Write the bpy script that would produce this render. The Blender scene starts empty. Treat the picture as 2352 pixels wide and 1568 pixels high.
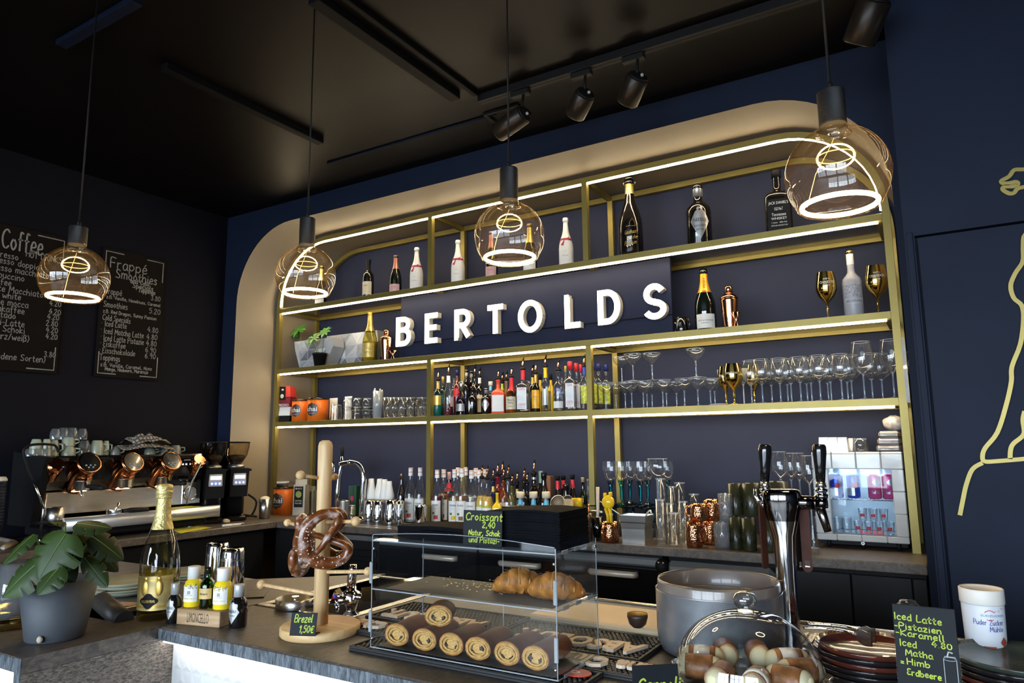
import bpy, bmesh, math, random
from math import pi, sin, cos, sqrt, atan2, radians as RD
from mathutils import Vector as V, Matrix, noise
sc = bpy.context.scene
col = sc.collection
random.seed(11)

# ------------------------------------------------------------------ camera
EYE = V((0, 0, 1.33)); YAW, PIT, ROL, FPX = RD(31.3426), RD(8.4315), RD(-0.6152), 1620.88
cf = V((-sin(YAW)*cos(PIT), cos(YAW)*cos(PIT), sin(PIT)))
_r0 = V((cos(YAW), sin(YAW), 0)); _u0 = _r0.cross(cf)
cr = cos(ROL)*_r0 + sin(ROL)*_u0
cu = -sin(ROL)*_r0 + cos(ROL)*_u0
cd = bpy.data.cameras.new('camera'); cam = bpy.data.objects.new('camera', cd); col.objects.link(cam)
cd.sensor_width = 36; cd.lens = 36*FPX/2352; cd.clip_start = .02; cd.clip_end = 200
cam.matrix_world = Matrix(((cr.x, cu.x, -cf.x, EYE.x), (cr.y, cu.y, -cf.y, EYE.y), (cr.z, cu.z, -cf.z, EYE.z), (0, 0, 0, 1)))
sc.camera = cam
# ------------------------------------------------------------------ colour management
sc.view_settings.view_transform = 'Standard'
try: sc.view_settings.look = 'None'
except Exception: pass
sc.view_settings.gamma = 1; sc.view_settings.use_curve_mapping = False
sc.view_settings.exposure = 1.0
# ------------------------------------------------------------------ daylight through the shop windows behind the camera
wd = bpy.data.worlds.new('overcast_sky'); sc.world = wd; wd.use_nodes = True
bg = wd.node_tree.nodes['Background']
bg.inputs[0].default_value = (.72, .86, 1, 1); bg.inputs[1].default_value = 10.0
WIN = [(-3.6, -1.75), (-1.6, .25), (.4, 2.3)]           # x spans of the three window openings in the rear wall
for a, b in WIN:
    ld = bpy.data.lights.new('window_portal', 'AREA'); ld.shape = 'RECTANGLE'; ld.size = b-a; ld.size_y = 2.25
    ld.cycles.is_portal = True
    lo = bpy.data.objects.new('window_portal', ld); col.objects.link(lo)
    lo.location = ((a+b)/2, -3.62, 1.425); lo.rotation_euler = (RD(90), 0, 0)
cy = sc.cycles
cy.max_bounces = 10; cy.diffuse_bounces = 4; cy.glossy_bounces = 5; cy.transmission_bounces = 6; cy.transparent_max_bounces = 28
cy.caustics_reflective = False; cy.caustics_refractive = False
cy.sample_clamp_indirect = 4; cy.use_denoising = True; cy.use_adaptive_sampling = True

def ray(px, py): return cf + cr*((px-1176)/FPX) - cu*((py-784)/FPX)
def W(px, py, X=None, Y=None, Z=None, D=None):
    """the place on a wall, counter or shelf plane that the photograph shows at a pixel"""
    d = ray(px, py)
    t = D if D is not None else (X-EYE.x)/d.x if X is not None else (Y-EYE.y)/d.y if Y is not None else (Z-EYE.z)/d.z
    return EYE + d*t
def ppm(p): return FPX/((V(p)-EYE).dot(cf))               # pixels per metre at a place

# ------------------------------------------------------------------ materials
MATS = {}
def _new(name):
    m = bpy.data.materials.new(name); m.use_nodes = True
    return m, m.node_tree, m.node_tree.nodes['Principled BSDF']
def mat(name, c, rough=.5, metal=0, var=.12, scale=18, bump=0, bscale=None, coat=0, spec=.5, stretch=None, alpha=1, trans=0, sheen=0):
    if name in MATS: return MATS[name]
    m, t, p = _new(name); N, L = t.nodes, t.links
    tc = N.new('ShaderNodeTexCoord'); nz = N.new('ShaderNodeTexNoise'); nz.inputs['Scale'].default_value = scale; nz.inputs['Detail'].default_value = 4
    src = tc.outputs['Object']
    if stretch:
        mp = N.new('ShaderNodeMapping'); mp.inputs['Scale'].default_value = stretch; L.new(src, mp.inputs[0]); src = mp.outputs[0]
    L.new(src, nz.inputs['Vector'])
    rp = N.new('ShaderNodeValToRGB')
    rp.color_ramp.elements[0].position = .3; rp.color_ramp.elements[1].position = .7
    rp.color_ramp.elements[0].color = tuple(x*(1-var) for x in c)+(1,); rp.color_ramp.elements[1].color = tuple(min(1, x*(1+var)) for x in c)+(1,)
    L.new(nz.outputs[0], rp.inputs[0]); L.new(rp.outputs[0], p.inputs['Base Color'])
    p.inputs['Roughness'].default_value = rough; p.inputs['Metallic'].default_value = metal
    p.inputs['Coat Weight'].default_value = coat; p.inputs['Specular IOR Level'].default_value = spec
    p.inputs['Transmission Weight'].default_value = trans
    if sheen: p.inputs['Sheen Weight'].default_value = sheen
    if bump:
        b = N.new('ShaderNodeBump'); b.inputs['Strength'].default_value = bump; b.inputs['Distance'].default_value = .004
        if bscale:
            n2 = N.new('ShaderNodeTexNoise'); n2.inputs['Scale'].default_value = bscale; n2.inputs['Detail'].default_value = 5
            L.new(src, n2.inputs['Vector']); L.new(n2.outputs[0], b.inputs['Height'])
        else: L.new(nz.outputs[0], b.inputs['Height'])
        L.new(b.outputs[0], p.inputs['Normal'])
    MATS[name] = m; return m
def emit(name, c, s):
    if name in MATS: return MATS[name]
    m, t, p = _new(name)
    p.inputs['Base Color'].default_value = (*c, 1); p.inputs['Emission Color'].default_value = (*c, 1); p.inputs['Emission Strength'].default_value = s
    MATS[name] = m; return m
def shell(name, tint=(1, 1, 1), edge=(.8, .82, .84), refl=1.0, haze=0, hcol=(.8, .85, .9)):
    """thin clear glass or acrylic: see-through with a clear-coat reflection that grows towards the rim"""
    if name in MATS: return MATS[name]
    m = bpy.data.materials.new(name); m.use_nodes = True; t = m.node_tree; N, L = t.nodes, t.links
    N.remove(N['Principled BSDF']); out = N['Material Output']
    lw = N.new('ShaderNodeLayerWeight'); lw.inputs[0].default_value = .5
    rp = N.new('ShaderNodeValToRGB'); rp.color_ramp.elements[0].color = (*tint, 1); rp.color_ramp.elements[1].color = (*edge, 1)
    rp.color_ramp.elements[0].position = .45
    L.new(lw.outputs['Facing'], rp.inputs[0])
    tr = N.new('ShaderNodeBsdfTransparent'); L.new(rp.outputs[0], tr.inputs[0])
    gl = N.new('ShaderNodeBsdfGlossy'); gl.inputs['Roughness'].default_value = .03
    nz = N.new('ShaderNodeTexNoise'); nz.inputs['Scale'].default_value = 6
    mr = N.new('ShaderNodeMath'); mr.operation = 'MULTIPLY'; mr.inputs[1].default_value = .05; L.new(nz.outputs[0], mr.inputs[0]); L.new(mr.outputs[0], gl.inputs['Roughness'])
    pw = N.new('ShaderNodeMath'); pw.operation = 'POWER'; pw.inputs[1].default_value = 2.4; L.new(lw.outputs['Facing'], pw.inputs[0])
    mu = N.new('ShaderNodeMath'); mu.operation = 'MULTIPLY_ADD'; mu.inputs[1].default_value = .62*refl; mu.inputs[2].default_value = .06*refl; L.new(pw.outputs[0], mu.inputs[0])
    mx = N.new('ShaderNodeMixShader'); L.new(mu.outputs[0], mx.inputs[0]); L.new(tr.outputs[0], mx.inputs[1]); L.new(gl.outputs[0], mx.inputs[2])
    last = mx
    if haze:
        df = N.new('ShaderNodeBsdfDiffuse'); df.inputs[0].default_value = (*hcol, 1)
        m2 = N.new('ShaderNodeMixShader'); m2.inputs[0].default_value = haze; L.new(mx.outputs[0], m2.inputs[1]); L.new(df.outputs[0], m2.inputs[2]); last = m2
    L.new(last.outputs[0], out.inputs[0]); MATS[name] = m; return m
def wood(name, c1, c2, scale=6, axis='Z'):
    if name in MATS: return MATS[name]
    m, t, p = _new(name); N, L = t.nodes, t.links
    tc = N.new('ShaderNodeTexCoord'); mp = N.new('ShaderNodeMapping')
    mp.inputs['Scale'].default_value = {'Z': (14, 14, 1), 'X': (1, 14, 14), 'Y': (14, 1, 14)}[axis]
    nz = N.new('ShaderNodeTexNoise'); nz.inputs['Scale'].default_value = scale; nz.inputs['Detail'].default_value = 6; nz.inputs['Distortion'].default_value = .6
    rp = N.new('ShaderNodeValToRGB'); rp.color_ramp.elements[0].position = .35; rp.color_ramp.elements[1].position = .65
    rp.color_ramp.elements[0].color = (*c1, 1); rp.color_ramp.elements[1].color = (*c2, 1)
    L.new(tc.outputs['Object'], mp.inputs[0]); L.new(mp.outputs[0], nz.inputs['Vector']); L.new(nz.outputs[0], rp.inputs[0]); L.new(rp.outputs[0], p.inputs['Base Color'])
    p.inputs['Roughness'].default_value = .48
    MATS[name] = m; return m
def stone(name, dark, light, rough=.45, streak=(30, 30, 30), rot=.5, thr=.55):
    if name in MATS: return MATS[name]
    m, t, p = _new(name); N, L = t.nodes, t.links
    tc = N.new('ShaderNodeTexCoord'); mp = N.new('ShaderNodeMapping'); mp.inputs['Scale'].default_value = streak; mp.inputs['Rotation'].default_value = (rot, rot*.4, rot)
    nz = N.new('ShaderNodeTexNoise'); nz.inputs['Scale'].default_value = 1; nz.inputs['Detail'].default_value = 9; nz.inputs['Roughness'].default_value = .72; nz.inputs['Distortion'].default_value = .8
    rp = N.new('ShaderNodeValToRGB'); e = rp.color_ramp.elements; e[0].position = thr-.14; e[0].color = (*dark, 1); e[1].position = thr+.16; e[1].color = (*light, 1)
    L.new(tc.outputs['Object'], mp.inputs[0]); L.new(mp.outputs[0], nz.inputs['Vector']); L.new(nz.outputs[0], rp.inputs[0]); L.new(rp.outputs[0], p.inputs['Base Color'])
    b = N.new('ShaderNodeBump'); b.inputs['Strength'].default_value = .35; b.inputs['Distance'].default_value = .003; L.new(nz.outputs[0], b.inputs['Height']); L.new(b.outputs[0], p.inputs['Normal'])
    p.inputs['Roughness'].default_value = rough
    MATS[name] = m; return m
def dimpled(name, c, rough, metal, scale, kind='VORONOI', strength=.6, dist=.002):
    """hammered or knurled metal"""
    if name in MATS: return MATS[name]
    m, t, p = _new(name); N, L = t.nodes, t.links
    tc = N.new('ShaderNodeTexCoord'); b = N.new('ShaderNodeBump'); b.inputs['Strength'].default_value = strength; b.inputs['Distance'].default_value = dist
    if kind == 'VORONOI':
        v = N.new('ShaderNodeTexVoronoi'); v.inputs['Scale'].default_value = scale; L.new(tc.outputs['Object'], v.inputs['Vector']); L.new(v.outputs['Distance'], b.inputs['Height'])
    else:
        v = N.new('ShaderNodeTexWave'); v.bands_direction = 'DIAGONAL'; v.inputs['Scale'].default_value = scale; L.new(tc.outputs['Object'], v.inputs['Vector']); L.new(v.outputs[0], b.inputs['Height'])
    L.new(b.outputs[0], p.inputs['Normal'])
    p.inputs['Base Color'].default_value = (*c, 1); p.inputs['Roughness'].default_value = rough; p.inputs['Metallic'].default_value = metal
    MATS[name] = m; return m

# ------------------------------------------------------------------ mesh builder
class MB:
    def __init__(s): s.v = []; s.f = []; s.mi = []; s.sm = []; s.T = Matrix()
    def add(s, vs, fs, smooth=False, mi=0, T=None):
        o = len(s.v); M = s.T @ T if T is not None else s.T
        s.v += [tuple(M @ V(v)) for v in vs]
        s.f += [tuple(i+o for i in f) for f in fs]; s.mi += [mi]*len(fs); s.sm += [smooth]*len(fs); return s
    def box(s, x0, x1, y0, y1, z0, z1, b=0, mi=0, T=None):
        if b <= 0:
            vs = [(x, y, z) for x in (x0, x1) for y in (y0, y1) for z in (z0, z1)]
            return s.add(vs, [(0, 1, 3, 2), (4, 6, 7, 5), (0, 4, 5, 1), (2, 3, 7, 6), (0, 2, 6, 4), (1, 5, 7, 3)], False, mi, T)
        b = min(b, (x1-x0)*.49, (y1-y0)*.49, (z1-z0)*.49)
        vs = []; I = {}
        for sx in (0, 1):
            for sy in (0, 1):
                for sz in (0, 1):
                    for a in range(3):
                        q = [(x0, x1)[sx], (y0, y1)[sy], (z0, z1)[sz]]
                        for k in range(3):
                            if k != a: q[k] += b*(1-2*(sx, sy, sz)[k])
                        I[sx, sy, sz, a] = len(vs); vs.append(tuple(q))
        fs = []
        for a in range(3):
            u, w = [k for k in range(3) if k != a]
            for sd in (0, 1):
                def key(p, q):
                    k = [0, 0, 0]; k[a] = sd; k[u] = p; k[w] = q; return I[k[0], k[1], k[2], a]
                fs.append((key(0, 0), key(1, 0), key(1, 1), key(0, 1)))
            for p in (0, 1):
                for q in (0, 1):
                    k0 = [0, 0, 0]; k0[a] = 0; k0[u] = p; k0[w] = q; k1 = k0[:]; k1[a] = 1
                    fs.append((I[(*k0, u)], I[(*k0, w)], I[(*k1, w)], I[(*k1, u)]))
        for k in [(p, q, r) for p in (0, 1) for q in (0, 1) for r in (0, 1)]: fs.append(tuple(I[(*k, a)] for a in range(3)))
        return s.add(vs, fs, False, mi, T)
    def lathe(s, prof, n=24, c=(0, 0, 0), rad=None, mi=0, a0=0, a1=2*pi, smooth=True, T=None, caps=True):
        full = abs(a1-a0-2*pi) < 1e-6; k = n if full else n+1; vs = []; fs = []
        for r, z in prof:
            for i in range(k):
                a = a0+(a1-a0)*i/n; q = r*(rad(a, z) if rad else 1)
                vs.append((c[0]+q*cos(a), c[1]+q*sin(a), c[2]+z))
        for j in range(len(prof)-1):
            for i in range(n):
                i2 = (i+1) % k
                fs.append((j*k+i, j*k+i2, (j+1)*k+i2, (j+1)*k+i))
        s.add(vs, fs, smooth, mi, T)
        if full and caps:
            o = len(s.v)-len(vs)
            if prof[0][0] > 1e-5: s.f.append(tuple(o+i for i in reversed(range(k)))); s.mi.append(mi); s.sm.append(False)
            if prof[-1][0] > 1e-5: s.f.append(tuple(o+(len(prof)-1)*k+i for i in range(k))); s.mi.append(mi); s.sm.append(False)
        return s
    def ball(s, c, r, n=14, m=8, sq=(1, 1, 1), mi=0, T=None):
        p = [(max(1e-6, sin(pi*j/m)), -cos(pi*j/m)) for j in range(m+1)]
        M = Matrix.Translation(c) @ Matrix.Diagonal((r*sq[0], r*sq[1], r*sq[2], 1))
        return s.lathe(p, n, mi=mi, T=(T @ M if T is not None else M))
    def tube(s, pts, r, n=8, closed=False, mi=0, smooth=True, T=None, sq=None):
        pts = [V(p) for p in pts]; k = len(pts); rs = r if isinstance(r, (list, tuple)) else [r]*k
        vs = []; fs = []; up = None
        for i, p in enumerate(pts):
            a = pts[(i-1) % k] if (closed or i > 0) else p; b = pts[(i+1) % k] if (closed or i < k-1) else p
            t = (b-a).normalized() if (b-a).length > 1e-9 else V((0, 0, 1))
            if up is None: up = V((0, 0, 1)) if abs(t.z) < .9 else V((1, 0, 0))
            up = (up-t*up.dot(t)).normalized(); w = t.cross(up)
            for j in range(n):
                q = 2*pi*j/n; e = sq or (1, 1)
                vs.append(p+(w*cos(q)*e[0]+up*sin(q)*e[1])*rs[i])
        for i in range(k if closed else k-1):
            for j in range(n):
                i2 = (i+1) % k; j2 = (j+1) % n
                fs.append((i*n+j, i*n+j2, i2*n+j2, i2*n+j))
        s.add(vs, fs, smooth, mi, T)
        if not closed:
            o = len(s.v)-len(vs)
            s.f += [tuple(o+j for j in reversed(range(n))), tuple(o+(k-1)*n+j for j in range(n))]; s.mi += [mi]*2; s.sm += [False]*2
        return s
    def prism(s, pts, y0, y1, mi=0, T=None, smooth=False):
        """an outline in the XZ plane given thickness along Y"""
        n = len(pts)
        vs = [(x, y0, z) for x, z in pts]+[(x, y1, z) for x, z in pts]
        fs = [tuple(range(n)), tuple(reversed(range(n, 2*n)))]+[(i, i+n, (i+1) % n+n, (i+1) % n) for i in range(n)]
        return s.add(vs, fs, smooth, mi, T)
    def build(s, name, m, parent=None, loc=(0, 0, 0), rz=0):
        me = bpy.data.meshes.new(name); me.from_pydata(s.v, [], s.f)
        ms = m if isinstance(m, (list, tuple)) else [m]
        for q in ms: me.materials.append(q)
        me.polygons.foreach_set('material_index', s.mi); me.polygons.foreach_set('use_smooth', s.sm); me.update()
        bm = bmesh.new(); bm.from_mesh(me); bmesh.ops.recalc_face_normals(bm, faces=bm.faces); bm.to_mesh(me); bm.free()
        return link(name, me, parent, loc, rz)
def link(name, me, parent=None, loc=(0, 0, 0), rz=0):
    o = bpy.data.objects.new(name, me); col.objects.link(o)
    o.location = loc; o.rotation_euler = (0, 0, rz)
    if parent is not None: o.parent = parent
    return o
def tag(o, label=None, cat=None, group=None, kind=None):
    for k, v in (('label', label), ('category', cat), ('group', group), ('kind', kind)):
        if v: o[k] = v
    return o
def thing(name, label, cat, loc=(0, 0, 0), rz=0, group=None, rot=None):
    o = bpy.data.objects.new(name, None); col.objects.link(o); o.empty_display_size = .02
    o.location = loc; o.rotation_euler = rot or (0, 0, rz)
    return tag(o, label, cat, group)
def struct(name, mb, m, **k): return tag(mb.build(name, m, **k), kind='structure')
def dup(o, label=None, loc=None, rz=None, parent=None):
    c = o.copy(); col.objects.link(c)
    if parent is not None: c.parent = parent
    if loc is not None: c.location = loc
    if rz is not None: c.rotation_euler = (0, 0, rz)
    if label: c['label'] = label
    for ch in list(o.children): dup(ch, parent=c)
    return c
ORD = 'first second third fourth fifth sixth seventh eighth ninth tenth eleventh twelfth thirteenth fourteenth fifteenth sixteenth seventeenth eighteenth nineteenth twentieth'.split()

# ------------------------------------------------------------------ printed text (Blender's built-in face) and handwriting (own stroke letters)
_tx = {}
def text_geo(s, bold=0):
    if (s, bold) in _tx: return _tx[s, bold]
    cu_ = bpy.data.curves.new('print', 'FONT'); cu_.body = s; cu_.size = 1; cu_.offset = bold; cu_.resolution_u = 2; cu_.align_x = 'CENTER'; cu_.fill_mode = 'FRONT'
    o = bpy.data.objects.new('print', cu_); col.objects.link(o)
    dg = bpy.context.evaluated_depsgraph_get(); me = o.evaluated_get(dg).to_mesh()
    vs = [(v.co.x, v.co.y) for v in me.vertices]; fs = [tuple(p.vertices) for p in me.polygons]
    o.evaluated_get(dg).to_mesh_clear(); bpy.data.objects.remove(o); bpy.data.curves.remove(cu_)
    if not vs: vs, fs = [(0, 0), (.1, 0), (0, .1)], [(0, 1, 2)]
    xs = [a for a, b in vs]; ys = [b for a, b in vs]
    x0, x1, y0, y1 = min(xs), max(xs), min(ys), max(ys)
    vs = [((x-(x0+x1)/2)/(x1-x0), (y-(y0+y1)/2)/(y1-y0)) for x, y in vs]
    _tx[s, bold] = (vs, fs); return vs, fs
def put_text(mb, s, cx, cz, w, h, y=0, R=0, mi=0, bold=0, T=None, shear=0, yc=0):
    """text w wide and h high facing -Y at depth y, or wrapped round a cylinder of radius R about the z axis"""
    vs, fs = text_geo(s, bold)
    out = []
    for a, b in vs:
        x = cx+a*w+shear*b*h; z = cz+b*h
        out.append((R*sin(x/R), yc-R*cos(x/R), z) if R else (x, y, z))
    mb.add(out, fs, False, mi, T)
# glyphs on a 10-high grid: width : strokes
GL = {
'A': '7:0,0 3.5,10 7,0|1.3,3.6 5.7,3.6', 'B': '6:0,0 0,10 4,10 5.2,8 4,5.6 0,5.4|4,5.4 6,3.2 4.6,.2 0,0', 'C': '6:6,8.6 4,10 1.2,8.6 0,5 1.2,1.2 3.8,0 6,1.4',
'D': '6:0,0 0,10 3.5,9.4 6,5.4 3.8,.6 0,0', 'E': '5:5,9.6 2,10 .6,8 1.6,5.6 3.6,5.3 1.4,4.8 0,2.4 1.4,.2 5,.8', 'F': '5:0,0 0,10 5,10|0,5.3 4,5.3', 'G': '6:6,8.6 3.4,10 .6,7.6 .4,2.6 3.2,0 6,1.6 6,4.6 3.6,4.6',
'H': '6:0,0 0,10|6,0 6,10|0,5 6,5', 'I': '1.4:.6,0 .6,10', 'K': '6:0,0 0,10|5.4,9 .4,4.6 5.8,0', 'L': '5:.6,10 0,0 5,.4', 'M': '8:0,0 1,10 4,3 7,10 8,0', 'N': '6:0,0 .4,9 5.4,.4 6,10',
'O': '6:3,10 .4,7.4 .4,2.6 3,0 5.6,2.6 5.6,7.4 3,10', 'P': '6:0,0 .4,10 4.6,9.8 6,7.4 4.2,5 .2,4.8', 'R': '6:0,0 .2,10 4.6,9.8 5.8,7.6 4,5.4 .2,5.2|2.4,5.2 6,0', 'S': '6:5.6,8.8 3,10 .6,8 2.4,5.4 5.2,3.4 4.2,.4 0,1', 'T': '6:0,10 6,10|3,10 3,0',
'V': '6:0,10 3,0 6,10', 'W': '9:0,10 2.2,0 4.5,7 6.8,0 9,10', 'Z': '6:0,10 6,10 0,0 6,0',
'a': '5:4.8,5.6 2.2,6.4 .2,3.4 1.2,.2 3.4,.6 4.8,3.6|4.8,6 4.6,1.4 5.4,.2', 'b': '5:0,10 0,.4|0,3 2.4,6 4.8,3.6 3,.2 0,1', 'c': '4.4:4.4,5.2 2.4,6.4 .2,3.6 1.4,.2 4.4,1', 'd': '5:4.8,5 2.2,6.2 .2,3 2,0 4.8,2.4|4.8,10 4.8,.2',
'e': '4.6:.4,3 4.4,3.8 3.6,6 1.6,6 .2,3 1.6,.2 4.6,1', 'f': '4:3.8,9.4 2.2,10 1.4,8 1.4,0|0,5.8 3.4,5.8', 'g': '5:4.8,5.4 2,6.2 .2,3.4 1.8,.8 4.6,3.2|4.8,6 4.6,-2.4 2,-3.4 .2,-2', 'h': '5:0,10 0,0|0,3.6 2.6,6.2 4.4,4.8 4.6,0', 'i': '1.6:.8,6 .8,0|.8,8.4 .9,8.7',
'j': '3:2,6 1.8,-2 0,-3|2,8.4 2.1,8.7', 'k': '4.6:0,10 0,0|4.2,6 .3,3 4.6,0', 'l': '1.8:.6,10 .6,1 1.6,0', 'm': '7.4:0,6 0,0|0,4 1.8,6.2 3.4,5 3.5,0|3.5,4 5.4,6.2 7,5 7.2,0', 'n': '5:0,6 0,0|0,3.8 2.4,6.2 4.4,5 4.6,0', 'o': '5:2.5,6.2 .2,3.2 2.4,0 4.8,3 2.5,6.2',
'p': '5:0,6 0,-3.4|0,4 2.4,6.2 4.8,3.4 2.6,.2 0,1.4', 'r': '3.6:0,6 0,0|0,3.6 1.6,5.8 3.4,5.8', 's': '4:3.8,5.4 1.8,6.2 .4,4.8 3.4,2.2 2.6,.2 0,.6', 't': '4:1.8,9 1.6,1.4 2.8,0 3.8,.6|0,6 3.8,6', 'u': '5:0,6 .2,1.4 2,0 4.4,2|4.6,6 4.6,0', 'v': '4.6:0,6 2.3,0 4.6,6', 'w': '7:0,6 1.6,0 3.5,4.6 5.4,0 7,6', 'x': '4.4:0,6 4.4,0|4.4,6 0,0', 'z': '4.4:0,6 4.4,6 0,0 4.4,0', 'y': '5:0,6 2.4,0|4.8,6 1.4,-3.4',
'ß': '5:0,-2 0,8 2.4,10 4.2,8 2.4,5.6 4.8,3.2 3.4,0 1.6,.4', 'é': '4.6:.4,3 4.4,3.8 3.6,6 1.6,6 .2,3 1.6,.2 4.6,1|2,7.8 3.6,9.4', 'ü': '5:0,6 .2,1.4 2,0 4.4,2|4.6,6 4.6,0|1,8.2 1.1,8.4|3.6,8.2 3.7,8.4',
'0': '5.4:2.7,9 .4,6.6 .4,2.4 2.7,0 5,2.4 5,6.6 2.7,9', '1': '3:0,6.6 2.4,9.4 2.2,0', '2': '5:.2,7.4 2.4,9.4 4.6,7.2 0,0 5,.4', '3': '5:.4,8.6 2.8,9.4 4.4,7.4 2,5 4.8,3 3,0 .2,1', '4': '5:3.4,9.4 0,3.4 5.4,3.6|4,6 3.6,0', '5': '5:4.8,9.2 1,9.2 .6,5.4 3.6,5.8 4.8,3 3,.2 .2,.8', '6': '5:4.4,9 1.4,6.6 .2,2.8 2.4,0 4.8,2.2 3,5 .4,3', '8': '5:2.5,5 .6,7.2 2.5,9.4 4.4,7.2 2.5,5 .2,2.4 2.5,0 4.8,2.4 2.5,5', '9': '5:4.4,6.6 2.2,4.6 .4,7 2.4,9.4 4.4,7.2 3.6,0',
'.': '1.6:.7,.2 .9,.4', ',': '1.8:1.2,.8 .4,-1.6', '-': '4:.4,3.6 3.6,3.6', '=': '4:.4,5.2 3.6,5|.4,2.2 3.6,2', '€': '6:5.6,8.4 3.4,9.2 1.4,6.6 1.4,2.6 3.4,0 5.8,1|0,5.6 4.6,5.6|0,3.8 4.2,3.8', '/': '4:0,-.6 4,10', '(': '2.6:2.4,10.4 .4,6 .4,3.6 2.4,-1', ')': '2.6:.2,10.4 2.2,6 2.2,3.6 .2,-1', '·': '3:1.2,3.4 1.5,3.6', '&': '5:5,0 .8,7 2.4,9.4 3.6,7.6 .4,3 2,.2 5,3'}
GL = {k: (float(v.split(':')[0]), [[tuple(map(float, p.split(','))) for p in st.split(' ')] for st in v.split(':')[1].split('|')]) for k, v in GL.items()}
def smooth(pts, n=3):
    if len(pts) < 3: return pts
    out = []
    for i in range(len(pts)-1):
        p0, p1, p2, p3 = pts[max(i-1, 0)], pts[i], pts[i+1], pts[min(i+2, len(pts)-1)]
        for k in range(n):
            t = k/n
            out.append(tuple(.5*(2*p1[d]+(p2[d]-p0[d])*t+(2*p0[d]-5*p1[d]+4*p2[d]-p3[d])*t*t+(3*p1[d]-p0[d]-3*p2[d]+p3[d])*t**3) for d in range(len(p1))))
    return out+[pts[-1]]
def ribbon(mb, pts, w, y=0, mi=0, T=None):
    """a marker stroke: a flat band with round ends in the XZ plane, facing -Y"""
    P = [V((p[0], p[1])) for p in pts]; L_, R_ = [], []
    for i, p in enumerate(P):
        d = P[min(i+1, len(P)-1)]-P[max(i-1, 0)]
        d = d.normalized() if d.length > 1e-9 else V((1, 0)); nrm = V((-d.y, d.x))*w/2
        L_.append(p+nrm); R_.append(p-nrm)
    n = len(P)
    mb.add([(q.x, y, q.y) for q in L_+R_], [(i, i+1, n+i+1, n+i) for i in range(n-1)], False, mi, T)
    for e in (P[0], P[-1]):
        mb.add([(e.x+w/2*cos(a*pi/3), y-.00004, e.y+w/2*sin(a*pi/3)) for a in range(6)], [tuple(range(6))], False, mi, T)
def write(mb, s, x, z, h, w, y=0, mi=0, T=None, slope=0, fit=None, slant=0, rnd=0):
    """handwriting: baseline starts at (x, z), capital height h, pen width w"""
    k = h/10; X = 0; tot = sum((GL.get(c, (4, []))[0]+2.0) for c in s)*k; fx = fit/tot if fit else 1
    for c in s:
        wd_, st = GL.get(c, (3.2, []))
        dz = random.uniform(-rnd, rnd)*h
        for q in st:
            pts = smooth([(x+(X+a*k)*fx+slant*b*k, z+b*k+dz+slope*(X+a*k)*fx) for a, b in q])
            ribbon(mb, pts, w, y, mi, T)
        X += (wd_+2.0)*k
    return X*fx
# ------------------------------------------------------------------ shared finishes
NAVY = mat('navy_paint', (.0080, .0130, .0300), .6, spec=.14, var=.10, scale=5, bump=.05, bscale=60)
NAVY_NICHE = mat('navy_niche_paint', (.0200, .0240, .0500), .6, spec=.2, var=.08, scale=4, bump=.04, bscale=60)
CEILING = mat('dark_ceiling_paint', (.0034, .0028, .0030), .38, spec=.10, var=.2, scale=3, bump=.12, bscale=9)
BEIGE = mat('beige_paint', (.27, .225, .170), .55, var=.05, scale=3)
BRASS = mat('brass_lacquer', (.25, .195, .050), .40, .5, var=.08, scale=8)
LEDM = emit('led_diffuser', (1, .79, .48), 24)
BLACK = mat('matt_black', (.0055, .0055, .006), .6, spec=.2, var=.2, scale=12)
BLACKG = mat('gloss_black', (.006, .006, .007), .12, var=.2, scale=8, coat=.5)
CARD = mat('black_card', (.0065, .0085, .011), .6, spec=.2, var=.25, scale=14)
CHROME = mat('chrome', (.80, .81, .83), .07, 1, var=.03)
STEEL = mat('brushed_steel', (.56, .55, .53), .27, 1, var=.12, scale=10, stretch=(1, 1, 22))
STEELD = mat('dull_steel', (.34, .335, .33), .42, 1, var=.15, scale=10)
COPPER = mat('copper', (.80, .38, .21), .14, 1, var=.10, scale=8)
COPPERH = dimpled('hammered_copper', (.72, .33, .17), .18, 1, 190)
GOLD = mat('gold_mirror', (.78, .55, .16), .10, 1, var=.06)
GOLDFOIL = mat('gold_foil', (.72, .52, .16), .34, .75, var=.18, scale=60, bump=.5)
WHITE = mat('white_print', (.78, .77, .74), .5, var=.03)
CREAM = mat('cream_print', (.70, .60, .42), .5, var=.06)
GREYP = mat('grey_print', (.30, .31, .33), .45, var=.1)
CHALK = mat('chalk_white', (.26, .25, .235), .8, var=.25, scale=90)
LIME = mat('lime_marker', (.36, .45, .055), .6, var=.18, scale=120)
LIME.node_tree.nodes['Principled BSDF'].inputs['Specular IOR Level'].default_value = .2
STONE = stone('grey_brown_worktop', (.055, .044, .036), (.150, .115, .090), .40, (46, 46, 46), .3, .52)
STONEBAR = stone('slate_bar_top', (.036, .030, .027), (.130, .105, .086), .40, (170, 40, 60), .25, .53)
SLATE = stone('slate_end_panel', (.030, .027, .024), (.30, .25, .21), .5, (50, 95, 300), .6, .55)
SLATEEDGE = stone('slate_edge', (.028, .034, .042), (.20, .23, .26), .45, (130, 130, 26), .15, .55)
PANELW = mat('white_relief_panel', (.44, .45, .46), .45, var=.03)
CLEAR = shell('clear_glass', (.98, .985, .99), (.60, .63, .66), 1.0, .012, (.75, .80, .85))
RIMG = shell('glass_rim_glint', (.8, .83, .86), (.7, .74, .78), 1.4, .30, (.8, .86, .92))  # whitish haze paints in the bright highlight along a glass lip
STEMG = shell('glass_stem', (.80, .84, .88), (.55, .60, .68), 1.3, .16, (.72, .82, .95))
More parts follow.
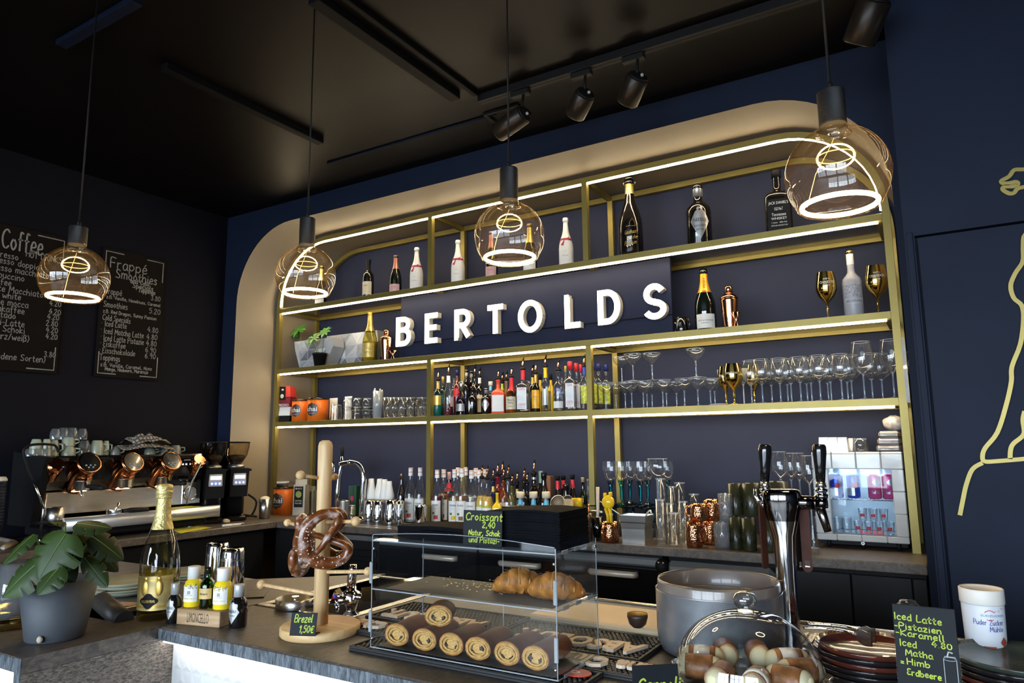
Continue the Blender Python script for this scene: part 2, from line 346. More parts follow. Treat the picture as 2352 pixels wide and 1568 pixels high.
CLEARG = shell('green_tint_glass', (.55, .72, .52), (.12, .25, .12))
ACRYL = shell('clear_acrylic', (.97, .98, .98), (.80, .84, .88), .42)
GLOWG = shell('amber_glow_glass', (1, .985, .955), (.98, .78, .46), .9, .008, (.95, .65, .26))  # amber edge tint and haze paint in the LED ring's glow
TEAL = shell('teal_glass', (.10, .62, .66), (.01, .25, .30), 1)
REDP = mat('red_print', (.55, .02, .03), .45, var=.06)
ORANGE = mat('orange_print', (.85, .17, .015), .4, var=.05)
YELLOW = mat('yellow_gloss', (.86, .66, .015), .3, var=.05)
BLUE = mat('blue_print', (.02, .06, .42), .4, var=.06)
SKYB = mat('light_blue_tape', (.12, .48, .68), .45, var=.06)
BROWNL = mat('dark_amber_liquid', (.045, .012, .004), .10, var=.2, coat=.6)
DGREEN = mat('dark_green_bottle_glass', (.004, .008, .005), .07, var=.2, coat=.7)
DBROWN = mat('near_black_bottle_glass', (.006, .005, .005), .08, var=.2, coat=.7)
LEAF = mat('leaf_green', (.022, .044, .007), .5, spec=.3, var=.35, scale=10)
LEAFD = mat('leaf_dark_green', (.015, .027, .006), .5, spec=.3, var=.35, scale=10)
STEM = mat('stem_green', (.10, .17, .03), .5, var=.2)
WOODL = wood('pale_beech', (.52, .33, .15), (.70, .49, .26))
WOODC = wood('crate_wood', (.30, .18, .085), (.47, .31, .17), 5, 'X')
CERAM = mat('sage_ceramic', (.33, .36, .27), .25, var=.08, coat=.3)
NAPKIN = mat('black_napkin_paper', (.0035, .0040, .0055), .9, spec=.08, var=.3, scale=40)

# ------------------------------------------------------------------ room shell
ZC, WY, FY, RY, NB = .92, 2.79, 3.084, 3.405, 3.44          # counter height, wall face, brass front, brass rear, niche back
XL, CEIL, XE, WR = -3.83, 2.80, -.062, 2.48                  # left wall, ceiling, edge and face of the door wall
struct('floor', MB().box(-4.2, 2.9, -6.5, 3.6, -.06, 0), mat('oak_floor', (.34, .30, .25), .45, var=.15, scale=4, stretch=(1, 8, 1)))
struct('ceiling', MB().box(-4.0, 2.7, -3.75, 3.6, CEIL, CEIL+.06), CEILING)
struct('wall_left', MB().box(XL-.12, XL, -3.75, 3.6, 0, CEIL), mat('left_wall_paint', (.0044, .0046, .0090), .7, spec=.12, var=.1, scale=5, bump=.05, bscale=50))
NXL, NXR, NTOP, NR = -3.705, -.092, 2.68, .46
def arch(xl, xr, top, r, z0, n=14):
    p = [(xl, z0)]
    p += [(xl+r-r*cos(a*pi/2/n), top-r+r*sin(a*pi/2/n)) for a in range(n+1)]
    p += [(xr-r+r*sin(a*pi/2/n), top-r+r*cos(a*pi/2/n)) for a in range(n+1)]
    return p+[(xr, z0)]
inner = arch(NXL, NXR, NTOP, NR, 0)
def out_pt(i, p):
    n = 14
    if i == 0: return (XL, 0)
    if i <= n+1:
        a = i-1
        return (XL, NTOP-NR+(CEIL-NTOP+NR)*a/(n/2)) if a <= n/2 else (XL+(NXL+NR-XL)*(a-n/2)/(n/2), CEIL)
    if i <= 2*n+2:
        a = i-n-2
        return (NXR-NR+(XE-NXR+NR)*a/(n/2), CEIL) if a <= n/2 else (XE, CEIL-(CEIL-NTOP+NR)*(a-n/2)/(n/2))
    return (XE, 0)
mb = MB(); vs = []
outer = [out_pt(i, p) for i, p in enumerate(inner)]
n = len(inner)
mb.add([(x, WY, z) for x, z in inner]+[(x, WY, z) for x, z in outer], [(i, i+1, n+i+1, n+i) for i in range(n-1)])
mb.box(XL, XL+.001, WY, 3.6, 0, CEIL)
struct('wall_back', mb, NAVY)
mb = MB(); mb.add([(x, y, z) for y in (WY, NB) for x, z in inner], [(i, i+1, n+i+1, n+i) for i in range(n-1)], True)
struct('wall_niche', mb, BEIGE)
struct('wall_niche_back', MB().box(NXL-.02, NXR+.02, NB, NB+.05, 0, NTOP+.05), NAVY_NICHE)
# wall with the flush door, standing forward of the bar wall
mb = MB(); gx, gz = -.034, 1.966
mb.box(XE, gx, WR, 3.6, 0, CEIL).box(gx, 2.6, WR, 3.6, gz, CEIL).box(gx, 2.6, WR+.03, 3.6, 0, gz)
struct('wall_right', mb, NAVY)
struct('door_1', MB().box(gx+.007, 1.05, WR+.001, WR+.028, .01, gz-.007, .001), NAVY)
struct('trim_1', MB().box(XE+.005, gx-.004, WR-.006, WR, 0, gz+.012, .002), NAVY)
struct('wall_far_right', MB().box(2.5, 2.6, -3.75, WR, 0, CEIL), NAVY)
mb = MB(); xs = [-4.0]+[v for w in WIN for v in w]+[2.7]
for a, b in zip(xs[::2], xs[1::2]): mb.box(a, b, -3.75, -3.6, 0, CEIL)
mb.box(-4.0, 2.7, -3.75, -3.6, 0, .3).box(-4.0, 2.7, -3.75, -3.6, 2.55, CEIL)
struct('wall_rear', mb, NAVY)
for i, (a, b) in enumerate(WIN):
    mb = MB(); F_ = .05
    mb.box(a, b, -3.7, -3.65, .3, .3+F_).box(a, b, -3.7, -3.65, 2.55-F_, 2.55).box(a, a+F_, -3.7, -3.65, .3, 2.55).box(b-F_, b, -3.7, -3.65, .3, 2.55)
    for k in (1, 2): mb.box(a+(b-a)*k/3-.02, a+(b-a)*k/3+.02, -3.7, -3.65, .3, 2.55)
    mb.box(a, b, -3.69, -3.66, 1.80, 1.84)
    struct('window_%d' % (i+1), mb, BLACK)
struct('ground_outside', MB().box(-14, 14, -30, -3.8, -.2, -.1), mat('paving_outside', (.3, .3, .3), .8, var=.2))

def band(mb, pts, w, y0, y1, mi=0):
    """a flat bar of width w bent along a line in the XZ plane"""
    P = [V((p[0], p[1])) for p in pts]; A, B = [], []
    for i, p in enumerate(P):
        d = (P[min(i+1, len(P)-1)]-P[max(i-1, 0)]).normalized(); nr = V((-d.y, d.x))*w/2
        A.append(p+nr); B.append(p-nr)
    n = len(P); vs = [(q.x, y, q.y) for y in (y0, y1) for q in A+B]; fs = []
    for i in range(n-1):
        a, b, c, d = i, i+1, n+i+1, n+i
        fs += [(a, b, c, d), (a+2*n, d+2*n, c+2*n, b+2*n), (a, a+2*n, b+2*n, b), (d, c, c+2*n, d+2*n)]
    fs += [(0, n, 3*n, 2*n), (n-1, 3*n-1, 4*n-1, 2*n-1)]
    mb.add(vs, fs, False, mi); return mb
# brass line drawing of a standing animal on the door wall
t = thing('wall_figure', 'brass outline of a standing animal mounted on the dark door wall', 'wall art', (.2, WR, 1.5))
def trace(pts, sx, ox, sy, oy):
    q = [W(ox+sx*a, oy+sy*b, Y=WR-.004) for a, b in pts]
    return smooth([(p.x-.2, p.z-1.5) for p in q], 4)
paw = [(1150, 1000), (1024, 1018), (965, 1022), (935, 1060), (890, 1085), (895, 1100), (930, 1102), (975, 1093), (987, 1108), (960, 1120), (905, 1122), (897, 1140), (935, 1162), (965, 1158), (1000, 1128), (1150, 1110)]
body = [(720, 430), (650, 480), (641, 520), (640, 570), (615, 610), (600, 650), (610, 690), (636, 715), (642, 760), (632, 840), (604, 915), (602, 965), (584, 1045), (556, 1130), (517, 1180), (508, 1208), (516, 1224), (560, 1223), (690, 1212)]
leg = [(646, 1060), (640, 1090), (643, 1135), (610, 1165), (600, 1185), (598, 1216)]
grd = [(508, 1229), (475, 1250), (455, 1300), (444, 1350), (434, 1400)]
for nm, p, k in (('raised_paw', paw, (.3828, 1960, .3828, 0)), ('body_outline', body, (.7019, 1900, .7019, 200)), ('leg_outline', leg, (.7019, 1900, .7019, 200)), ('ground_line', grd, (.7019, 1900, .7019, 200))):
    band(MB(), trace(p, *k), .0115, -.008, 0).build(nm, BRASS, t)

band(MB(), smooth([(x-.2, z-1.5) for x, z in ((.315, 2.128), (.40, 2.16), (.46, 2.25), (.47, 2.36), (.55, 2.43), (.66, 2.42), (.73, 2.33), (.76, 2.20), (.84, 2.02), (.88, 1.72), (.85, 1.45), (.80, 1.28), (.90, 1.17), (.88, 1.115), (.62, 1.10))], 4), .0115, -.008, 0).build('back_outline', BRASS, t)
band(MB(), smooth([(x-.2, z-1.5) for x, z in ((.312, 2.075), (.345, 2.055), (.335, 2.02), (.297, 2.0))], 4), .0115, -.008, 0).build('chest_outline', BRASS, t)
# ------------------------------------------------------------------ worktops and cabinets behind the bar
mb = MB().box(-3.30, NXR-.002, 2.82, NB-.005, ZC-.035, ZC, .003)
tag(mb.build('back_worktop', STONE), 'grey-brown stone worktop running under the brass shelving', 'worktop')
mb = MB().box(XL+.002, -3.302, -.6, WY-.003, ZC-.035, ZC, .003).box(NXL+.004, -3.302, WY-.003, NB-.006, ZC-.035, ZC, .003)
tag(mb.build('side_worktop', STONE), 'dark stone worktop along the left wall below the menu boards', 'worktop')
FRONT = mat('charcoal_cabinet_front', (.008, .008, .009), .36, spec=.3, var=.15, scale=6)
def cabinet(name, label, x0, x1, y0, y1, faces, axis, group=None):
    """faces: list of (a0, a1, z0, z1) fronts; axis 'y' faces -Y, 'x' faces +X"""
    t = thing(name, label, 'cabinet', (0, 0, 0), group=group)
    MB().box(x0, x1, y0, y1, .08, ZC-.037).build('carcass', BLACK, t)
    for a0, a1, z0, z1 in faces:
        m = MB().box(a0, a1, y0-.018, y0-.001, z0, z1, .002) if axis == 'y' else MB().box(x1+.001, x1+.018, a0, a1, z0, z1, .002)
        m.build('door', FRONT, t)
    return t
for i, (a, b) in enumerate([(-.55, .05), (.055, .65), (.655, 1.25), (1.255, 1.85), (1.855, 2.78)]):
    cabinet('side_cabinet', 'charcoal cabinet under the left wall worktop, %s from the bar front end' % ORD[i], XL+.004, -3.37, a, b, [(a+.003, b-.003, .1, ZC-.05)], 'x', 'cabinets under the left worktop')
cabinet('corner_cabinet', 'charcoal corner cabinet left of the ribbed undercounter cooler', -3.36, -2.83, 2.87, 3.40, [(-3.30, -2.84, .1, ZC-.05)], 'y')
# ribbed cooler left of the drawers
t = thing('bottle_cooler', 'black undercounter cooler with a ribbed vent grille', 'cooler', (0, 0, 0))
MB().box(-2.82, -2.56, 2.87, 3.40, .08, ZC-.037).build('carcass', BLACK, t)
MB().box(-2.82, -2.56, 2.845, 2.869, .845, ZC-.045, .003).build('steel_strip', STEELD, t)
for k in range(9): MB().box(-2.80, -2.58, 2.855, 2.869, .30+k*.058, .335+k*.058, .003).build('vent_slat', FRONT, t)
# refrigerated drawers with steel handles
GRIP = mat('grey_grip_strip', (.17, .18, .19), .35, .3, var=.05)
HX = [(-2.30, -2.00), (-1.86, -1.54), (-1.405, -1.085)]
bx = [-2.555, -1.935, -1.485, -1.035]
for i in range(3):
    x0, x1 = bx[i], bx[i+1]
    t = thing('cold_drawer_unit', 'dark undercounter fridge with steel grip, %s' % ['left of the three seen through the pastry case', 'middle of the three seen through the pastry case', 'at the right edge of the pastry case'][i], 'fridge', ((x0+x1)/2, 2.87, 0), group='fridges under the back worktop')
    h = (x1-x0)/2-.003
    MB().box(-h, h, .0, .5, .08, ZC-.037).build('carcass', BLACK, t)
    MB().box(-h, h, -.03, -.001, .835, .872, .008).build('steel_strip', GRIP, t)
    d = MB().box(-h+.004, h-.004, -.026, -.001, .12, .828, .004).build('door', BLACKG, t)
    a = (HX[i][0]+HX[i][1])/2-(x0+x1)/2; w = (HX[i][1]-HX[i][0])/2*.66
    MB().tube([(a-w, -.03, .800), (a-w+.012, -.045, .800), (a+w-.012, -.045, .800), (a+w, -.03, .800)], .0135, 12).build('handle', mat('handle_steel', (.62, .57, .50), .3, .25, var=.05), d)
t = thing('undercounter_freezer', 'steel-topped undercounter unit behind the aluminium pot', 'fridge', (-.80, 2.87, 0))
MB().box(-.21, .21, 0, .5, .08, ZC-.037).build('carcass', BLACK, t); MB().box(-.21, .21, -.05, -.001, .79, .868, .02).build('steel_strip', GRIP, t)
MB().box(-.21, .21, -.026, -.001, .12, .785, .004).build('door', BLACKG, t)
t = thing('gap_bracket', 'black bracket hanging between the steel fronts under the worktop', 'bracket', (-1.025, 2.845, .80))
MB().box(-.022, .022, -.02, .02, -.13, .06, .008).ball((0, -.012, .045), .03).build('plate', BLACK, t)
MB().ball((-.008, -.035, .06), .005, 8, 5).ball((.012, -.035, .06), .005, 8, 5).build('screw_head', STEELD, t)
cabinet('end_cabinet', 'charcoal cabinet below the tiled mini fridge', -.585, -.10, 2.85, 3.40, [(-.582, -.335, .1, ZC-.05), (-.331, -.145, .1, ZC-.05), (-.142, -.10, .1, ZC-.05)], 'y')

# ------------------------------------------------------------------ the bar itself
BY = 1.045
t = thing('bar_counter', 'long slate-topped bar with a lit white relief front', 'bar', (0, 0, 0))
mb = MB().box(-1.612, 1.6, BY, 1.31, ZC-.03, ZC, .004).box(-1.275, 1.6, 1.3105, 1.79, ZC-.03, ZC, .003)
mb.build('bar_top', STONEBAR, t)
MB().box(-1.612, 1.6, BY-.0015, BY+.004, ZC-.028, ZC-.003, .0005).build('bar_top_edge', SLATEEDGE, t)
PY = BY+.04
mb = MB().box(-1.613, 1.6, PY, PY+.02, .05, ZC-.034)
mb.build('front_panel', PANELW, t)
mb = MB(); s_, h_ = .037, .032
for r in range(10):
    z0 = ZC-.036-(r+1)*h_
    for k in range(60):
        for up in (0, 1):
            x0 = -1.612+k*s_+(s_/2 if (r % 2) ^ up else 0)
            if up: tri = [(x0, z0), (x0+s_, z0), (x0+s_/2, z0+h_)]
            else: tri = [(x0, z0+h_), (x0+s_/2, z0), (x0+s_, z0+h_)]
            cx_ = sum(p[0] for p in tri)/3; cz_ = sum(p[1] for p in tri)/3; ap = -.0016 if up else -.0004
            if min(p[0] for p in tri) < -1.6125: continue
            mb.add([(p[0], PY-.0002, p[1]) for p in tri]+[(cx_, PY+ap, cz_)], [(0, 1, 3), (1, 2, 3), (2, 0, 3)])
mb.build('triangle_relief', PANELW, t)
MB().box(-1.605, 1.6, BY+.008, BY+.024, ZC-.0345, ZC-.0308).build('led_strip', emit('led_cool', (1, .95, .86), 8), t)
MB().box(-1.275, 1.6, 1.60, 1.765, .05, ZC-.031).build('bar_back', BLACK, t)
MB().box(-1.272, 1.6, 1.7905, 1.802, ZC-.05, ZC+.006, .002).build('steel_rear_edge', STEEL, t)
# stainless sink let into the bar
t = thing('bar_sink', 'stainless sink let into the bar behind the pretzel stand', 'sink', (-1.443, 1.555, ZC))
mb = MB(); a, b = .164, .24
mb.box(-a, a, -b, -b+.02, -.03, .002, .002).box(-a, a, b-.02, b, -.03, .002, .002).box(-a, -a+.022, -b+.02, b-.02, -.03, .002, .002).box(a-.022, a, -b+.02, b-.02, -.03, .002, .002)
mb.build('rim', STEEL, t)
mb = MB(); a -= .022; b -= .02
mb.box(-a, a, -b, b, -.20, -.19).box(-a-.004, -a, -b, b, -.20, -.002).box(a, a+.004, -b, b, -.20, -.002).box(-a, a, -b-.004, -b, -.20, -.002).box(-a, a, b, b+.004, -.20, -.002)
mb.build('basin', STEELD, t)
# left end of the bar: stands further out into the room
t = thing('bar_end_block', 'slate waterfall end of the bar below the potted plant', 'bar', (0, 0, 0))
mb = MB(); P = [(-3.2, .757), (-1.614, .757), (-1.614, 1.835), (-1.79, 1.675), (-1.93, 1.553), (-2.08, 1.42), (-1.90, 1.235), (-1.735, 1.175), (-1.80, 1.02), (-3.2, .99)]
k = len(P); mb.add([(x, y, z) for z in (ZC, ZC-.03) for x, y in P], [tuple(range(k)), tuple(reversed(range(k, 2*k)))]+[(i, i+k, (i+1) % k+k, (i+1) % k) for i in range(k)])
mb.build('end_top', STONEBAR, t)
MB().box(-3.2, -1.64, .7555, .762, ZC-.028, ZC-.002, .0005).build('end_top_edge', SLATEEDGE, t)
MB().box(-1.637, -1.6145, .7565, 1.10, .02, ZC-.0305, .001).build('end_panel', SLATE, t)
MB().box(-1.6385, -1.6148, .755, .7563, .02, ZC-.0005).build('end_panel_edge', SLATEEDGE, t)
MB().box(-3.2, -1.638, .79, .81, .05, ZC-.034).build('front_panel', PANELW, t)
MB().box(-3.2, -1.64, .768, .788, ZC-.036, ZC-.0305).build('led_strip', emit('led_cool', (1, .95, .86), 8), t)
MB().box(-3.2, -1.66, .812, .98, .05, ZC-.031).build('carcass', BLACK, t)
t = thing('waiter_station', 'black recessed till station behind the potted plant', 'station', (0, 0, 0))
MB().box(-3.25, -1.95, 1.02, 1.22, .3, .62).box(-3.25, -2.12, 1.25, 1.75, .3, .855, .004).build('housing', BLACKG, t)
MB().box(-3.25, -2.11, 1.242, 1.75, .856, .872, .003).build('station_top', STEELD, t)
# ------------------------------------------------------------------ brass shelving in the niche
FXL, FXR, FTOP, FR = -3.682, -.118, 2.66, .40            # outer line of the brass frame
PX = [-2.42, -1.447]                                     # the two inner posts
LED = {2: 2.197, 3: 1.80, 4: 1.462}                      # shelf number -> height of its light line
ST = {k: v+.036 for k, v in LED.items()}                 # shelf surfaces
shelf = thing('shelving_unit', 'large brass-framed bar shelving with lit shelf edges in the niche', 'shelving', (0, 0, 0))
w_ = .028
for nm, y in (('front_frame', FY), ('rear_frame', RY)):
    pts = arch(FXL+w_/2, FXR-w_/2, FTOP-w_/2, FR, ZC, 12)
    band(MB(), pts, w_, y, y+w_).build(nm, BRASS, shelf)
for k, z in LED.items():
    z0, z1 = z+.007, z+.036
    MB().box(FXL+w_, FXR-w_, FY, FY+.026, z0, z1, .001).build('front_rail', BRASS, shelf)
    MB().box(FXL+w_, FXR-w_, RY, RY+.026, z0-.002, z1-.004, .001).build('rear_rail', BRASS, shelf)
    MB().box(FXL+w_, FXR-w_, FY+.027, RY-.001, z1-.012, z1-.0005, .001).build('shelf_board', mat('smoked_shelf_board', (.05, .042, .036), .22, var=.1, scale=4, coat=.4), shelf)
    for x in PX+[FXL+w_+.012, FXR-w_-.012]:
        MB().box(x-.013, x+.013, FY+.0265, RY-.0005, z0, z1-.0125).build('cross_rail', BRASS, shelf)
    segs = [FXL+w_]+(PX if k != 2 else [])+[FXR-w_]
    for a, b in zip(segs, segs[1:]):
        MB().box(a+.016, b-.016, FY+.001, FY+.014, z-.0022, z+.0065, .002).build('led_strip', LEDM, shelf)
for x in PX:
    MB().box(x-w_/2, x+w_/2, FY-.0003, FY+.027, LED[2]+.036, FTOP-w_).build('post', BRASS, shelf)
    MB().box(x-w_/2, x+w_/2, FY-.0003, FY+.027, ZC, LED[3]+.007).build('post', BRASS, shelf)
    MB().box(x-w_/2, x+w_/2, RY-.0003, RY+.027, ZC, FTOP-w_).build('post', BRASS, shelf)
    MB().box(x-.013, x+.013, FY+.027, RY, FTOP-w_, FTOP-.004).build('cross_rail', BRASS, shelf)
# the light line under the arched top, split at the posts
ia = arch(FXL+w_+.002, FXR-w_-.002, FTOP-w_-.002, FR-w_, LED[2]+.05, 12)
cut = [FXL]+PX+[FXR]
for a, b in zip(cut, cut[1:]):
    q = [(p[0], p[1]) for p in ia if a+.02 < p[0] < b-.02]
    if a != FXL: q = [(a+.018, FTOP-w_-.002)]+q
    if b != FXR: q = q+[(b-.018, FTOP-w_-.002)]
    band(MB(), q, .0095, FY+.001, FY+.014).build('led_strip', LEDM, shelf)

# ------------------------------------------------------------------ the shop sign
SY = 3.20
sign = thing('shop_sign', 'navy sign board with raised glowing white letters reading BERTOLDS', 'sign', (-1.90, SY, 0))
bx0, bx1 = -2.725+1.90, -1.060+1.90; z0, zs, z1 = ST[3]+.001, 1.935, LED[2]+.020
SIGNB = mat('sign_navy', (.0100, .0145, .0400), .6, spec=.2, var=.1, scale=4)
MB().box(bx0, bx1, 0, .018, zs+.004, z1, .001).build('upper_board', SIGNB, sign)
MB().box(bx0, bx1, 0.0005, .018, z0, zs, .001).build('lower_board', SIGNB, sign)
MB().tube([(bx0+.01, -.004, zs+.004), (bx0+.5, -.005, zs), (bx0+.9, -.004, zs+.004), (bx1-.01, -.004, zs+.002)], .003, 6).build('cable', BLACK, sign)
LETF = emit('sign_letter_face', (1, .90, .74), 3.2)
LETS = mat('sign_letter_side', (.60, .57, .50), .5, var=.05)
def letter_shape(c):
    """stroke lines of a rounded block letter in a 1-high box"""
    a = lambda cx, cz, rx, rz, t0, t1, n=12: [(cx+rx*cos(RD(t0+(t1-t0)*i/n)), cz+rz*sin(RD(t0+(t1-t0)*i/n))) for i in range(n+1)]
    s = .09; h = 1-s; 
    return {'B': [[(s, s), (s, h)], [(s, h), (.30, h)]+a(.32, .73, .20, .18, 90, -90)+[(s, .55)], [(.30, .55)]+a(.33, .32, .23, .23, 90, -90)+[(s, s)]],
    'E': [[(s, s), (s, h)], [(s, h), (.52, h)], [(s, .52), (.48, .52)], [(s, s), (.52, s)]],
    'R': [[(s, s), (s, h)], [(s, h), (.30, h)]+a(.32, .69, .22, .22, 90, -90)+[(s, .47)], [(.30, .47), (.54, s)]],
    'T': [[(.32, s), (.32, h)], [(.04, h), (.60, h)]],
    'O': [a(.42, .5, .33, .41, 0, 360, 26)],
    'L': [[(s, h), (s, s)], [(s, s), (.50, s)]],
    'D': [[(s, s), (s, h)], [(s, h), (.28, h)]+a(.30, .5, .30, .41, 90, -90, 16)+[(s, s)]],
    'S': [a(.33, .70, .22, .21, 20, 270, 14)+a(.33, .28, .245, .19, 90, -160, 14)]}[c]
LP = [(909, 731, 797), (975, 718, 790), (1043, 709, 785), (1117, 700, 772), (1189, 688, 765), (1296, 680, 755), (1372, 666, 746), (1476, 651, 735)]
for c, (px, yt, yb) in zip('BERTOLDS', LP):
    p0 = W(px, (yt+yb)/2, Y=SY-.045); zt = W(px+30, yt+4, Y=SY-.045).z; zb = W(px+5, yb-1, Y=SY-.045).z
    H = .176; zb = 1.914
    mb = MB()
    for st in letter_shape(c):
        band(mb, [(x*H, z*H) for x, z in st], .168*H, -.045, -.0425, 0)
        band(mb, [(x*H, z*H) for x, z in st], .166*H, -.0425, -.005, 1)
    for x, z in ([(.09, .09), (.09, .91)] if c in 'BERLD' else []):
        mb.box((x-.084)*H, (x+.05)*H, -.0449, -.0426, (z-.084)*H, (z+.084)*H, mi=0); mb.box((x-.083)*H, (x+.05)*H, -.0424, -.005, (z-.083)*H, (z+.083)*H, mi=1)
    o = mb.build('letter', [LETF, LETS], sign, (p0.x+1.90, 0, zb))
# ------------------------------------------------------------------ bottles and glasses
PROF = {
'champ': [(.90, 0), (1, .012), (1, .40), (.94, .48), (.76, .58), (.52, .68), (.40, .76), (.34, .86), (.33, .93), (.40, .935), (.40, .965), (.36, 1)],
'wine': [(.92, 0), (1, .015), (1, .60), (.92, .67), (.62, .72), (.40, .77), (.36, .94), (.42, .95), (.42, 1)],
'spirit': [(.95, 0), (1, .015), (1, .56), (.92, .63), (.62, .69), (.40, .73), (.35, .78), (.34, .92), (.42, .93), (.42, 1)],
'syrup': [(.95, 0), (1, .015), (1, .50), (.95, .55), (.70, .65), (.46, .75), (.38, .86), (.36, 1)],
'jug': [(.95, 0), (1, .02), (1, .44), (.97, .55), (.78, .62), (.40, .67), (.32, .72), (.32, .9), (.36, 1)],
'cone': [(1, 0), (1, .03), (.74, .52), (.62, .62), (.36, .70), (.30, .76), (.30, 1)],
'mini': [(.93, 0), (1, .02), (1, .54), (.90, .63), (.60, .70), (.42, .75), (.40, .86), (.40, 1)],
'square': [(.95, 0), (1, .015), (1, .56), (.93, .61), (.60, .67), (.34, .70), (.30, .74), (.30, .92), (.36, .93), (.36, 1)],
'vodka': [(.95, 0), (1, .012), (1, .54), (.92, .59), (.60, .64), (.40, .68), (.36, .74), (.36, 1)],
}
def sq_rad(R, H, top=.60):
    def f(a, z):
        k = 1-min(1, max(0, (z/H-top)/.08)); p = 7
        s = (abs(cos(a))**p+abs(sin(a))**p)**(-1/p)
        return 1+(s-1)*k
    return f
def patch(mb, rad, z0, z1, a, shape='rect', off=.0006, n=10, mi=0, mid=0, m=1):
    rows = 8 if shape == 'diamond' else m
    vs, fs = [], []
    for j in range(rows+1):
        v = j/rows; z = z0+(z1-z0)*v; h = a*(1-abs(2*v-1)) if shape == 'diamond' else a
        for i in range(n+1):
            t = mid+h*(2*i/n-1); r = rad(t-pi/2, z)+off
            vs.append((r*sin(t), -r*cos(t), z))
    fs = [(j*(n+1)+i, j*(n+1)+i+1, (j+1)*(n+1)+i+1, (j+1)*(n+1)+i) for j in range(rows) for i in range(n)]
    mb.add(vs, fs, True, mi)
def prof_r(p, f):
    for (r0, z0), (r1, z1) in zip(p, p[1:]):
        if z0 <= f <= z1 and z1 > z0: return r0+(r1-r0)*(f-z0)/(z1-z0)
    return p[-1][0]
def bottle(label, kind, loc, H, R, glass, liq=None, lab=(), cap=None, pour=False, rz=.35, group=None, name='bottle', neck=None, lean=0):
    """lab: (z0, z1, half angle, material, text lines [(text, z, h, w, material)], shape); cap: (material, start height, widen)"""
    t = thing(name, label, 'bottle', loc, rz, group)
    if lean: t.rotation_euler = (0, lean, rz)
    P = PROF[kind]; sq = kind == 'square'; rf = sq_rad(R, H) if sq else None
    top = 1.0
    hb = H*(.80 if pour else 1)                       # a pourer takes the last fifth of the height
    n = 32 if sq else 20
    if rf: rf = sq_rad(R, hb)
    MB().lathe([(max(1e-5, r*R), z*hb) for r, z in P], n, rad=rf).build('glass_body', glass, t)
    def rad(a, z): return prof_r(P, z/hb)*R*(rf(a, z) if rf else 1)
    if liq:
        m_, lv = liq; q = [(r*R*.93, max(.004, z*hb)) for r, z in P if z < lv]+[(prof_r(P, lv)*R*.93, lv*hb)]
        MB().lathe(q, n, rad=rf).build('liquid', m_, t)
    lim = {'spirit': .555, 'jug': .442, 'wine': .60, 'syrup': .50, 'square': .562, 'champ': .40, 'mini': .54, 'vodka': .54, 'cone': .5}[kind]
    for L_ in lab:
        z0, z1, a, m_ = L_[:4]; tx = L_[4] if len(L_) > 4 else (); shp = L_[5] if len(L_) > 5 else 'rect'
        if shp == 'rect' and z0 < lim-.05 and z1 > lim: f = (lim-z0)/(z1-z0); tx = [(s, z0+(z-z0)*f, h*f, w, mt) for s, z, h, w, mt in tx]; z1 = lim
        mb = MB(); ms = [m_]; patch(mb, rad, z0*hb, z1*hb, a, shp, m=3 if kind != 'square' and z1 > .55 else 1)
        for s, z, h, w, mt in tx:
            if mt not in ms: ms.append(mt)
            rr = rad(-pi/2, z*hb)
            put_text(mb, s, 0, z*hb, w*R, h*hb, y=-rr-.0012, R=0 if sq else rr+.0012, mi=ms.index(mt))
        mb.build('label', ms, t)
    if neck:
        m_, a, b = neck
        q = [(prof_r(P, a+(b-a)*i/5)*R+.0007, (a+(b-a)*i/5)*hb) for i in range(6)]
        MB().lathe(q, 18, caps=False).build('neck_foil', m_, t)
    if cap:
        m_, zc, k = cap; r = prof_r(P, min(zc+.01, 1))*R*k
        MB().lathe([(r, zc*hb), (r, hb*1.0), (r*.92, hb*1.012)], 16).build('cap', m_, t)
    if pour:
        r = max(.008, prof_r(P, 1)*R*1.1)
        mb = MB(); mb.lathe([(r, hb*.965), (r*1.15, hb*.985), (r*1.15, hb*1.005), (r*.5, hb*1.03)], 14, mi=1)
        mb.tube([(0, 0, hb*1.02), (0, 0, hb*1.09), (.004, -.003, H*.95)], [.0055, .005, .0045], 8, mi=0); mb.tube([(.004, -.003, H*.95), (.007, -.005, H)], [.0045, .003], 8, mi=1)
        mb.build('pourer', [COPPER, BLACK], t)
    return t
def spot(px, yt, w, Y, base):
    """base point, height and radius of an upright thing seen at pixel column px with its top at yt and a width of w pixels"""
    x = W(px, yt, Y=Y).x
    for _ in range(3):
        p = V((x, Y, base)); d = p-EYE; zc = d.dot(cf); qx = 1176+FPX*d.dot(cr)/zc; qy = 784-FPX*d.dot(cu)/zc
        x = W(px, (yt+qy)/2, Y=Y).x
        top = W(px, yt, Y=Y).z
        # the column leans a little: shift so that the middle of the thing sits on px
        m = V((x, Y, (base+top)/2))-EYE; x += (px-(1176+FPX*m.dot(cr)/m.dot(cf)))/ppm((x, Y, base))
    return V((x, Y, base)), top-base, w/2/ppm((x, Y, base))
def Bt(label, kind, px, yt, w, Y, base, glass, **k):
    p, H, R = spot(px, yt, w, Y, base); return bottle(label, kind, p, H, R, glass, **k)
INK = BLACK; SILV = mat('silver_label', (.42, .43, .44), .3, .6, var=.1, scale=30); GOLDT = mat('gold_print', (.62, .42, .10), .35, .5, var=.05)
PINK = mat('pink_label', (.62, .38, .38), .5); PINKF = mat('pink_foil', (.62, .25, .20), .3, .6, var=.1); WHB = mat('white_bottle_lacquer', (.80, .79, .76), .22, var=.02, coat=.4)
BOW = mat('red_ribbon', (.42, .02, .07), .4)
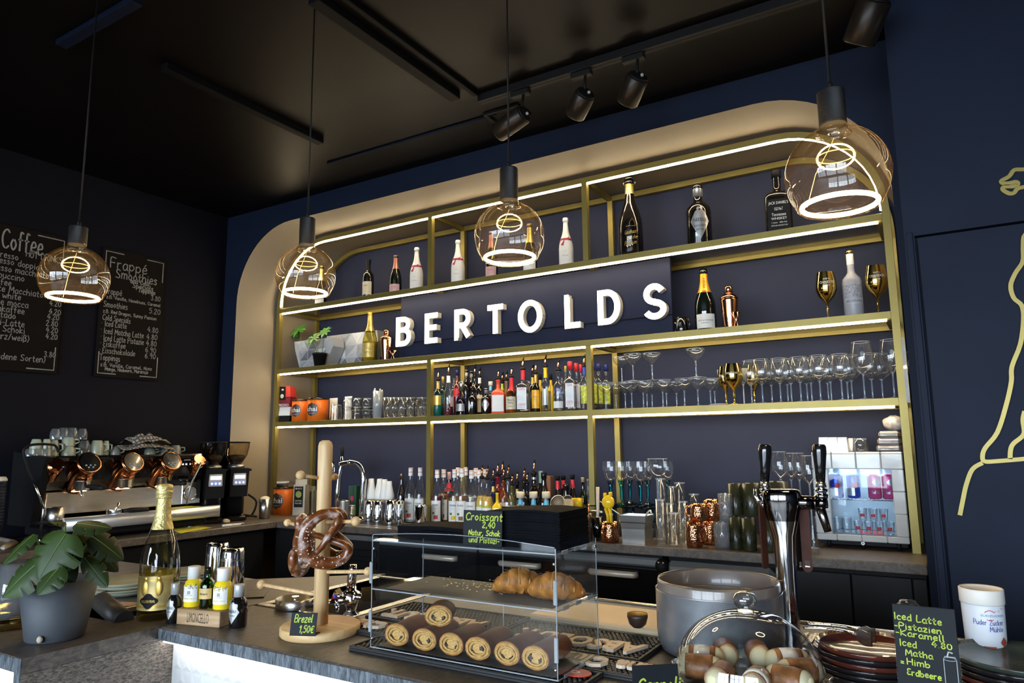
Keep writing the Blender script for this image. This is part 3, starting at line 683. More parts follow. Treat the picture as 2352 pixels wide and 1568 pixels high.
# --- top shelf
b2 = ST[2]; y2 = 3.20
Bt('gold-topped sparkling wine bottle behind the second pendant bulb', 'champ', 738, 612, 27, 3.25, b2, DGREEN, lab=[(.08, .32, .9, WHITE)], neck=(GOLDFOIL, .66, 1))
Bt('dark whisky bottle with a black neck and cream label on the top shelf', 'spirit', 846, 597, 26, y2, b2, DBROWN, lab=[(.12, .44, 1.0, CREAM, [('MALT', .34, .04, .9, INK)])], neck=(BLACK, .72, 1))
def rose(lbl, px, yt, w): return Bt(lbl, 'champ', px, yt, w, y2, b2, DGREEN, lab=[(.07, .27, 1.0, PINK, [('ROSE', .20, .025, .8, REDP)])], neck=(PINKF, .66, 1))
rose('dark sparkling bottle with pink foil and pink label beside a white bottle', 909, 587, 28)
rose('dark pink-foiled sparkling bottle seen through the third pendant bulb', 1129, 532, 29)
Bt('gold-foiled sparkling bottle with white label behind the third pendant bulb', 'champ', 1217, 515, 33, y2, b2, DGREEN, lab=[(.06, .28, 1.0, WHITE, [('BRUT', .18, .03, .8, INK)])], neck=(GOLDFOIL, .62, 1))
for px, yt, w, wh in ((957, 569, 31, 'left of the first inner post'), (1052, 552, 32, 'right of the first inner post'), (1300, 501, 34, 'left of the second inner post')):
    t = Bt('white sparkling bottle with red ribbon, %s on the top shelf' % wh, 'champ', px, yt, w, y2, b2, WHB, lab=[(.08, .40, .8, WHB, [('IMPERIAL', .24, .022, .9, GREYP), ('ICE', .33, .02, .3, GREYP)]), (.055, .075, 1.2, BOW)], group='white sparkling bottles')
    R = w/2/ppm(t.location); H = W(px, yt, Y=y2).z-b2
    mb = MB(); P = PROF['champ']; q = [(prof_r(P, f)*R+.001, f*H) for f in (.545, .565, .585)]; mb.lathe(q, 20, caps=False)
    for s in (-1, 1): mb.prism([(s*.002, .56*H), (s*R*.55, .60*H), (s*R*.50, .53*H)] if s > 0 else [(-.002, .56*H), (-R*.25, .43*H), (-R*.6, .45*H)], -R*.93, -R*.86)
    mb.build('ribbon', BOW, t)
t = Bt('large black swing-top magnum with gold handwriting on the top shelf', 'champ', 1448, 410, 56, y2, b2, DBROWN)
H = W(1448, 410, Y=y2).z-b2; R = 28/ppm(t.location)
mb = MB(); P = PROF['champ']
mb.lathe([(prof_r(P, f)*R+.0012, f*H) for f in (.80, .86, .925)], 16, caps=False); mb.build('neck_foil', GOLDFOIL, t)
MB().ball((0, 0, H*1.0), R*.40, 12, 6, (1, 1, .5)).tube([(R*.43, 0, H*.92), (R*.5, 0, H*.96), (R*.3, 0, H*1.005)], .0022, 6).tube([(-R*.43, 0, H*.92), (-R*.5, 0, H*.96), (-R*.3, 0, H*1.005)], .0022, 6).build('swing_stopper', STEEL, t)
mb = MB(); g = .006
for s, x, z in (('Gasthaus', -.030, .27), ('Wilder', -.022, .205), ('Premium', -.032, .14)): write(mb, s, x, z*H, .019, .0018, 0, slope=.12, fit=.060, slant=.2)
ribbon(mb, [(-.022, .37*H), (-.004, .37*H), (-.004, .42*H), (.01, .46*H), (.022, .42*H), (.022, .37*H), (-.004, .37*H)], .0014, 0)
mb.v = [((R+.0012)*sin(x/R), -(R+.0012)*cos(x/R), z) for x, y, z in mb.v]
mb.build('gold_lettering', GOLDT, t)
def needle(lbl, px, yt, w, Y, base, name='bottle', grp=None):
    return Bt(lbl, 'spirit', px, yt, w, Y, base, DBROWN, lab=[(.10, .66, .78, SILV, [('NEEDLE', .40, .05, 1.05, INK), ('BLACKFOREST', .31, .03, .95, INK), ('DRY GIN', .25, .03, .6, INK)], 'diamond')], cap=(SILV, .80, 1.15), name=name, group=grp)
needle('black round-shouldered gin bottle with silver diamond label on the top shelf', 1605, 424, 57, y2, b2)
Bt('square whiskey bottle with black label and white print on the top shelf', 'square', 1787, 393, 58, y2, b2, DBROWN, rz=.18,
   lab=[(.05, .52, .72, BLACK, [('JACK DANIEL\'S', .455, .055, 1.45, WHITE), ('OLD No.7', .37, .045, .62, WHITE), ('Tennessee', .285, .045, 1.05, WHITE), ('WHISKEY', .225, .036, 1.15, WHITE), ('1 Litre   40% Vol', .165, .022, 1.1, WHITE), ('DISTILLED AND BOTTLED', .12, .016, 1.2, WHITE)])], cap=(BLACK, .90, 1.25), neck=(BLACKG, .75, .92))
# --- sign shelf
b3 = ST[3]; y3 = 3.20
Bt('clear prosecco bottle with yellow foil and gold label beside the planters', 'champ', 850, 718, 34, 3.17, b3, shell('golden_wine_glass', (.82, .72, .30), (.35, .28, .08)), liq=(mat('pale_wine', (.45, .38, .10), .1, var=.05), .42), lab=[(.10, .38, 1.0, mat('gold_label', (.60, .44, .12), .4, .3, var=.3, scale=60), [('PROSECCO', .2, .03, 1, INK)])], neck=(GOLDFOIL, .62, 1))
Bt('dark champagne bottle with orange neck label right of the sign', 'champ', 1619, 618, 48, y3, b3, DGREEN, rz=.25, lab=[(.05, .27, .95, WHITE, [('MOET & CHANDON', .17, .022, 1.5, INK), ('IMPERIAL', .13, .014, .8, INK)]), (.20, .205, 3.1, GOLDT)], neck=(mat('orange_foil', (.80, .36, .03), .35, .4, var=.1), .62, .92))
t = [o for o in bpy.data.objects if o.get('label') == 'dark champagne bottle with orange neck label right of the sign'][0]
H = W(1619, 618, Y=y3).z-b3; R = 24/ppm(t.location); mb = MB()
vs, fs = text_geo('MOËT'); mb.add([((r_+.0012)*sin(-b*.011/r_), -(r_+.0012)*cos(-b*.011/r_), z_) for a, b in vs for z_ in [(.775+.17*a)*H] for r_ in [prof_r(PROF['champ'], .775+.17*a)*R]], fs)
mb.build('neck_lettering', BLACK, t)
MB().ball((0, -R*.60, .625*H), R*.22, 10, 6, (1, .4, .6)).build('wax_seal', REDP, t)
Bt('tall frosted vodka bottle between the two gold goblets', 'vodka', 1957, 577, 42, 3.19, b3, mat('frosted_glass', (.44, .46, .52), .35, var=.1, scale=20, trans=.25), rz=.2,
   lab=[(.30, .48, 1.1, mat('frost_print', (.30, .31, .36), .5, var=.5, scale=160)), (.20, .28, 1.1, mat('frost_blue', (.40, .42, .48), .4), [('BELVEDERE', .24, .035, 1.7, mat('vodka_ink', (.05, .06, .12), .5))])], neck=(WHITE, .80, .96), cap=(GOLD, .96, 1.1))
def shaker(lbl, px, yt, w, Y, base, m=COPPER):
    p, H, R = spot(px, yt, w, Y, base); t = thing('cocktail_shaker', lbl, 'shaker', p)
    MB().lathe([(R*.68, 0), (R*.70, .004), (R*.98, H*.66), (R, H*.70)], 24).build('tin', m, t)
    MB().lathe([(R*1.03, H*.70), (R*1.03, H*.72), (R*.88, H*.77), (R*.5, H*.82)], 24).build('strainer', m, t)
    MB().lathe([(R*.46, H*.82), (R*.44, H*.97), (R*.36, H)], 20).build('lid', m, t)
def jigger(lbl, px, yt, w, Y, base):
    p, H, R = spot(px, yt, w, Y, base); t = thing('jigger', lbl, 'jigger', p)
    MB().lathe([(R*.68, 0), (R*.22, H*.38), (R*.22, H*.42), (R, H), (R*.93, H), (R*.2, H*.5)], 20, caps=False).build('cup', COPPER, t)
shaker('copper cocktail shaker standing left of the glowing B', 887, 758, 27, 3.13, b3); jigger('copper jigger tucked against the sign by the letter B', 903, 805, 17, 3.11, b3)
shaker('copper cocktail shaker right of the orange-necked champagne bottle', 1676, 657, 41, 3.17, b3); jigger('copper jigger in front of the right-hand copper shaker', 1691, 717, 20, 3.12, b3)
def mug(lbl, p, H, R, m, ang=0, name='mug', cat='mug', prof=None, group=None, n=20):
    t = thing(name, lbl, cat, p, ang, group)
    q = prof or [(R*.9, 0), (R, .004), (R, H), (R*.92, H), (R*.88, .006)]
    MB().lathe(q, n, caps=False).lathe([(1e-5, .003), (R*.88, .003)], n, caps=False).build('cup', m, t)
    MB().tube([(R*.95, 0, H*.80), (R*1.35, 0, H*.84), (R*1.62, 0, H*.6), (R*1.5, 0, H*.3), (R*.95, 0, H*.2)], min(.006, R*.14), 8).build('handle', m, t)
    return t
p, H, R = spot(1552, 733, 20, 3.24, b3); mug('black mug half hidden behind the right edge of the sign', p, H, R, BLACKG, -.4)
p, H, R = spot(1566, 729, 27, 3.17, b3); t = mug('black mug with a pale crown print beside the sign', p, H, R, BLACKG, -.3)
mb = MB(); put_text(mb, 'MMM', 0, H*.55, R*1.0, H*.25, R=R+.0006); mb.build('crown_print', GREYP, t)
def stem_prof(H, R, kind):
    if kind == 'coupe': return [(R*.62, 0), (R*.60, .002), (R*.10, .006), (.0032, .02), (.0030, H*.52), (.006, H*.58), (R*.55, H*.70), (R*.92, H*.84), (R, H*.96), (R*.98, H)]
    if kind == 'goblet': return [(R*.62, 0), (R*.60, .003), (R*.10, .008), (.0042, .02), (.0042, H*.34), (R*.25, H*.40), (R*.75, H*.50), (R, H*.64), (R*.97, H*.80), (R*.80, H)]
    if kind == 'balloon': return [(R*.62, 0), (R*.60, .003), (R*.12, .008), (.008, .02), (.008, H*.45), (R*.3, H*.50), (R*.8, H*.58), (R, H*.74), (R*.95, H*.88), (R*.86, H)]
    return [(R*.78, 0), (R*.76, .0025), (R*.10, .007), (.0034, .02), (.0032, H*.42), (R*.22, H*.455), (R*.88, H*.56), (R, H*.63), (R*.93, H*.82), (R*.74, H)]
def stemware(lbl, p, H, R, kind, m, group=None, name='wine_glass', n=24, cat='glass', rz=0, H0=None):
    t = thing(name, lbl, cat, p, rz, group); q = stem_prof(H0 or H, R, kind); c = 5 if kind != 'goblet' else 4
    if H0: q = [(r, z+(H-H0 if i >= c-1 else 0)) for i, (r, z) in enumerate(q)]
    gl = m is CLEAR
    mb = MB().lathe(q[c:], n, caps=False)
    if gl: mb.lathe([(q[-1][0]*1.0, H-.0012), (q[-1][0]+.0011, H-.0002), (q[-1][0], H+.0006), (q[-1][0]-.0011, H-.0002)], n, mi=1, caps=False)
    mb.build('bowl', [m, RIMG] if gl else m, t)
    MB().lathe(q[:c+1], n).build('stem', STEMG if gl else m, t)
    return t
for px, yt, w, wh in ((1899, 626, 46, 'left'), (2014, 611, 49, 'right')):
    p, H, R = spot(px, yt, w, 3.18, b3)
    t = stemware('gold mirrored goblet with white print, %s of the frosted vodka bottle' % wh, p, H, R, 'goblet', GOLD, 'gold goblets beside the vodka', 'goblet', 32, rz=.2)
    mb = MB(); [put_text(mb, s, 0, H*z, R*k, H*h, R=R*r) for s, z, k, h, r in (('CHANDON', .77, 1.35, .05, 1.0), ('1743', .70, .5, .03, 1.02), ('MOET &', .835, .6, .03, .985))]; mb.build('lettering', WHITE, t)
# faceted planters with greenery
FAC = [mat('facet_%s' % n, c, .55, var=.05) for n, c in (('pale', (.62, .63, .64)), ('mid', (.30, .32, .35)), ('dark', (.12, .13, .16)), ('grey', (.42, .44, .47)))]
def planter(lbl, x0, x1, y0, z, w0, w1, H, D):
    t = thing('planter', lbl, 'planter', ((x0+x1)/2, y0, z))
    random.seed(int(x0*1000)+5)
    fr = [(-w1/2, H), (w1/2, H), (w1/2+.01, H*.7), (w0/2, 0), (-w0/2, 0), (-w1/2+.01, H*.7)]
    mb = MB(); mb.prism(fr, 0, D, 3); mb.build('pot', FAC, t)
    G = [[(-w1/2+w1*i/4, H) for i in range(5)], [(-w1/2*.98+w1*.98*(i+.5)/4*1-.0, H*.66) for i in range(4)], [(-w0/2*1.05+w0*1.05*i/3, H*.30) for i in range(4)], [(-w0/2+w0*i/2, 0) for i in range(3)]]
    mb = MB()
    def tri(a, b, c):
        cx_ = (a[0]+b[0]+c[0])/3; cz_ = (a[1]+b[1]+c[1])/3; k = .93
        mb.add([(cx_+(p[0]-cx_)*k, -.0008, cz_+(p[1]-cz_)*k) for p in (a, b, c)]+[(cx_, -.004, cz_)], [(0, 1, 3), (1, 2, 3), (2, 0, 3)], False, random.choice([0, 1, 1, 2, 3]))
    for A, B in zip(G, G[1:]):
        i = j = 0
        while i < len(A)-1 or j < len(B)-1:
            if j >= len(B)-1 or (i < len(A)-1 and i/max(1, len(A)-1) <= j/max(1, len(B)-1)): tri(A[i], A[i+1], B[j]); i += 1
            else: tri(A[i], B[j+1], B[j]); j += 1
    mb.build('facet_pattern', FAC, t)
    return t
p = W(708, 812, Y=3.15); planter('pale faceted planter at the left end of the sign shelf', p.x-.1, p.x+.1, 3.185, b3, .22, .345, .19, .10)
p = W(806, 800, Y=3.30); planter('wide faceted planter behind the prosecco bottle', p.x-.1, p.x+.1, 3.30, b3, .27, .44, .225, .09)
def frond(mb, c, r, n, tilt, mi=0):
    for k in range(n):
        a = 2*pi*k/n+random.uniform(-.2, .2); d = V((cos(a), sin(a)*.6, sin(a)*.7*tilt+.15)); d.normalize(); s = d.cross(V((0, -.6, .8))).normalized()*r*.20
        c_ = V(c); mb.add([c_, c_+d*r*.55+s, c_+d*r-V((0, 0, r*.15)), c_+d*r*.55-s], [(0, 1, 2, 3)], False, mi)
def shelf_plant(lbl, base, tips, pot=None):
    t = thing('house_plant', lbl, 'plant', base)
    mb = MB(); st = MB(); b = V(base)
    for px, py, r, Y in tips:
        c = W(px, py, Y=Y)-b; frond(mb, c, r, 9, 1); st.tube(smooth([(0, 0, .02), tuple(c*.5+V((.01, 0, .02))), tuple(c)]), .0022, 6)
    mb.build('foliage', mat('bright_leaf', (.07, .24, .03), .4, var=.3), t); st.build('stem', STEM, t)
    if pot: MB().lathe([(pot*.72, 0), (pot, pot*1.7), (pot*1.06, pot*1.7), (pot*1.06, pot*2.0), (pot*.9, pot*2), (pot*.9, pot*1.7)], 20).build('pot', BLACK, t)
p = W(690, 790, Y=3.24); shelf_plant('bright green leaves rising from the left faceted planter', (p.x, 3.24, b3+.15), [(687, 757, .075, 3.23), (680, 768, .05, 3.25)])
p, H, R = spot(734, 815, 34, 3.135, b3); shelf_plant('small potted plant in a black pot before the planters', p, [(720, 776, .06, 3.13), (745, 762, .06, 3.15), (715, 786, .04, 3.12)], .043)
# ------------------------------------------------------------------ glass shelf, left bay: coffee, tins and tumblers
b4 = ST[4]; F4 = 3.15
BAG = mat('dark_red_bag', (.16, .012, .022), .35, var=.15); BAGR = mat('bright_red_bag', (.55, .05, .035), .35, var=.1)
p = W(656, 930, Y=F4); H = W(656, 888, Y=F4).z-b4; w = 42/2/ppm(p)
t = thing('coffee_bag', 'red and black espresso bag with white band on the glass shelf', 'coffee bag', (p.x, F4, b4), .25)
mb = MB()
def pillow(mb, w, d, z0, z1, k0, k1, mi): mb.add([(sx*w*(k0 if z == z0 else k1), sy*d*(1 if z == z0 else .8), z) for z in (z0, z1) for sx, sy in ((-1, -1), (1, -1), (1, 1), (-1, 1))], [(0, 1, 5, 4), (1, 2, 6, 5), (2, 3, 7, 6), (3, 0, 4, 7), (4, 5, 6, 7), (3, 2, 1, 0)], False, mi)
pillow(mb, w, .04, 0, H*.18, .95, 1, 0); pillow(mb, w, .04, H*.18, H*.42, 1, 1, 1); pillow(mb, w, .04, H*.42, H*.70, 1, .98, 2); pillow(mb, w, .035, H*.70, H, .97, .80, 3)
mb.build('bag', [BLACK, WHITE, BAG, BAGR], t)
mb = MB(); put_text(mb, 'ESPRESSO', 0, H*.47, w*1.7, H*.07, y=-.041); mb.build('lettering', WHITE, t)
MB().box(-w*.30, w*.34, -.042, -.036, H*.62, H*.99).build('band_label', BLACK, t)
MB().ball((0, -.041, H*.72), w*.26, 10, 6, (1, .15, 1)).ball((w*.05, -.041, H*.9), w*.2, 8, 5, (1, .15, .7)).build('crest_print', CREAM, t)
CHAID = mat('tin_disc', (.05, .025, .018), .4)
def chai(lbl, px, yt, w, Y, base, rz=.2, lid=True):
    p, H, R = spot(px, yt, w, Y, base); t = thing('tea_tin', lbl, 'tin', p, rz, 'orange chai tins')
    MB().lathe([(R, 0), (R, H*.93)], 32).build('tin', ORANGE, t)
    MB().lathe([(R*1.02, H*.93), (R*1.02, H), (R*.95, H)], 32).build('lid', BROWNL if lid else STEELD, t)
    mb = MB(); patch(mb, lambda a, z: R, H*.22, H*.80, .66, 'rect', .0005, 12); q = mb.v[:]; mb = MB()
    n = 28; mb.add([((R+.0006)*sin(.64*cos(2*pi*i/n)), -(R+.0006)*cos(.64*cos(2*pi*i/n)), H*.5+.30*H*sin(2*pi*i/n)) for i in range(n)], [tuple(range(n))], True)
    vs = []; fs = []
    for j in range(9):
        f = -1+2*j/8; hw = .64*sqrt(max(0, 1-f*f))
        for i in range(9): a = hw*(2*i/8-1); vs.append(((R+.0007)*sin(a), -(R+.0007)*cos(a), H*.5+.30*H*f))
    fs = [(j*9+i, j*9+i+1, j*9+i+10, j*9+i+9) for j in range(8) for i in range(8)]
    mb = MB(); mb.add(vs, fs, True); mb.build('disc_label', CHAID, t)
    mb = MB(); put_text(mb, 'chai', 0, H*.52, R*1.15, H*.20, R=R+.0012, bold=.02); put_text(mb, 'FLEDERMAUS', 0, H*.33, R*.6, H*.03, R=R+.0012); mb.build('lettering', WHITE, t)
    return t
chai('orange chai tin beside the coffee bag, left of the pair on the shelf', 691, 918, 40, 3.17, b4)
chai('orange chai tin, right of the pair on the glass shelf', 730, 915, 48, 3.16, b4)
for px, yt, w, lbl in ((766, 914, 24, 'white folded card behind the small red-printed tumbler'), (800, 910, 22, 'white card standing behind the stacked tumblers')):
    p, H, R = spot(px, yt, w, 3.30, b4); t = tag(MB().box(-R, R, -.002, .002, 0, H).build('paper_card', WHITE, None, p), lbl, 'card')
def tumbler(lbl, p, H, R, up=True, m=CLEAR, group=None, k=.86, name='tumbler', n=28, rib=.022):
    t = thing(name, lbl, 'glass', p, 0, group)
    q = [(R*k, 0), (R, H), (R*.95, H), (R*k*.92, .008), (1e-5, .009)]
    if not up: q = [(r, H-z) for r, z in q]
    mb = MB().lathe(q, n, rad=lambda a, z: 1+rib*cos(n/2*a))
    if m is CLEAR: z = H-.0008 if up else 0; mb.lathe([(R*.93, z-.0004), (R*1.015, z), (R*.975, z+.0012)], n, mi=1, caps=False).lathe([(R*k*.96, H-.006 if not up else .004), (R*k*.99, H-.0005 if not up else 0)], n, mi=1, caps=False)
    mb.build('glass_wall', [m, RIMG] if m is CLEAR else m, t); return t
p, H, R = spot(772, 929, 25, 3.13, b4); t = tumbler('small upturned tumbler with faint red print beside the chai tins', p, H, R, False)
mb = MB(); put_text(mb, 'Bar', 0, H*.5, R*1.1, H*.3, R=R*.95); mb.build('lettering', REDP, t)
for i, px in enumerate((799, 821, 843)):
    for lev, (yt, Y) in enumerate(((936, 3.15),)):
        p, H, R = spot(px, 914, 24, 3.16+.01*i, b4)
        tumbler('upturned tumbler, lower of the %s pair stacked left of the straw glass' % ORD[i], p, H*.60, R, False, group='stacked upturned tumblers')
        tumbler('upturned tumbler, upper of the %s pair stacked left of the straw glass' % ORD[i], p+V((0, 0, H*.44)), H*.56, R*.96, False, group='stacked upturned tumblers')
p, H, R = spot(856, 934, 20, 3.30, b4); tumbler('small tumbler in the back row directly left of the straw glass', p, H, R)
p, H, R = spot(868, 898, 24, 3.15, b4); t = tumbler('tall flared glass holding drinking straws on the glass shelf', p, H, R, True, shell('frosted_glass_thin', (.8, .82, .84), (.6, .62, .66), 1, .25))
for i in range(7):
    a = i*.9; d = V((cos(a), sin(a), 0))*R*.55
    tag(MB().tube([p+d*.6+V((0, 0, .01)), p+d*1.4+V((0, 0, H*(1.0+.05*(i % 3))))], .0035, 6).build('drinking_straw', WHITE if i % 3 else BLACK), '%s drinking straw standing in the tall flared glass' % ('white' if i % 3 else 'black'), 'straw', 'straws in the flared glass')
for i, px in enumerate((891, 905, 923, 943, 969)):
    p, H, R = spot(px, 913, 23 if i < 4 else 28, 3.14, b4); tumbler('ribbed tumbler, %s of the row right of the straw glass' % ORD[i], p, H, R, k=.9, group='front row of ribbed tumblers')
for i, px in enumerate((898, 914, 934, 956)):
    p, H, R = spot(px, 914, 22, 3.26, b4); tumbler('ribbed tumbler in the back row behind the straw glass, %s from left' % ORD[i], p, H, R, k=.9, group='back row of ribbed tumblers')

# ------------------------------------------------------------------ glass shelf, middle bay: spirits with pourers
def zx(a): return 960+.2805*a
def zy(a): return 780+.2805*a
TINTB = shell('aqua_glass', (.30, .68, .62), (.05, .30, .28)); PURP = shell('violet_glass', (.62, .60, .80), (.25, .22, .45))
DRED = mat('dark_red_liquid', (.10, .004, .010), .1, coat=.5); YELL = mat('yellow_liquid', (.80, .52, .02), .15); ORRED = mat('coral_bottle', (.78, .10, .045), .3, var=.05)
AMBER = mat('amber_liquid', (.35, .13, .015), .15); CLEARL = shell('clear_liquid', (.86, .88, .90), (.45, .48, .52), .8)
YG = mat('yellow_green_print', (.55, .58, .05), .45, var=.5, scale=90); BROWNJ = mat('brown_jug', (.16, .07, .03), .4)
def sp(lbl, kind, x, yt, w, Y, glass, **k): return Bt(lbl, kind, zx(x), zy(yt), w*.2805, Y, b4, glass, **k)
fr_, bk_ = 3.14, 3.28
sp('aqua gin bottle with gold label and pourer at the left of the spirits', 'spirit', 165, 250, 80, fr_, TINTB, liq=(mat('aqua_liquid', (.02, .22, .20), .1), .30), lab=[(.30, .58, .9, GOLDT)], pour=True, neck=(GOLDT, .74, .95))
sp('clear bottle with white neck and dark red drink at its bottom', 'syrup', 250, 200, 78, fr_, CLEAR, liq=(DRED, .22), pour=True, neck=(WHITE, .80, .99))
sp('cone-shaped violet gin bottle with silver cap', 'cone', 358, 345, 118, fr_+.01, PURP, liq=(shell('violet_liquid', (.35, .33, .52), (.15, .13, .3)), .5), cap=(STEEL, .72, 1.3), lab=[(.12, .34, .7, SILV)])
sp('near-black bottle with white diamond label and copper pourer', 'spirit', 450, 340, 76, fr_, DBROWN, lab=[(.10, .55, .6, WHITE, (), 'diamond')], pour=True, rz=-.4)
sp('dark bottle with tall cream label between two diamond-labelled bottles', 'wine', 505, 222, 62, 3.22, DBROWN, lab=[(.08, .52, 1.0, CREAM, [('RUM', .4, .06, .9, INK)])], pour=True, neck=(WHITE, .82, 1))
needle('black gin bottle with diamond label left of the coral bottle', zx(560), zy(400), 25, fr_, b4)
sp('coral red square bottle with white fruit label and pourer', 'square', 657, 245, 112, fr_-.005, ORRED, lab=[(.06, .52, .72, WHITE)], pour=True, rz=.5)
sp('squat amber bourbon bottle with cream label and red wax neck', 'jug', 766, 225, 98, 3.13, shell('bourbon_glass', (.8, .62, .40), (.4, .2, .08)), liq=(AMBER, .10), lab=[(.10, .56, 1.0, CREAM, [("Maker's", .44, .07, 1.15, INK), ('Mark', .34, .07, .8, INK), ('WHISKY', .2, .03, .9, INK)])], neck=(REDP, .60, 1), pour=True)
BEEFL = [(.05, .93, .62, WHITE)]
def beef(lbl, x, yt, w, Y, pour, capk):
    return sp(lbl, 'square', x, yt, w, Y, CLEAR, lab=[(.08, .57, .62, mat('pale_label', (.66, .68, .70), .4), [('GIN', .53, .05, .9, REDP), ('LONDON', .18, .06, 1.05, REDP), ('LONDON DRY GIN', .12, .025, 1.1, REDP)])], liq=(CLEARL, .5), rz=.30, **({'pour': True, 'neck': (REDP, .74, .96)} if pour else {'cap': (REDP, .84, 1.45)}))
beef('square clear gin bottle with pourer and red print, middle of the shelf', 860, 145, 112, fr_, True, 0)
beef('square clear gin bottle with orange-red cap near the second inner post', 1248, 183, 96, fr_, False, 0)
beef('square clear gin bottle with red cap, second row by the post', 1300, 195, 80, 3.22, False, 0)
beef('square clear gin bottle with red cap, rear row by the post', 1338, 205, 70, 3.30, False, 0)
sp('black and yellow liqueur bottle with gold neck and pourer', 'spirit', 965, 188, 70, fr_, DBROWN, lab=[(.10, .60, 1.1, mat('amber_label', (.80, .42, .02), .35, var=.25, scale=40), [('LIQUEUR', .42, .05, 1.1, REDP)])], neck=(GOLDT, .74, .95), pour=True)
sp('tall clear bottle with yellow neck band and pourer', 'spirit', 1045, 120, 84, 3.16, CLEAR, liq=(CLEARL, .45), lab=[(.15, .5, .6, shell('clear_label', (.8, .8, .75), (.6, .6, .5), 1, .3))], neck=(mat('mustard_band', (.62, .42, .02), .4), .74, .96), pour=True)
for x, m_ in ((1003, 'left'), (1090, 'right')):
    sp('yellow bottle behind the tall clear one, on its %s' % m_, 'spirit', x, 285, 60, bk_, YELL, cap=(BLACK, .86, 1.3), lab=[(.1, .5, 1, mat('yellow_label', (.85, .60, .02), .4))])
sp('clear vodka bottle with blue lettering and copper pourer', 'spirit', 1150, 160, 92, fr_, CLEAR, liq=(CLEARL, .42), lab=[(.08, .24, 1.0, WHITE), (.36, .60, .9, shell('print_base', (.9, .9, .95), (.8, .8, .9), .5), [('ABSOLUT', .54, .10, 1.6, BLUE), ('VODKA', .42, .08, 1.1, BLUE)])], pour=True)
sp('clear bottle with blue cap and yellow-green print against the post', 'wine', 1363, 122, 68, fr_, CLEAR, lab=[(.15, .55, .9, YG)], neck=(BLUE, .80, .97), pour=True)
sp('green-capped clear bottle in the rear behind the aqua gin', 'wine', 206, 305, 55, bk_, CLEARG, cap=(GOLDT, .86, 1.2)); sp('clear bottle behind the white-necked one', 'wine', 292, 308, 56, bk_, CLEAR, lab=[(.1, .5, 1, PINK)])
sp('dark red liqueur bottle with navy cap in the rear row', 'wine', 322, 250, 62, 3.24, mat('ruby_glass', (.09, .008, .01), .1, coat=.6), cap=(mat('navy_cap', (.01, .015, .06), .4), .88, 1.2), lab=[(.42, .62, 1, REDP)])
sp('cream-capped dark bottle, left of two in the rear row', 'wine', 397, 252, 62, bk_, DBROWN, cap=(CREAM, .88, 1.1)); sp('cream-capped dark bottle, right of two in the rear row', 'wine', 437, 263, 60, 3.33, DBROWN, cap=(CREAM, .88, 1.1))
sp('tall dark bottle with copper pourer behind the diamond-labelled bottle', 'wine', 466, 200, 66, 3.21, DBROWN, pour=True); sp('cork-stoppered bottle with light blue tape behind the coral one', 'jug', 596, 345, 80, 3.24, CLEAR, cap=(CREAM, .88, 1.5), neck=(SKYB, .74, .86))
sp('green bottle with pourer behind the coral one', 'wine', 692, 262, 55, 3.26, DGREEN, pour=True, neck=(mat('lime_band', (.35, .48, .04), .4), .7, .9)); sp('brown glazed jug with pourer behind the bourbon', 'jug', 725, 255, 92, 3.25, BROWNJ, pour=True)
sp('clear bottle with grey label between the square gin and the black liqueur', 'wine', 905, 330, 72, 3.24, CLEAR, lab=[(.1, .66, 1, GREYP)]); sp('dark bottle with copper pourer behind the black and yellow liqueur', 'wine', 940, 195, 62, 3.23, DBROWN, pour=True, neck=(GOLDT, .75, .9))
sp('pale bottle with olive cap behind the orange-red capped gin', 'wine', 1212, 218, 50, bk_, CLEAR, cap=(mat('olive_cap', (.40, .33, .08), .4), .88, 1.2)); sp('clear bottle between the vodka and the square gin', 'wine', 1180, 300, 50, 3.30, CLEAR)
for i, x in enumerate((1438, 1483, 1545)):
    sp('blue-capped clear bottle with yellow-green print right of the post, %s of three' % ORD[i], 'wine', x, (192, 198, 206)[i], 82, 3.20+.05*i, CLEAR, liq=(CLEARL, .5), cap=(mat('deep_blue_cap', (.02, .03, .16), .4), .86, 1.3), lab=[(.15, .55, .8, YG)], group='blue-capped bottles behind the coupes')

# ------------------------------------------------------------------ glass shelf, right bay: stemware
def gx(a): return 1340+.3316*a
def gy(a): return 560+.3316*a
proto = {}
def stem_at(lbl, x, yt, w, Y, kind, m, base=b4, group=None, name='wine_glass', fixed=None):
    p, H, R = spot(gx(x), gy(yt), w*.3316, Y, base)
    if fixed: H, R = fixed
    key = (kind, m.name, round(H, 2), round(R, 2))
    if key in proto: return dup(proto[key], lbl, p), H, R
    t = stemware(lbl, p, H, R, kind, m, group, name); proto[key] = t; return t, H, R
CF = (.128, .042)
coupes = [(155, 3.13), (225, 3.20), (290, 3.15), (335, 3.13), (415, 3.16), (440, 3.24), (475, 3.30), (550, 3.15), (575, 3.26), (645, 3.28), (700, 3.15), (793, 3.14), (880, 3.22), (910, 3.28)]
for i, (x, Y) in enumerate(coupes):
    t, H, R = stem_at('coupe glass on the glass shelf, %s from the left of its row' % ORD[i], x, 965, 120, Y, 'coupe', CLEAR, group='coupe glasses in the row', name='coupe_glass', fixed=CF)
for i, (x, yt, Y) in enumerate(((265, 785, 3.22), (343, 745, 3.14), (475, 735, 3.17), (778, 715, 3.14))):
    p, H, R = spot(gx(x), gy(yt), 120*.3316, Y, b4+CF[0]+.002)
    t = dup(proto[[k for k in proto if k[0] == 'coupe'][0]], 'coupe glass stacked on the rims of others, %s from the left of the upper tier' % ORD[i], p); t['group'] = 'stacked coupe glasses'
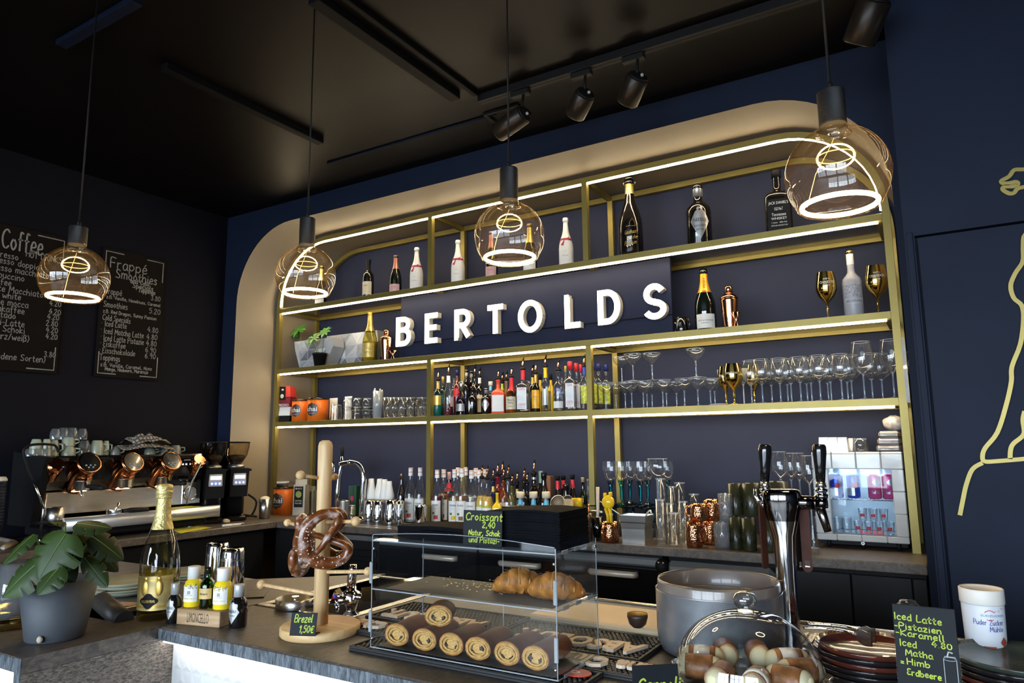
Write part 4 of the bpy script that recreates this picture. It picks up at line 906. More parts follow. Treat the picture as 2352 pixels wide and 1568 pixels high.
for x, yt, w, Y, wh in ((985, 850, 100, 3.20, 'rear'), (1040, 830, 132, 3.13, 'front'), (1180, 838, 100, 3.24, 'right-hand, half hidden')):
    p, H, R = spot(gx(x), gy(yt), w*.3316, Y, b4)
    t = stemware('gold mirrored goblet among the wine glasses, %s one of three' % wh, p, H, R, 'goblet', GOLD, 'gold goblets among the wine glasses', 'goblet', 28)
    mb = MB(); put_text(mb, 'CHANDON', 0, H*.76, R*1.3, H*.05, R=R*1.0); mb.build('lettering', WHITE, t)
PLAST = mat('white_plastic', (.50, .49, .48), .45, var=.04)
for x, yt, Y, wh in ((985, 870, 3.27, 'left'), (1108, 865, 3.24, 'right')):
    p, H, R = spot(gx(x), gy(yt), 105*.3316, Y, b4)
    stemware('matt white plastic goblet %s of the front gold goblet' % wh, p, H, R, 'coupe', PLAST, None, 'plastic_goblet', 20)
p, H, R = spot(gx(940), gy(1108), 135*.3316, 3.125, b4)
t = thing('shallow_dish', 'small pale pink dish lying before the coupes', 'dish', p); MB().lathe([(R*.8, 0), (R, H*.9), (R*.95, H), (R*.75, .003)], 24).build('dish', mat('pale_pink_ceramic', (.62, .50, .47), .4), t)
wines = [(1160, 3.16), (1235, 3.14), (1300, 3.24), (1360, 3.15), (1410, 3.26), (1435, 3.20), (1500, 3.15), (1545, 3.26), (1575, 3.22), (1635, 3.14), (1690, 3.28), (1710, 3.22), (1785, 3.15), (1825, 3.28), (1855, 3.22), (1940, 3.14), (1995, 3.20), (2065, 3.24), (2145, 3.14), (2200, 3.22)]
for i, (x, Y) in enumerate(wines):
    big = x in (1940, 2145); fx = (.232, .046) if big else (.190, .043)
    stem_at('stemmed wine glass on the glass shelf, %s from the left of the wine glasses' % ORD[i], x, 800, 130, Y, 'wine', CLEAR, group='wine glasses on the glass shelf', fixed=fx)
p = W(2074, 870, Y=FY-.02); t = tag(MB().box(-.006, .006, -.0012, .0012, -.09, .16).build('clear_card_holder', shell('plastic_sleeve', (.75, .75, .76), (.6, .6, .62), 1, .4), None, (FXR+.004, FY-.012, p.z)), 'thin clear plastic sleeve stuck to the right brass post', 'sleeve')
# ------------------------------------------------------------------ back worktop, left bay
c0 = ZC; YF = 3.16
def C(lbl, kind, px, yt, w, Y, glass, **k): return Bt(lbl, kind, px, yt, w, Y, c0, glass, **k)
chai('orange chai tin on the back worktop below the shelves', 651, 1117, 52, 3.16, c0)
p = W(645, 1112, Y=3.16); t = thing('sugar_tub', 'white-lidded clear tub lying on the lower chai tin', 'tub', (p.x, 3.16, W(651, 1117, Y=3.16).z+.002))
MB().lathe([(.045, 0), (.05, .018)], 20).build('tub', CLEAR, t); MB().lathe([(.052, .018), (.052, .03)], 20).build('lid', WHITE, t)
def pouch(lbl, px, yt, w, Y, m, lm, words_):
    p, H, R = spot(px, yt, w, Y, c0); t = thing('tea_pouch', lbl, 'pouch', p, .3)
    mb = MB(); pillow(mb, R, .03, 0, H*.85, 1, 1, 0); pillow(mb, R, .006, H*.85, H, 1, 1, 0); mb.build('pouch', m, t)
    mb = MB(); mb.box(-R*.75, R*.7, -.0322, -.0305, H*.22, H*.80); mb.build('label', lm, t)
    mb = MB(); mb.lathe([(R*.5, 0), (R*.5, .001)], 20, T=Matrix.Translation((0, -.0325, H*.58)) @ Matrix.Rotation(pi/2, 4, 'X'))
    for i, (s, z) in enumerate(words_): put_text(mb, s, 0, H*z, R*1.1, H*.04, y=-.0326, mi=1)
    mb.build('label_print', [mat('matcha_green', (.22, .26, .03), .5), CREAM], t)
pouch('beige tea pouch with dark label and green disc beside the chai tin', 692, 1100, 30, 3.17, mat('kraft_beige', (.44, .38, .28), .6), BLACK, (('BIO', .74), ('MATCHA', .40), ('PULVER', .33)))
pouch('plain grey-green pouch behind the beige tea pouch', 713, 1116, 24, 3.27, mat('grey_pouch', (.24, .24, .18), .6), STEELD, (('TEE', .5),))
p, H, R = spot(753, 1136, 16, 3.2, c0); tumbler('dark glass standing behind the pretzel stand pole', p, H, R, m=shell('smoke_glass', (.25, .25, .27), (.05, .05, .06)))
p, H, R = spot(754, 1168, 17, 2.98, c0); t = thing('small_tub', 'small white and blue tub on the worktop edge behind the pretzels', 'tub', p); MB().lathe([(R, 0), (R, H*.6)], 18).build('tub', BLUE, t); MB().lathe([(R*1.03, H*.6), (R*1.03, H)], 18).build('lid', WHITE, t)
# gooseneck tap with black lever
t = thing('drinks_tap', 'chrome gooseneck water tap with a black lever handle', 'tap', (0, 0, 0)); TY = 3.10
def Wt(px, py, Y=TY): return W(px, py, Y=Y)
a = W(830, 1188, Y=TY)
mb = MB(); mb.tube(smooth([tuple(Wt(*q)) for q in ((831, 1186), (834, 1130), (836, 1095), (828, 1070), (812, 1062), (795, 1063), (782, 1066))], 5), .016, 14)
mb.lathe([(.035, 0), (.032, .012), (.016, .02), (.015, .05)], 20, c=(a.x, TY, c0)); mb.build('spout_arch', CHROME, t)
b = Wt(775, 1180); mb = MB(); mb.tube([(b.x, TY, c0), tuple(Wt(776, 1130)), tuple(Wt(779, 1095)), tuple(Wt(786, 1064)), tuple(Wt(786, 1048))], [.017, .016, .013, .011, .010], 14); mb.lathe([(.03, 0), (.028, .01), (.017, .016)], 20, c=(b.x, TY, c0)); mb.build('column', CHROME, t)
q = Wt(767, 1073); MB().lathe([(.012, -.065), (.028, -.058), (.034, -.02), (.034, .018), (.026, .036), (.01, .042)], 20, c=(q.x, TY-.03, q.z)).build('nozzle_head', CHROME, t)
mb = MB(); mb.ball(Wt(805, 1062), .019, 12, 7); mb.build('joint', CHROME, t)
MB().tube([tuple(Wt(786, 1052)), tuple(Wt(786, 1036)), tuple(Wt(785, 1024))], [.008, .011, .011], 10).build('lever_handle', BLACK, t)
def canister(lbl, px, yt, w, Y, name='steel_canister', m=STEEL, group=None, prof=None, base=None, handle=False):
    p, H, R = spot(px, yt, w, Y, c0 if base is None else base); t = thing(name, lbl, 'jug' if handle else 'container', p, -.6, group)
    q = prof or [(R*.97, 0), (R, .005), (R, H*.94), (R*1.03, H), (R*.96, H), (R*.93, .01), (1e-5, .01)]
    if handle: q = [(R, 0), (R*1.02, .006), (R*.98, H*.5), (R*.80, H*.8), (R*.86, H), (R*.80, H), (R*.74, H*.8), (R*.9, H*.4), (1e-5, .01)]
    MB().lathe(q, 24).build('body', m, t)
    if handle: MB().tube([(R*.85, 0, H*.9), (R*1.5, 0, H*.88), (R*1.6, 0, H*.55), (R*1.05, 0, H*.25)], .0045, 8).build('handle', m, t)
    return t
canister('steel canister between the two legs of the water tap', 791, 1148, 28, 3.06)
p, H, R = spot(808, 1160, 14, 3.0, c0); tumbler('small glass beside the steel canister under the tap', p, H, R)
p, H, R = spot(815, 1115, 21, 3.26, c0); t = thing('tea_box', 'dark green carton with a pink dot behind the water tap', 'box', p, .2); MB().box(-R, R, -.03, .03, 0, H, .001).build('carton', mat('bottle_green_card', (.012, .06, .03), .5), t)
mb = MB(); mb.box(-R*.9, R*.9, -.0306, -.0302, H*.05, H*.30); mb.box(-R*.4, R*.3, -.0306, -.0302, H*.5, H*.66, mi=1); mb.build('carton_print', [mat('olive_print', (.2, .26, .06), .5), mat('pink_dot', (.5, .03, .12), .5)], t)
t = thing('bottle_carrier', 'patterned yellow-brown carton carrying white bottles', 'carton', tuple(W(868, 1160, Y=3.16).xy)+(c0,)); MB().box(-.105, .105, -.045, .055, 0, .115, .002).build('carton', mat('pattern_card', (.34, .25, .12), .55, var=.6, scale=22), t)
mb = MB(); [mb.box(x-.012, x+.012, -.0458, -.0452, .03, .10, mi=i % 2) for i, x in enumerate((-.085, -.05, .0, .045, .085))]; mb.build('carton_print', [mat('violet_print', (.10, .09, .20), .5), WHITE], t)
for i, (px, yt, w) in enumerate(((851, 1099, 26), (872, 1099, 26), (890, 1100, 24), (902, 1104, 24))):
    p, H, R = spot(px, yt, w, 3.15+.015*i, c0); b_ = thing('white_bottle', 'white plastic bottle in the patterned carton, %s from left' % ORD[i], 'bottle', V((p.x, 3.155+.01*(i % 2), c0+.1155)), 0, 'white bottles in the carton')
    h = H-.1155
    MB().lathe([(R*.95, 0), (R, .004), (R, h*.2), (R*.55, h*.78), (R*.50, h*.98), (R*.4, h)], 20).build('bottle_body', WHITE, b_)
for i, (px, yt, w, Y) in enumerate(((849, 1150, 24, 3.02), (869, 1151, 25, 2.99), (898, 1149, 29, 2.97), (917, 1150, 22, 3.02))):
    canister('polished steel milk jug on the back worktop, %s from left of four' % ORD[i], px, yt, w, Y, 'milk_jug', CHROME, 'milk jugs before the white bottles', None, None, True)
C('slim near-black bottle with white label left of two syrup bottles', 'syrup', 922, 1088, 20, 3.17, DBROWN, lab=[(.1, .42, 1, WHITE)])
SYL = WHITE
def syrup(lbl, px, yt, w, Y, liqm, lv=.5, fruit=None, grp='syrup bottles'):
    t = C(lbl, 'syrup', px, yt, w, Y, CLEAR, liq=(liqm, lv), rz=.3, lab=[(.06, .44, .95, SYL, [('MONIN', .36, .035, 1.0, INK), ('SIROP', .30, .015, .5, GREYP)])], neck=(WHITE, .86, .985), cap=(mat('peach_cap', (.74, .52, .46), .4), .985, 1.1))
    H = W(px, yt, Y=Y).z-c0; R = w/2/ppm(t.location)
    mb = MB(); mb.lathe([(R*.40, H*.925), (R*.40, H*.935)], 14, caps=False); mb.build('red_ring', REDP, t)
    if fruit:
        mb = MB(); patch(mb, lambda a, z: R+.0012, H*.10, H*.17, .35, mid=.1); patch(mb, lambda a, z: R+.0012, H*.19, H*.23, .2, mid=-.3, mi=1); mb.build('fruit_print', [fruit, mat('leaf_print', (.06, .2, .03), .5)], t)
    return t
MILK = mat('milky_liquid', (.50, .48, .40), .2); PALEL = shell('pale_yellow_liquid', (.85, .78, .5), (.5, .4, .15), .8); BRN = mat('caramel_liquid', (.22, .075, .012), .15)
syrup('syrup bottle with milky content, left of the pair beside the steel jugs', 943, 1075, 27, 3.12, MILK, .45, REDP); syrup('syrup bottle with milky content, right of the pair beside the post', 965, 1075, 27, 3.11, MILK, .45, CREAM)
canister('small polished steel sugar pot in front of the syrup pair', 966, 1160, 28, 2.98, 'sugar_pot', CHROME)
t = thing('inset_sink', 'flat steel basin plate with painted dark recess in the back worktop near its front edge', 'sink', (-2.62, 2.95, c0)); MB().box(-.25, .16, -.07, .09, .0005, .003, .001).build('basin', STEELD, t); MB().box(-.235, .145, -.055, .075, .0031, .0036).build('recess_shade', BLACK, t)  # flat plate; its black sheet stands in for shade inside the basin

# ------------------------------------------------------------------ back worktop, middle bay: syrups, liqueurs, bar tools
for px, yt, w, Y, lm, lv, fr, lbl in (
 (1004, 1080, 27, 3.12, DRED, .52, REDP, 'syrup bottle with dark red content right beside the brass post'), (1019, 1079, 27, 3.19, BRN, .55, BROWNJ, 'syrup bottle with caramel content behind the dark red one'),
 (1044, 1079, 28, 3.12, PALEL, .5, YELL, 'syrup bottle with pale content and lemon print'), (1061, 1077, 29, 3.11, BRN, .52, mat('nut_print', (.16, .09, .04), .5), 'syrup bottle with caramel content and nut print in the front row'),
 (1083, 1081, 28, 3.12, CLEARL, .5, GREYP, 'clear syrup bottle right of the nut-printed one'), (1052, 1075, 26, 3.25, BRN, .5, None, 'white-capped syrup bottle in the rear row behind the lemon print'),
 (1070, 1074, 26, 3.24, MILK, .5, None, 'white-capped syrup bottle in the rear row behind the nut print'), (1093, 1076, 26, 3.22, MILK, .5, None, 'white-capped syrup bottle in the rear row, second from the yellow ones'),
 (1101, 1080, 26, 3.15, CLEARL, .5, None, 'clear syrup bottle touching the left yellow juice bottle'), (1114, 1079, 26, 3.25, MILK, .5, None, 'white-capped syrup bottle in the rear row behind the yellow juices')):
    syrup(lbl, px, yt, w, Y, lm, lv, fr)
C('black bottle with red and cream label between two syrup bottles', 'wine', 1032, 1085, 22, 3.24, DBROWN, neck=(REDP, .62, .80), lab=[(.1, .5, 1, CREAM)], cap=(PINK, .86, 1.2))
JU = mat('lemon_juice', (.72, .46, .10), .2)
for px, yt, wh in ((1107, 1067, 'left'), (1119, 1069, 'right')): C('bottle of yellow juice with black pourer, %s of two' % wh, 'syrup', px, yt, 28, 3.10 if wh == 'right' else 3.13, CLEAR, liq=(JU, .62), lab=[(.06, .40, .95, WHITE, [('LEMON', .28, .04, 1, mat('leafy', (.1, .25, .03), .5))]), (.40, .44, .95, mat('lime_band2', (.45, .50, .03), .5))], pour=True)
C('yellow square bottle with white label and pourer before the black napkins', 'square', 1142, 1106, 22, 3.04, YELL, lab=[(.06, .46, .75, WHITE)], pour=True, rz=.4)
C('red bitter bottle with blue-white label and black name band', 'jug', 1167, 1066, 30, 3.08, CLEAR, liq=(mat('bitter_red', (.55, .008, .012), .15), .42), lab=[(.06, .30, .9, mat('pale_blue_label', (.55, .62, .68), .5)), (.30, .46, 1.0, BLACK, [('CAMPARI', .38, .10, 1.7, WHITE)])], pour=True)
rear = [(1133, 1074, 'navy', 3.22), (1143, 1062, 'crimson', 3.24), (1154, 1058, 'ruby', 3.27), (1157, 1072, 'rust', 3.19), (1176, 1088, 'olive', 3.20), (1188, 1082, 'gold-necked', 3.25), (1211, 1084, 'dark blue', 3.27)]
RM = {'navy': mat('r_navy', (.01, .015, .06), .15, coat=.5), 'crimson': mat('r_crimson', (.25, .01, .03), .15, coat=.5), 'ruby': DRED, 'rust': mat('r_rust', (.16, .035, .01), .15, coat=.5), 'olive': mat('r_olive', (.10, .09, .02), .15, coat=.5), 'gold-necked': DBROWN, 'dark blue': mat('r_blue', (.015, .02, .04), .15, coat=.5)}
for px, yt, cn, Y in rear: C('%s liqueur bottle with copper pourer in the rear of the back worktop' % cn, 'spirit', px, yt, 22, Y, RM[cn], pour=True, lab=[(.1, .5, 1, CREAM if cn != 'navy' else GOLDT)], neck=(GOLDT, .72, .84) if 'gold' in cn or cn == 'navy' else None)
C('black bottle with white lettering and pourer between two taped jars', 'spirit', 1204, 1074, 26, 3.15, DBROWN, pour=True, lab=[(.55, .70, .9, BLACK, [('RUM', .64, .05, 1, WHITE)])])
C('tall black bottle with pourer and pale shoulder band', 'wine', 1227, 1055, 28, 3.22, DBROWN, pour=True, neck=(SILV, .88, .92))
C('black-capped dark bottle behind the third taped jar', 'champ', 1250, 1086, 34, 3.19, DBROWN, cap=(BLACK, .9, 1.2)); C('mint-capped dark bottle leaning on the rear black bottle', 'wine', 1243, 1081, 24, 3.28, DBROWN, neck=(mat('mint', (.25, .42, .38), .5), .78, 1))
p, H, R = spot(1262, 1092, 16, 3.30, c0); tag(MB().box(-R, R, -.02, .02, 0, H, .003).build('paper_pouch', mat('tan_pouch', (.22, .10, .05), .6), None, p), 'narrow tan pouch behind the black-capped bottle', 'pouch')
for i, (px, lm) in enumerate(((1196, mat('pink_drink', (.62, .30, .22), .2)), (1226, mat('lemon_drink', (.66, .56, .06), .2)), (1255, mat('blush_drink', (.62, .48, .46), .25)))):
    p, H, R = spot(px, 1130, 34, 3.02, c0)
    bottle('clear jar bottle with cork and blue tape, %s of three behind the napkins' % ORD[i], 'jug', p, H, R, shell('jar_glass', (.86, .84, .84), (.5, .48, .5), 1, .12), liq=(lm, .34), cap=(CREAM, .86, 1.8), neck=(SKYB, .69, .80))
for i, (px, yt, Y) in enumerate(((1282, 1094, 3.22), (1295, 1093, 3.28), (1316, 1091, 3.23))):
    C('dark bottle with red neck label and black cap, %s of three' % ORD[i], 'champ', px, yt, 25, Y, DBROWN, neck=(REDP, .76, .92), cap=(BLACK, .93, 1.05))
C('round black liqueur bottle in front of the red-necked ones', 'jug', 1301, 1112, 38, 3.16, DBROWN, cap=(BLACKG, .88, 1.2))
C('olive green bottle with wooden stopper and brown label', 'wine', 1340, 1097, 20, 3.17, DGREEN, cap=(WOODC, .92, 1.2), lab=[(.1, .5, 1, mat('tan_label', (.28, .17, .09), .5))]); C('grey bottle behind the brass post, next to the wooden-stoppered one', 'wine', 1352, 1099, 16, 3.24, mat('grey_glass', (.12, .12, .13), .2), lab=[(.45, .7, 1, GREYP)])
def cone_tool(lbl, px, py, w, Y, m, name): # round sieve with a long handle
    p = W(px, py, Y=Y); r = w/2/ppm(p); t = thing(name, lbl, 'strainer', (p.x, Y, p.z))
    MB().lathe([(r*(cos(a*pi/16)), -r*.8*sin(a*pi/16)) for a in range(9)], 20, caps=False, T=Matrix.Rotation(RD(70), 4, 'X')).build('mesh_bowl', m, t)
    MB().tube([(r*cos(a*pi/10), r*sin(a*pi/10)*.34, r*sin(a*pi/10)*.94) for a in range(20)], .003, 6, True).build('rim', STEEL, t)
    MB().tube([(0, 0, -r), (.004, .02, -(p.z-c0)+.003)], .003, 6).build('handle', STEEL, t)
cone_tool('brown mesh tea strainer standing behind the taped jars', 1280, 1155, 36, 3.03, mat('brown_mesh', (.24, .17, .10), .5, var=.3, scale=200), 'tea_strainer')
cone_tool('steel bar strainer with dark bowl behind the perforated steel cup', 1303, 1150, 26, 3.08, STEELD, 'bar_strainer')
p, H, R = spot(1308, 1146, 22, 3.02, c0); t = tag(MB().lathe([(R*.8, 0), (R, H), (R*.9, H), (R*.7, .005)], 18).build('bamboo_cup', mat('bamboo', (.32, .25, .16), .5), None, p), 'pale bamboo cup standing behind the perforated steel cup', 'cup')
p, H, R = spot(1327, 1143, 26, 3.09, c0); t = thing('spice_jar', 'small clear jar with yellow lid and label', 'jar', p); MB().lathe([(R, 0), (R, H*.72)], 18).build('jar', mat('jar_grey', (.2, .19, .18), .3), t); MB().lathe([(R*1.05, H*.72), (R*1.05, H)], 18).build('lid', YELL, t)
p, H, R = spot(1342, 1164, 26, 3.0, c0); t = thing('copper_shaker_cap', 'rounded copper shaker showing behind the perforated steel cup', 'shaker', p); MB().lathe([(R, 0), (R, H*.75), (R*.8, H*.9), (R*.4, H)], 20).build('shell', COPPER, t)
# perforated cup with bar spoon, muddler, lemon squeezer in copper mug, steel container
p, H, R = spot(1341, 1181, 40, 2.87, c0); t = thing('utensil_cup', 'perforated steel utensil cup at the right end of the pastry case', 'cup', p, .3)
MB().lathe([(R*.97, 0), (R, .003), (R, H), (R*1.03, H+.003), (R*.95, H), (R*.93, .006), (1e-5, .006)], 28).build('cup', STEEL, t)
mb = MB(); [mb.lathe([(.0022, 0), (.0022, .0008)], 8, T=Matrix.Rotation(a, 4, 'Z') @ Matrix.Translation((0, -R-.0002, H*.14+H*.12*k)) @ Matrix.Rotation(pi/2, 4, 'X')) for k in range(6) for a in (-1.0, -.55, .75, 1.2)]; mb.build('drain_hole', BLACK, t)
tag(MB().tube([tuple(p+V((.012, 0, .01))), tuple(p+V((.026, 0, H+.035)))], .0022, 6).ball(p+V((.0265, 0, H+.04)), .006, 8, 5).build('bar_spoon', COPPER), 'twisted copper bar spoon standing in the perforated cup', 'spoon')
p = W(1373, 1165, Y=2.90); t = thing('muddler', 'muddler with a long white handle resting in a dark glass', 'muddler', (p.x, 2.90, c0+.012)); z = W(1372, 1118, Y=2.9).z-c0-.012
MB().tube([(-.004, 0, .08), (0, 0, z*.5), (.002, 0, z)], [.006, .007, .008], 10).build('handle', mat('ivory', (.52, .46, .40), .4), t); MB().lathe([(.014, 0), (.016, .03), (.014, .08), (.006, .09)], 14).build('head', STEEL, t)
p = W(1373, 1205, Y=2.90); tumbler('dark-based glass holding the muddler', V((p.x, 2.90, c0)), .10, .024, m=shell('smoke_glass', (.25, .25, .27), (.05, .05, .06)))
tag(MB().tube([tuple(W(1350, 1172, Y=2.95)), tuple(W(1385, 1176, Y=2.93))], .006, 6).build('steel_clip', STEEL, None), 'short steel clip lying across the muddler glass', 'clip')
def copper_mug(lbl, px, yt, w, Y, ang, base=None, m=COPPERH):
    p, H, R = spot(px, yt, w, Y, c0 if base is None else base)
    return mug(lbl, p, H, R, m, ang, 'copper_mug', 'mug', [(R*.80, 0), (R*.93, .006), (R*1.0, H*.35), (R*.90, H*.75), (R*.94, H), (R*.88, H), (R*.84, H*.7), (R*.9, H*.3), (1e-5, .006)], 'hammered copper mugs', 24), p, H, R
t, mp, mH, mR = copper_mug('hammered copper mug holding the yellow lemon squeezer', 1401, 1198, 42, 2.87, -1.7)
t = thing('lemon_squeezer', 'yellow lemon squeezer standing head up in a copper mug', 'squeezer', tuple(mp)); q = W(1397, 1153, Y=2.87)-mp
mb = MB(); mb.ball(q, .030, 18, 10, (.95, .7, 1.0)); mb.box(q.x-.02, q.x-.008, -.01, .01, q.z+.02, q.z+.04, .004).box(q.x+.005, q.x+.018, -.01, .01, q.z+.022, q.z+.044, .004); mb.build('press_bowl', YELL, t)
MB().tube([(q.x+.004, 0, q.z-.02), (q.x+.010, 0, q.z-.055), (q.x+.012, 0, .012)], [.012, .010, .008], 10, sq=(1, .6)).build('handle', YELL, t)
MB().tube([(q.x-.008, -.012, q.z-.024), (q.x+.002, -.014, q.z-.055), (q.x+.002, -.008, .012)], [.008, .007, .006], 8).build('lever_arm', mat('amber_yellow', (.62, .40, .01), .3), t)
p = W(1455, 1215, Y=2.89); w = 68/2/ppm(p); H = W(1455, 1183, Y=2.89).z-c0; t = thing('steel_tub', 'rectangular steel gastronorm tub on the back worktop', 'container', (p.x, 2.93, c0))
mb = MB(); tw, bw, d = w, w*.80, .055
V4 = lambda W_, D_, z: [(-W_, -D_, z), (W_, -D_, z), (W_, D_, z), (-W_, D_, z)]
R4 = [V4(bw, d*.8, 0), V4(bw*1.04, d*.85, H*.5), V4(bw*1.05, d*.9, H*.72), V4(tw*.93, d*.95, H*.76), V4(tw*.95, d, H*.985), V4(tw*1.06, d*1.12, H), V4(tw*.90, d*.92, H-.001), V4(bw*.97, d*.75, .004)]
for a, b in zip(R4, R4[1:]): mb.add(a+b, [(0, 1, 5, 4), (1, 2, 6, 5), (2, 3, 7, 6), (3, 0, 4, 7)])
mb.add(R4[0], [(3, 2, 1, 0)]); mb.add(R4[-1], [(0, 1, 2, 3)]); mb.build('tub', STEEL, t)
tag(MB().tube(smooth([tuple(W(1478, 1195, Y=2.93)), tuple(W(1487, 1178, Y=2.93)), tuple(W(1494, 1172, Y=2.93)), tuple(W(1496, 1180, Y=2.93))]), .0035, 6).build('ladle', STEEL), 'hooked steel ladle handle sticking out of the steel tub', 'ladle')
tag(MB().tube([tuple(W(1378, 1151, Y=2.93)), tuple(W(1437, 1190, Y=2.93))], .0028, 6).build('stirring_rod', STEEL), 'steel stirring rod leaning from the steel tub to the squeezer', 'rod')

# ------------------------------------------------------------------ back worktop, right bay: glasses, copper mugs, canisters
bg = []
def two(lbl, p, H, R):
    t = thing('blue_stem_glass', lbl, 'glass', p, 0, 'teal-stemmed glasses'); q = [(R*.8, 0), (R*.78, .003), (R*.14, .01), (.008, .03), (.009, H*.40), (R*.45, H*.56)]
    MB().lathe([(R*.45, H*.56), (R*.85, H*.62), (R, H*.80), (R*.92, H)], 22, caps=False).build('bowl', CLEAR, t); MB().lathe(q, 20).build('stem', TEAL, t); return t
uz = c0+.135
for i, (px, Y) in enumerate(((1402, 3.10), (1427, 3.14), (1446, 3.22), (1470, 3.10), (1487, 3.20), (1532, 3.24))):
    p, H, R = spot(px, 1059, 37, Y, uz)
    bg.append(two('teal-stemmed glass of the upper tier, %s from left' % ORD[i], p, H, R))
t = thing('glass_tray', 'thin dark teal glass tray carrying the upper teal-stemmed glasses', 'tray', (-1.30, 3.16, uz-.006)); MB().box(-.175, .18, -.10, .11, 0, .005, .002).build('tray', shell('dark_teal_glass', (.05, .25, .28), (.01, .12, .14)), t)
for i, (px, Y) in enumerate(((1408, 3.10), (1440, 3.12), (1455, 3.22), (1484, 3.10), (1500, 3.20))):
    p, H, R = spot(px, 1150, 38, Y, c0)
    t = two('upturned teal-stemmed glass of the lower tier, %s from left' % ORD[i], V((p.x, Y, c0+.127)), .127, R); t.rotation_euler = (pi, 0, 0)
t, H, R = stem_at('big balloon glass standing above the upturned tumblers', gx(1), gy(1), 1, 3.1, 'balloon', CLEAR) if 0 else (None, 0, 0)
p, H, R = spot(1513, 1053, 54, 3.06, c0); stemware('large balloon glass right of the teal-stemmed glasses', p, H, R, 'balloon', CLEAR, None, 'balloon_glass', 28, H0=.17)
ups = [(1518, 1146, 26, 2.90, 'front'), (1521, 1098, 25, 3.16, 'rear tall'), (1546, 1116, 22, 3.12, 'narrow'), (1563, 1107, 30, 3.18, 'wide rear'), (1548, 1176, 24, 2.92, 'short front'), (1570, 1150, 26, 2.98, 'tall middle'), (1540, 1155, 22, 3.02, 'slim middle'), (1596, 1133, 28, 3.20, 'rear right'), (1581, 1185, 22, 3.05, 'low right')]
for px, yt, w, Y, wh in ups:
    p, H, R = spot(px, yt, w, Y, c0); tumbler('clear upturned drinking glass left of the copper mugs, the %s one' % wh, p, H, R, False)
t, p1, H1, R1 = copper_mug('hammered copper mug with handle to the right, lower left of four', 1595, 1197, 40, 2.89, -.2)
copper_mug('hammered copper mug with handle to the left, standing on another', 1605, 1157, 42, 2.91, 2.9, c0+H1+.001)
t, p2, H2, R2 = copper_mug('hammered copper mug at the lower rear, half hidden', 1630, 1195, 34, 2.99, .3); copper_mug('hammered copper mug stacked at the upper rear', 1634, 1147, 38, 3.0, .2, c0+H2+.001)
CRYS = shell('cut_crystal', (.84, .86, .90), (.48, .51, .55), 1.4, .10)
p, H, R = spot(1660, 1198, 38, 2.90, c0); tumbler('cut crystal tumbler on the worktop right of the copper mugs', p, H, R, True, CRYS, k=.9, rib=.06); tumbler('cut crystal tumbler stacked on top of another one', p+V((.012, .02, H+.001)), H*1.05, R*.85, True, CRYS, k=.9, rib=.06)
CAN = mat('olive_canister', (.020, .022, .009), .30, var=.15, coat=.2)
cans = [(1691, 1180, 30, 2.90, 0, 'lower row, leftmost'), (1721, 1184, 34, 2.88, 0, 'lower row, second'), (1768, 1178, 42, 2.90, 0, 'lower row behind the beer tower'), (1690, 1110, 36, 2.96, 1, 'upper row, leftmost'), (1728, 1109, 46, 2.97, 1, 'upper row, second'), (1788, 1104, 60, 3.02, 1, 'upper row behind the beer tower')]
hh = .125
for px, yt, w, Y, up, wh in cans:
    p, H, R = spot(px, yt, w, Y, c0+(hh+.002)*up)
    t = thing('olive_canister', 'dark olive tiki cup, %s' % wh, 'cup', V((p.x, (2.96 if up else Y), p.z)), 0, 'olive tiki cups')
    MB().lathe([(R*.86, 0), (R*.9, .003), (R, (H if up else hh)), (R*.93, (H if up else hh)), (R*.85, .01), (1e-5, .01)], 24).build('cup', CAN, t)
    mb = MB(); hq = H if up else hh
    for k in range(5): mb.tube([((R*.92+.0006)*sin(a), -(R*.92+.0006)*cos(a), hq*(.2+.5*abs(((a*2+k) % 2)-1))) for a in [(-1.2+2.4*i/10) for i in range(11)]], .0016, 5)
    mb.build('carved_pattern', CAN, t)
for i, (px, yt, w, Y) in enumerate(((1796, 1037, 40, 3.10), (1820, 1040, 34, 3.18), (1839, 1040, 36, 3.20), (1862, 1046, 36, 3.06))):
    p, H, R = spot(px, yt, w, Y, c0); stemware('tall wine glass behind the beer tower, %s from left' % ORD[i], p, H, R, 'wine', CLEAR, 'wine glasses behind the tower', 'wine_glass', 26, H0=.20)
p, H, R = spot(1868, 1185, 20, 2.92, c0); t = thing('glass_carafe', 'narrow clear glass carafe beside the tiled mini fridge', 'carafe', p); MB().lathe([(R, 0), (R*1.05, H*.4), (R*.6, H*.7), (R*.8, H)], 20).build('body', CLEAR, t)

# ------------------------------------------------------------------ tiled mini fridge
fy = 3.10; a = W(1877, 1245, Y=fy); fx0, fx1 = a.x, -.152; fz0, fz1 = .95, 1.287
t = thing('mini_fridge', 'white tiled mini fridge with lit glass door', 'fridge', ((fx0+fx1)/2, fy, c0)); hw = (fx1-fx0)/2; z0, z1 = fz0-c0, fz1-c0
wx0, wx1 = W(1907, 1150, Y=fy).x-(fx0+fx1)/2, W(2052, 1150, Y=fy).x-(fx0+fx1)/2; wz0, wz1 = W(1985, 1229, Y=fy).z-c0, W(1985, 1077, Y=fy).z-c0
TILE = mat('glazed_white_tile', (.50, .50, .485), .14, var=.04, bump=.2, bscale=14, coat=.2)
D_ = .28
mb = MB().box(-hw+.004, wx0-.002, .012, D_, z0+.003, z1-.003).box(wx1+.002, hw-.004, .012, D_, z0+.003, z1-.003).box(wx0-.002, wx1+.002, .012, D_, wz1+.002, z1-.003).box(wx0-.002, wx1+.002, .012, D_, z0+.003, wz0-.002)
mb.build('housing', mat('fridge_white', (.52, .52, .51), .4, var=.03), t)
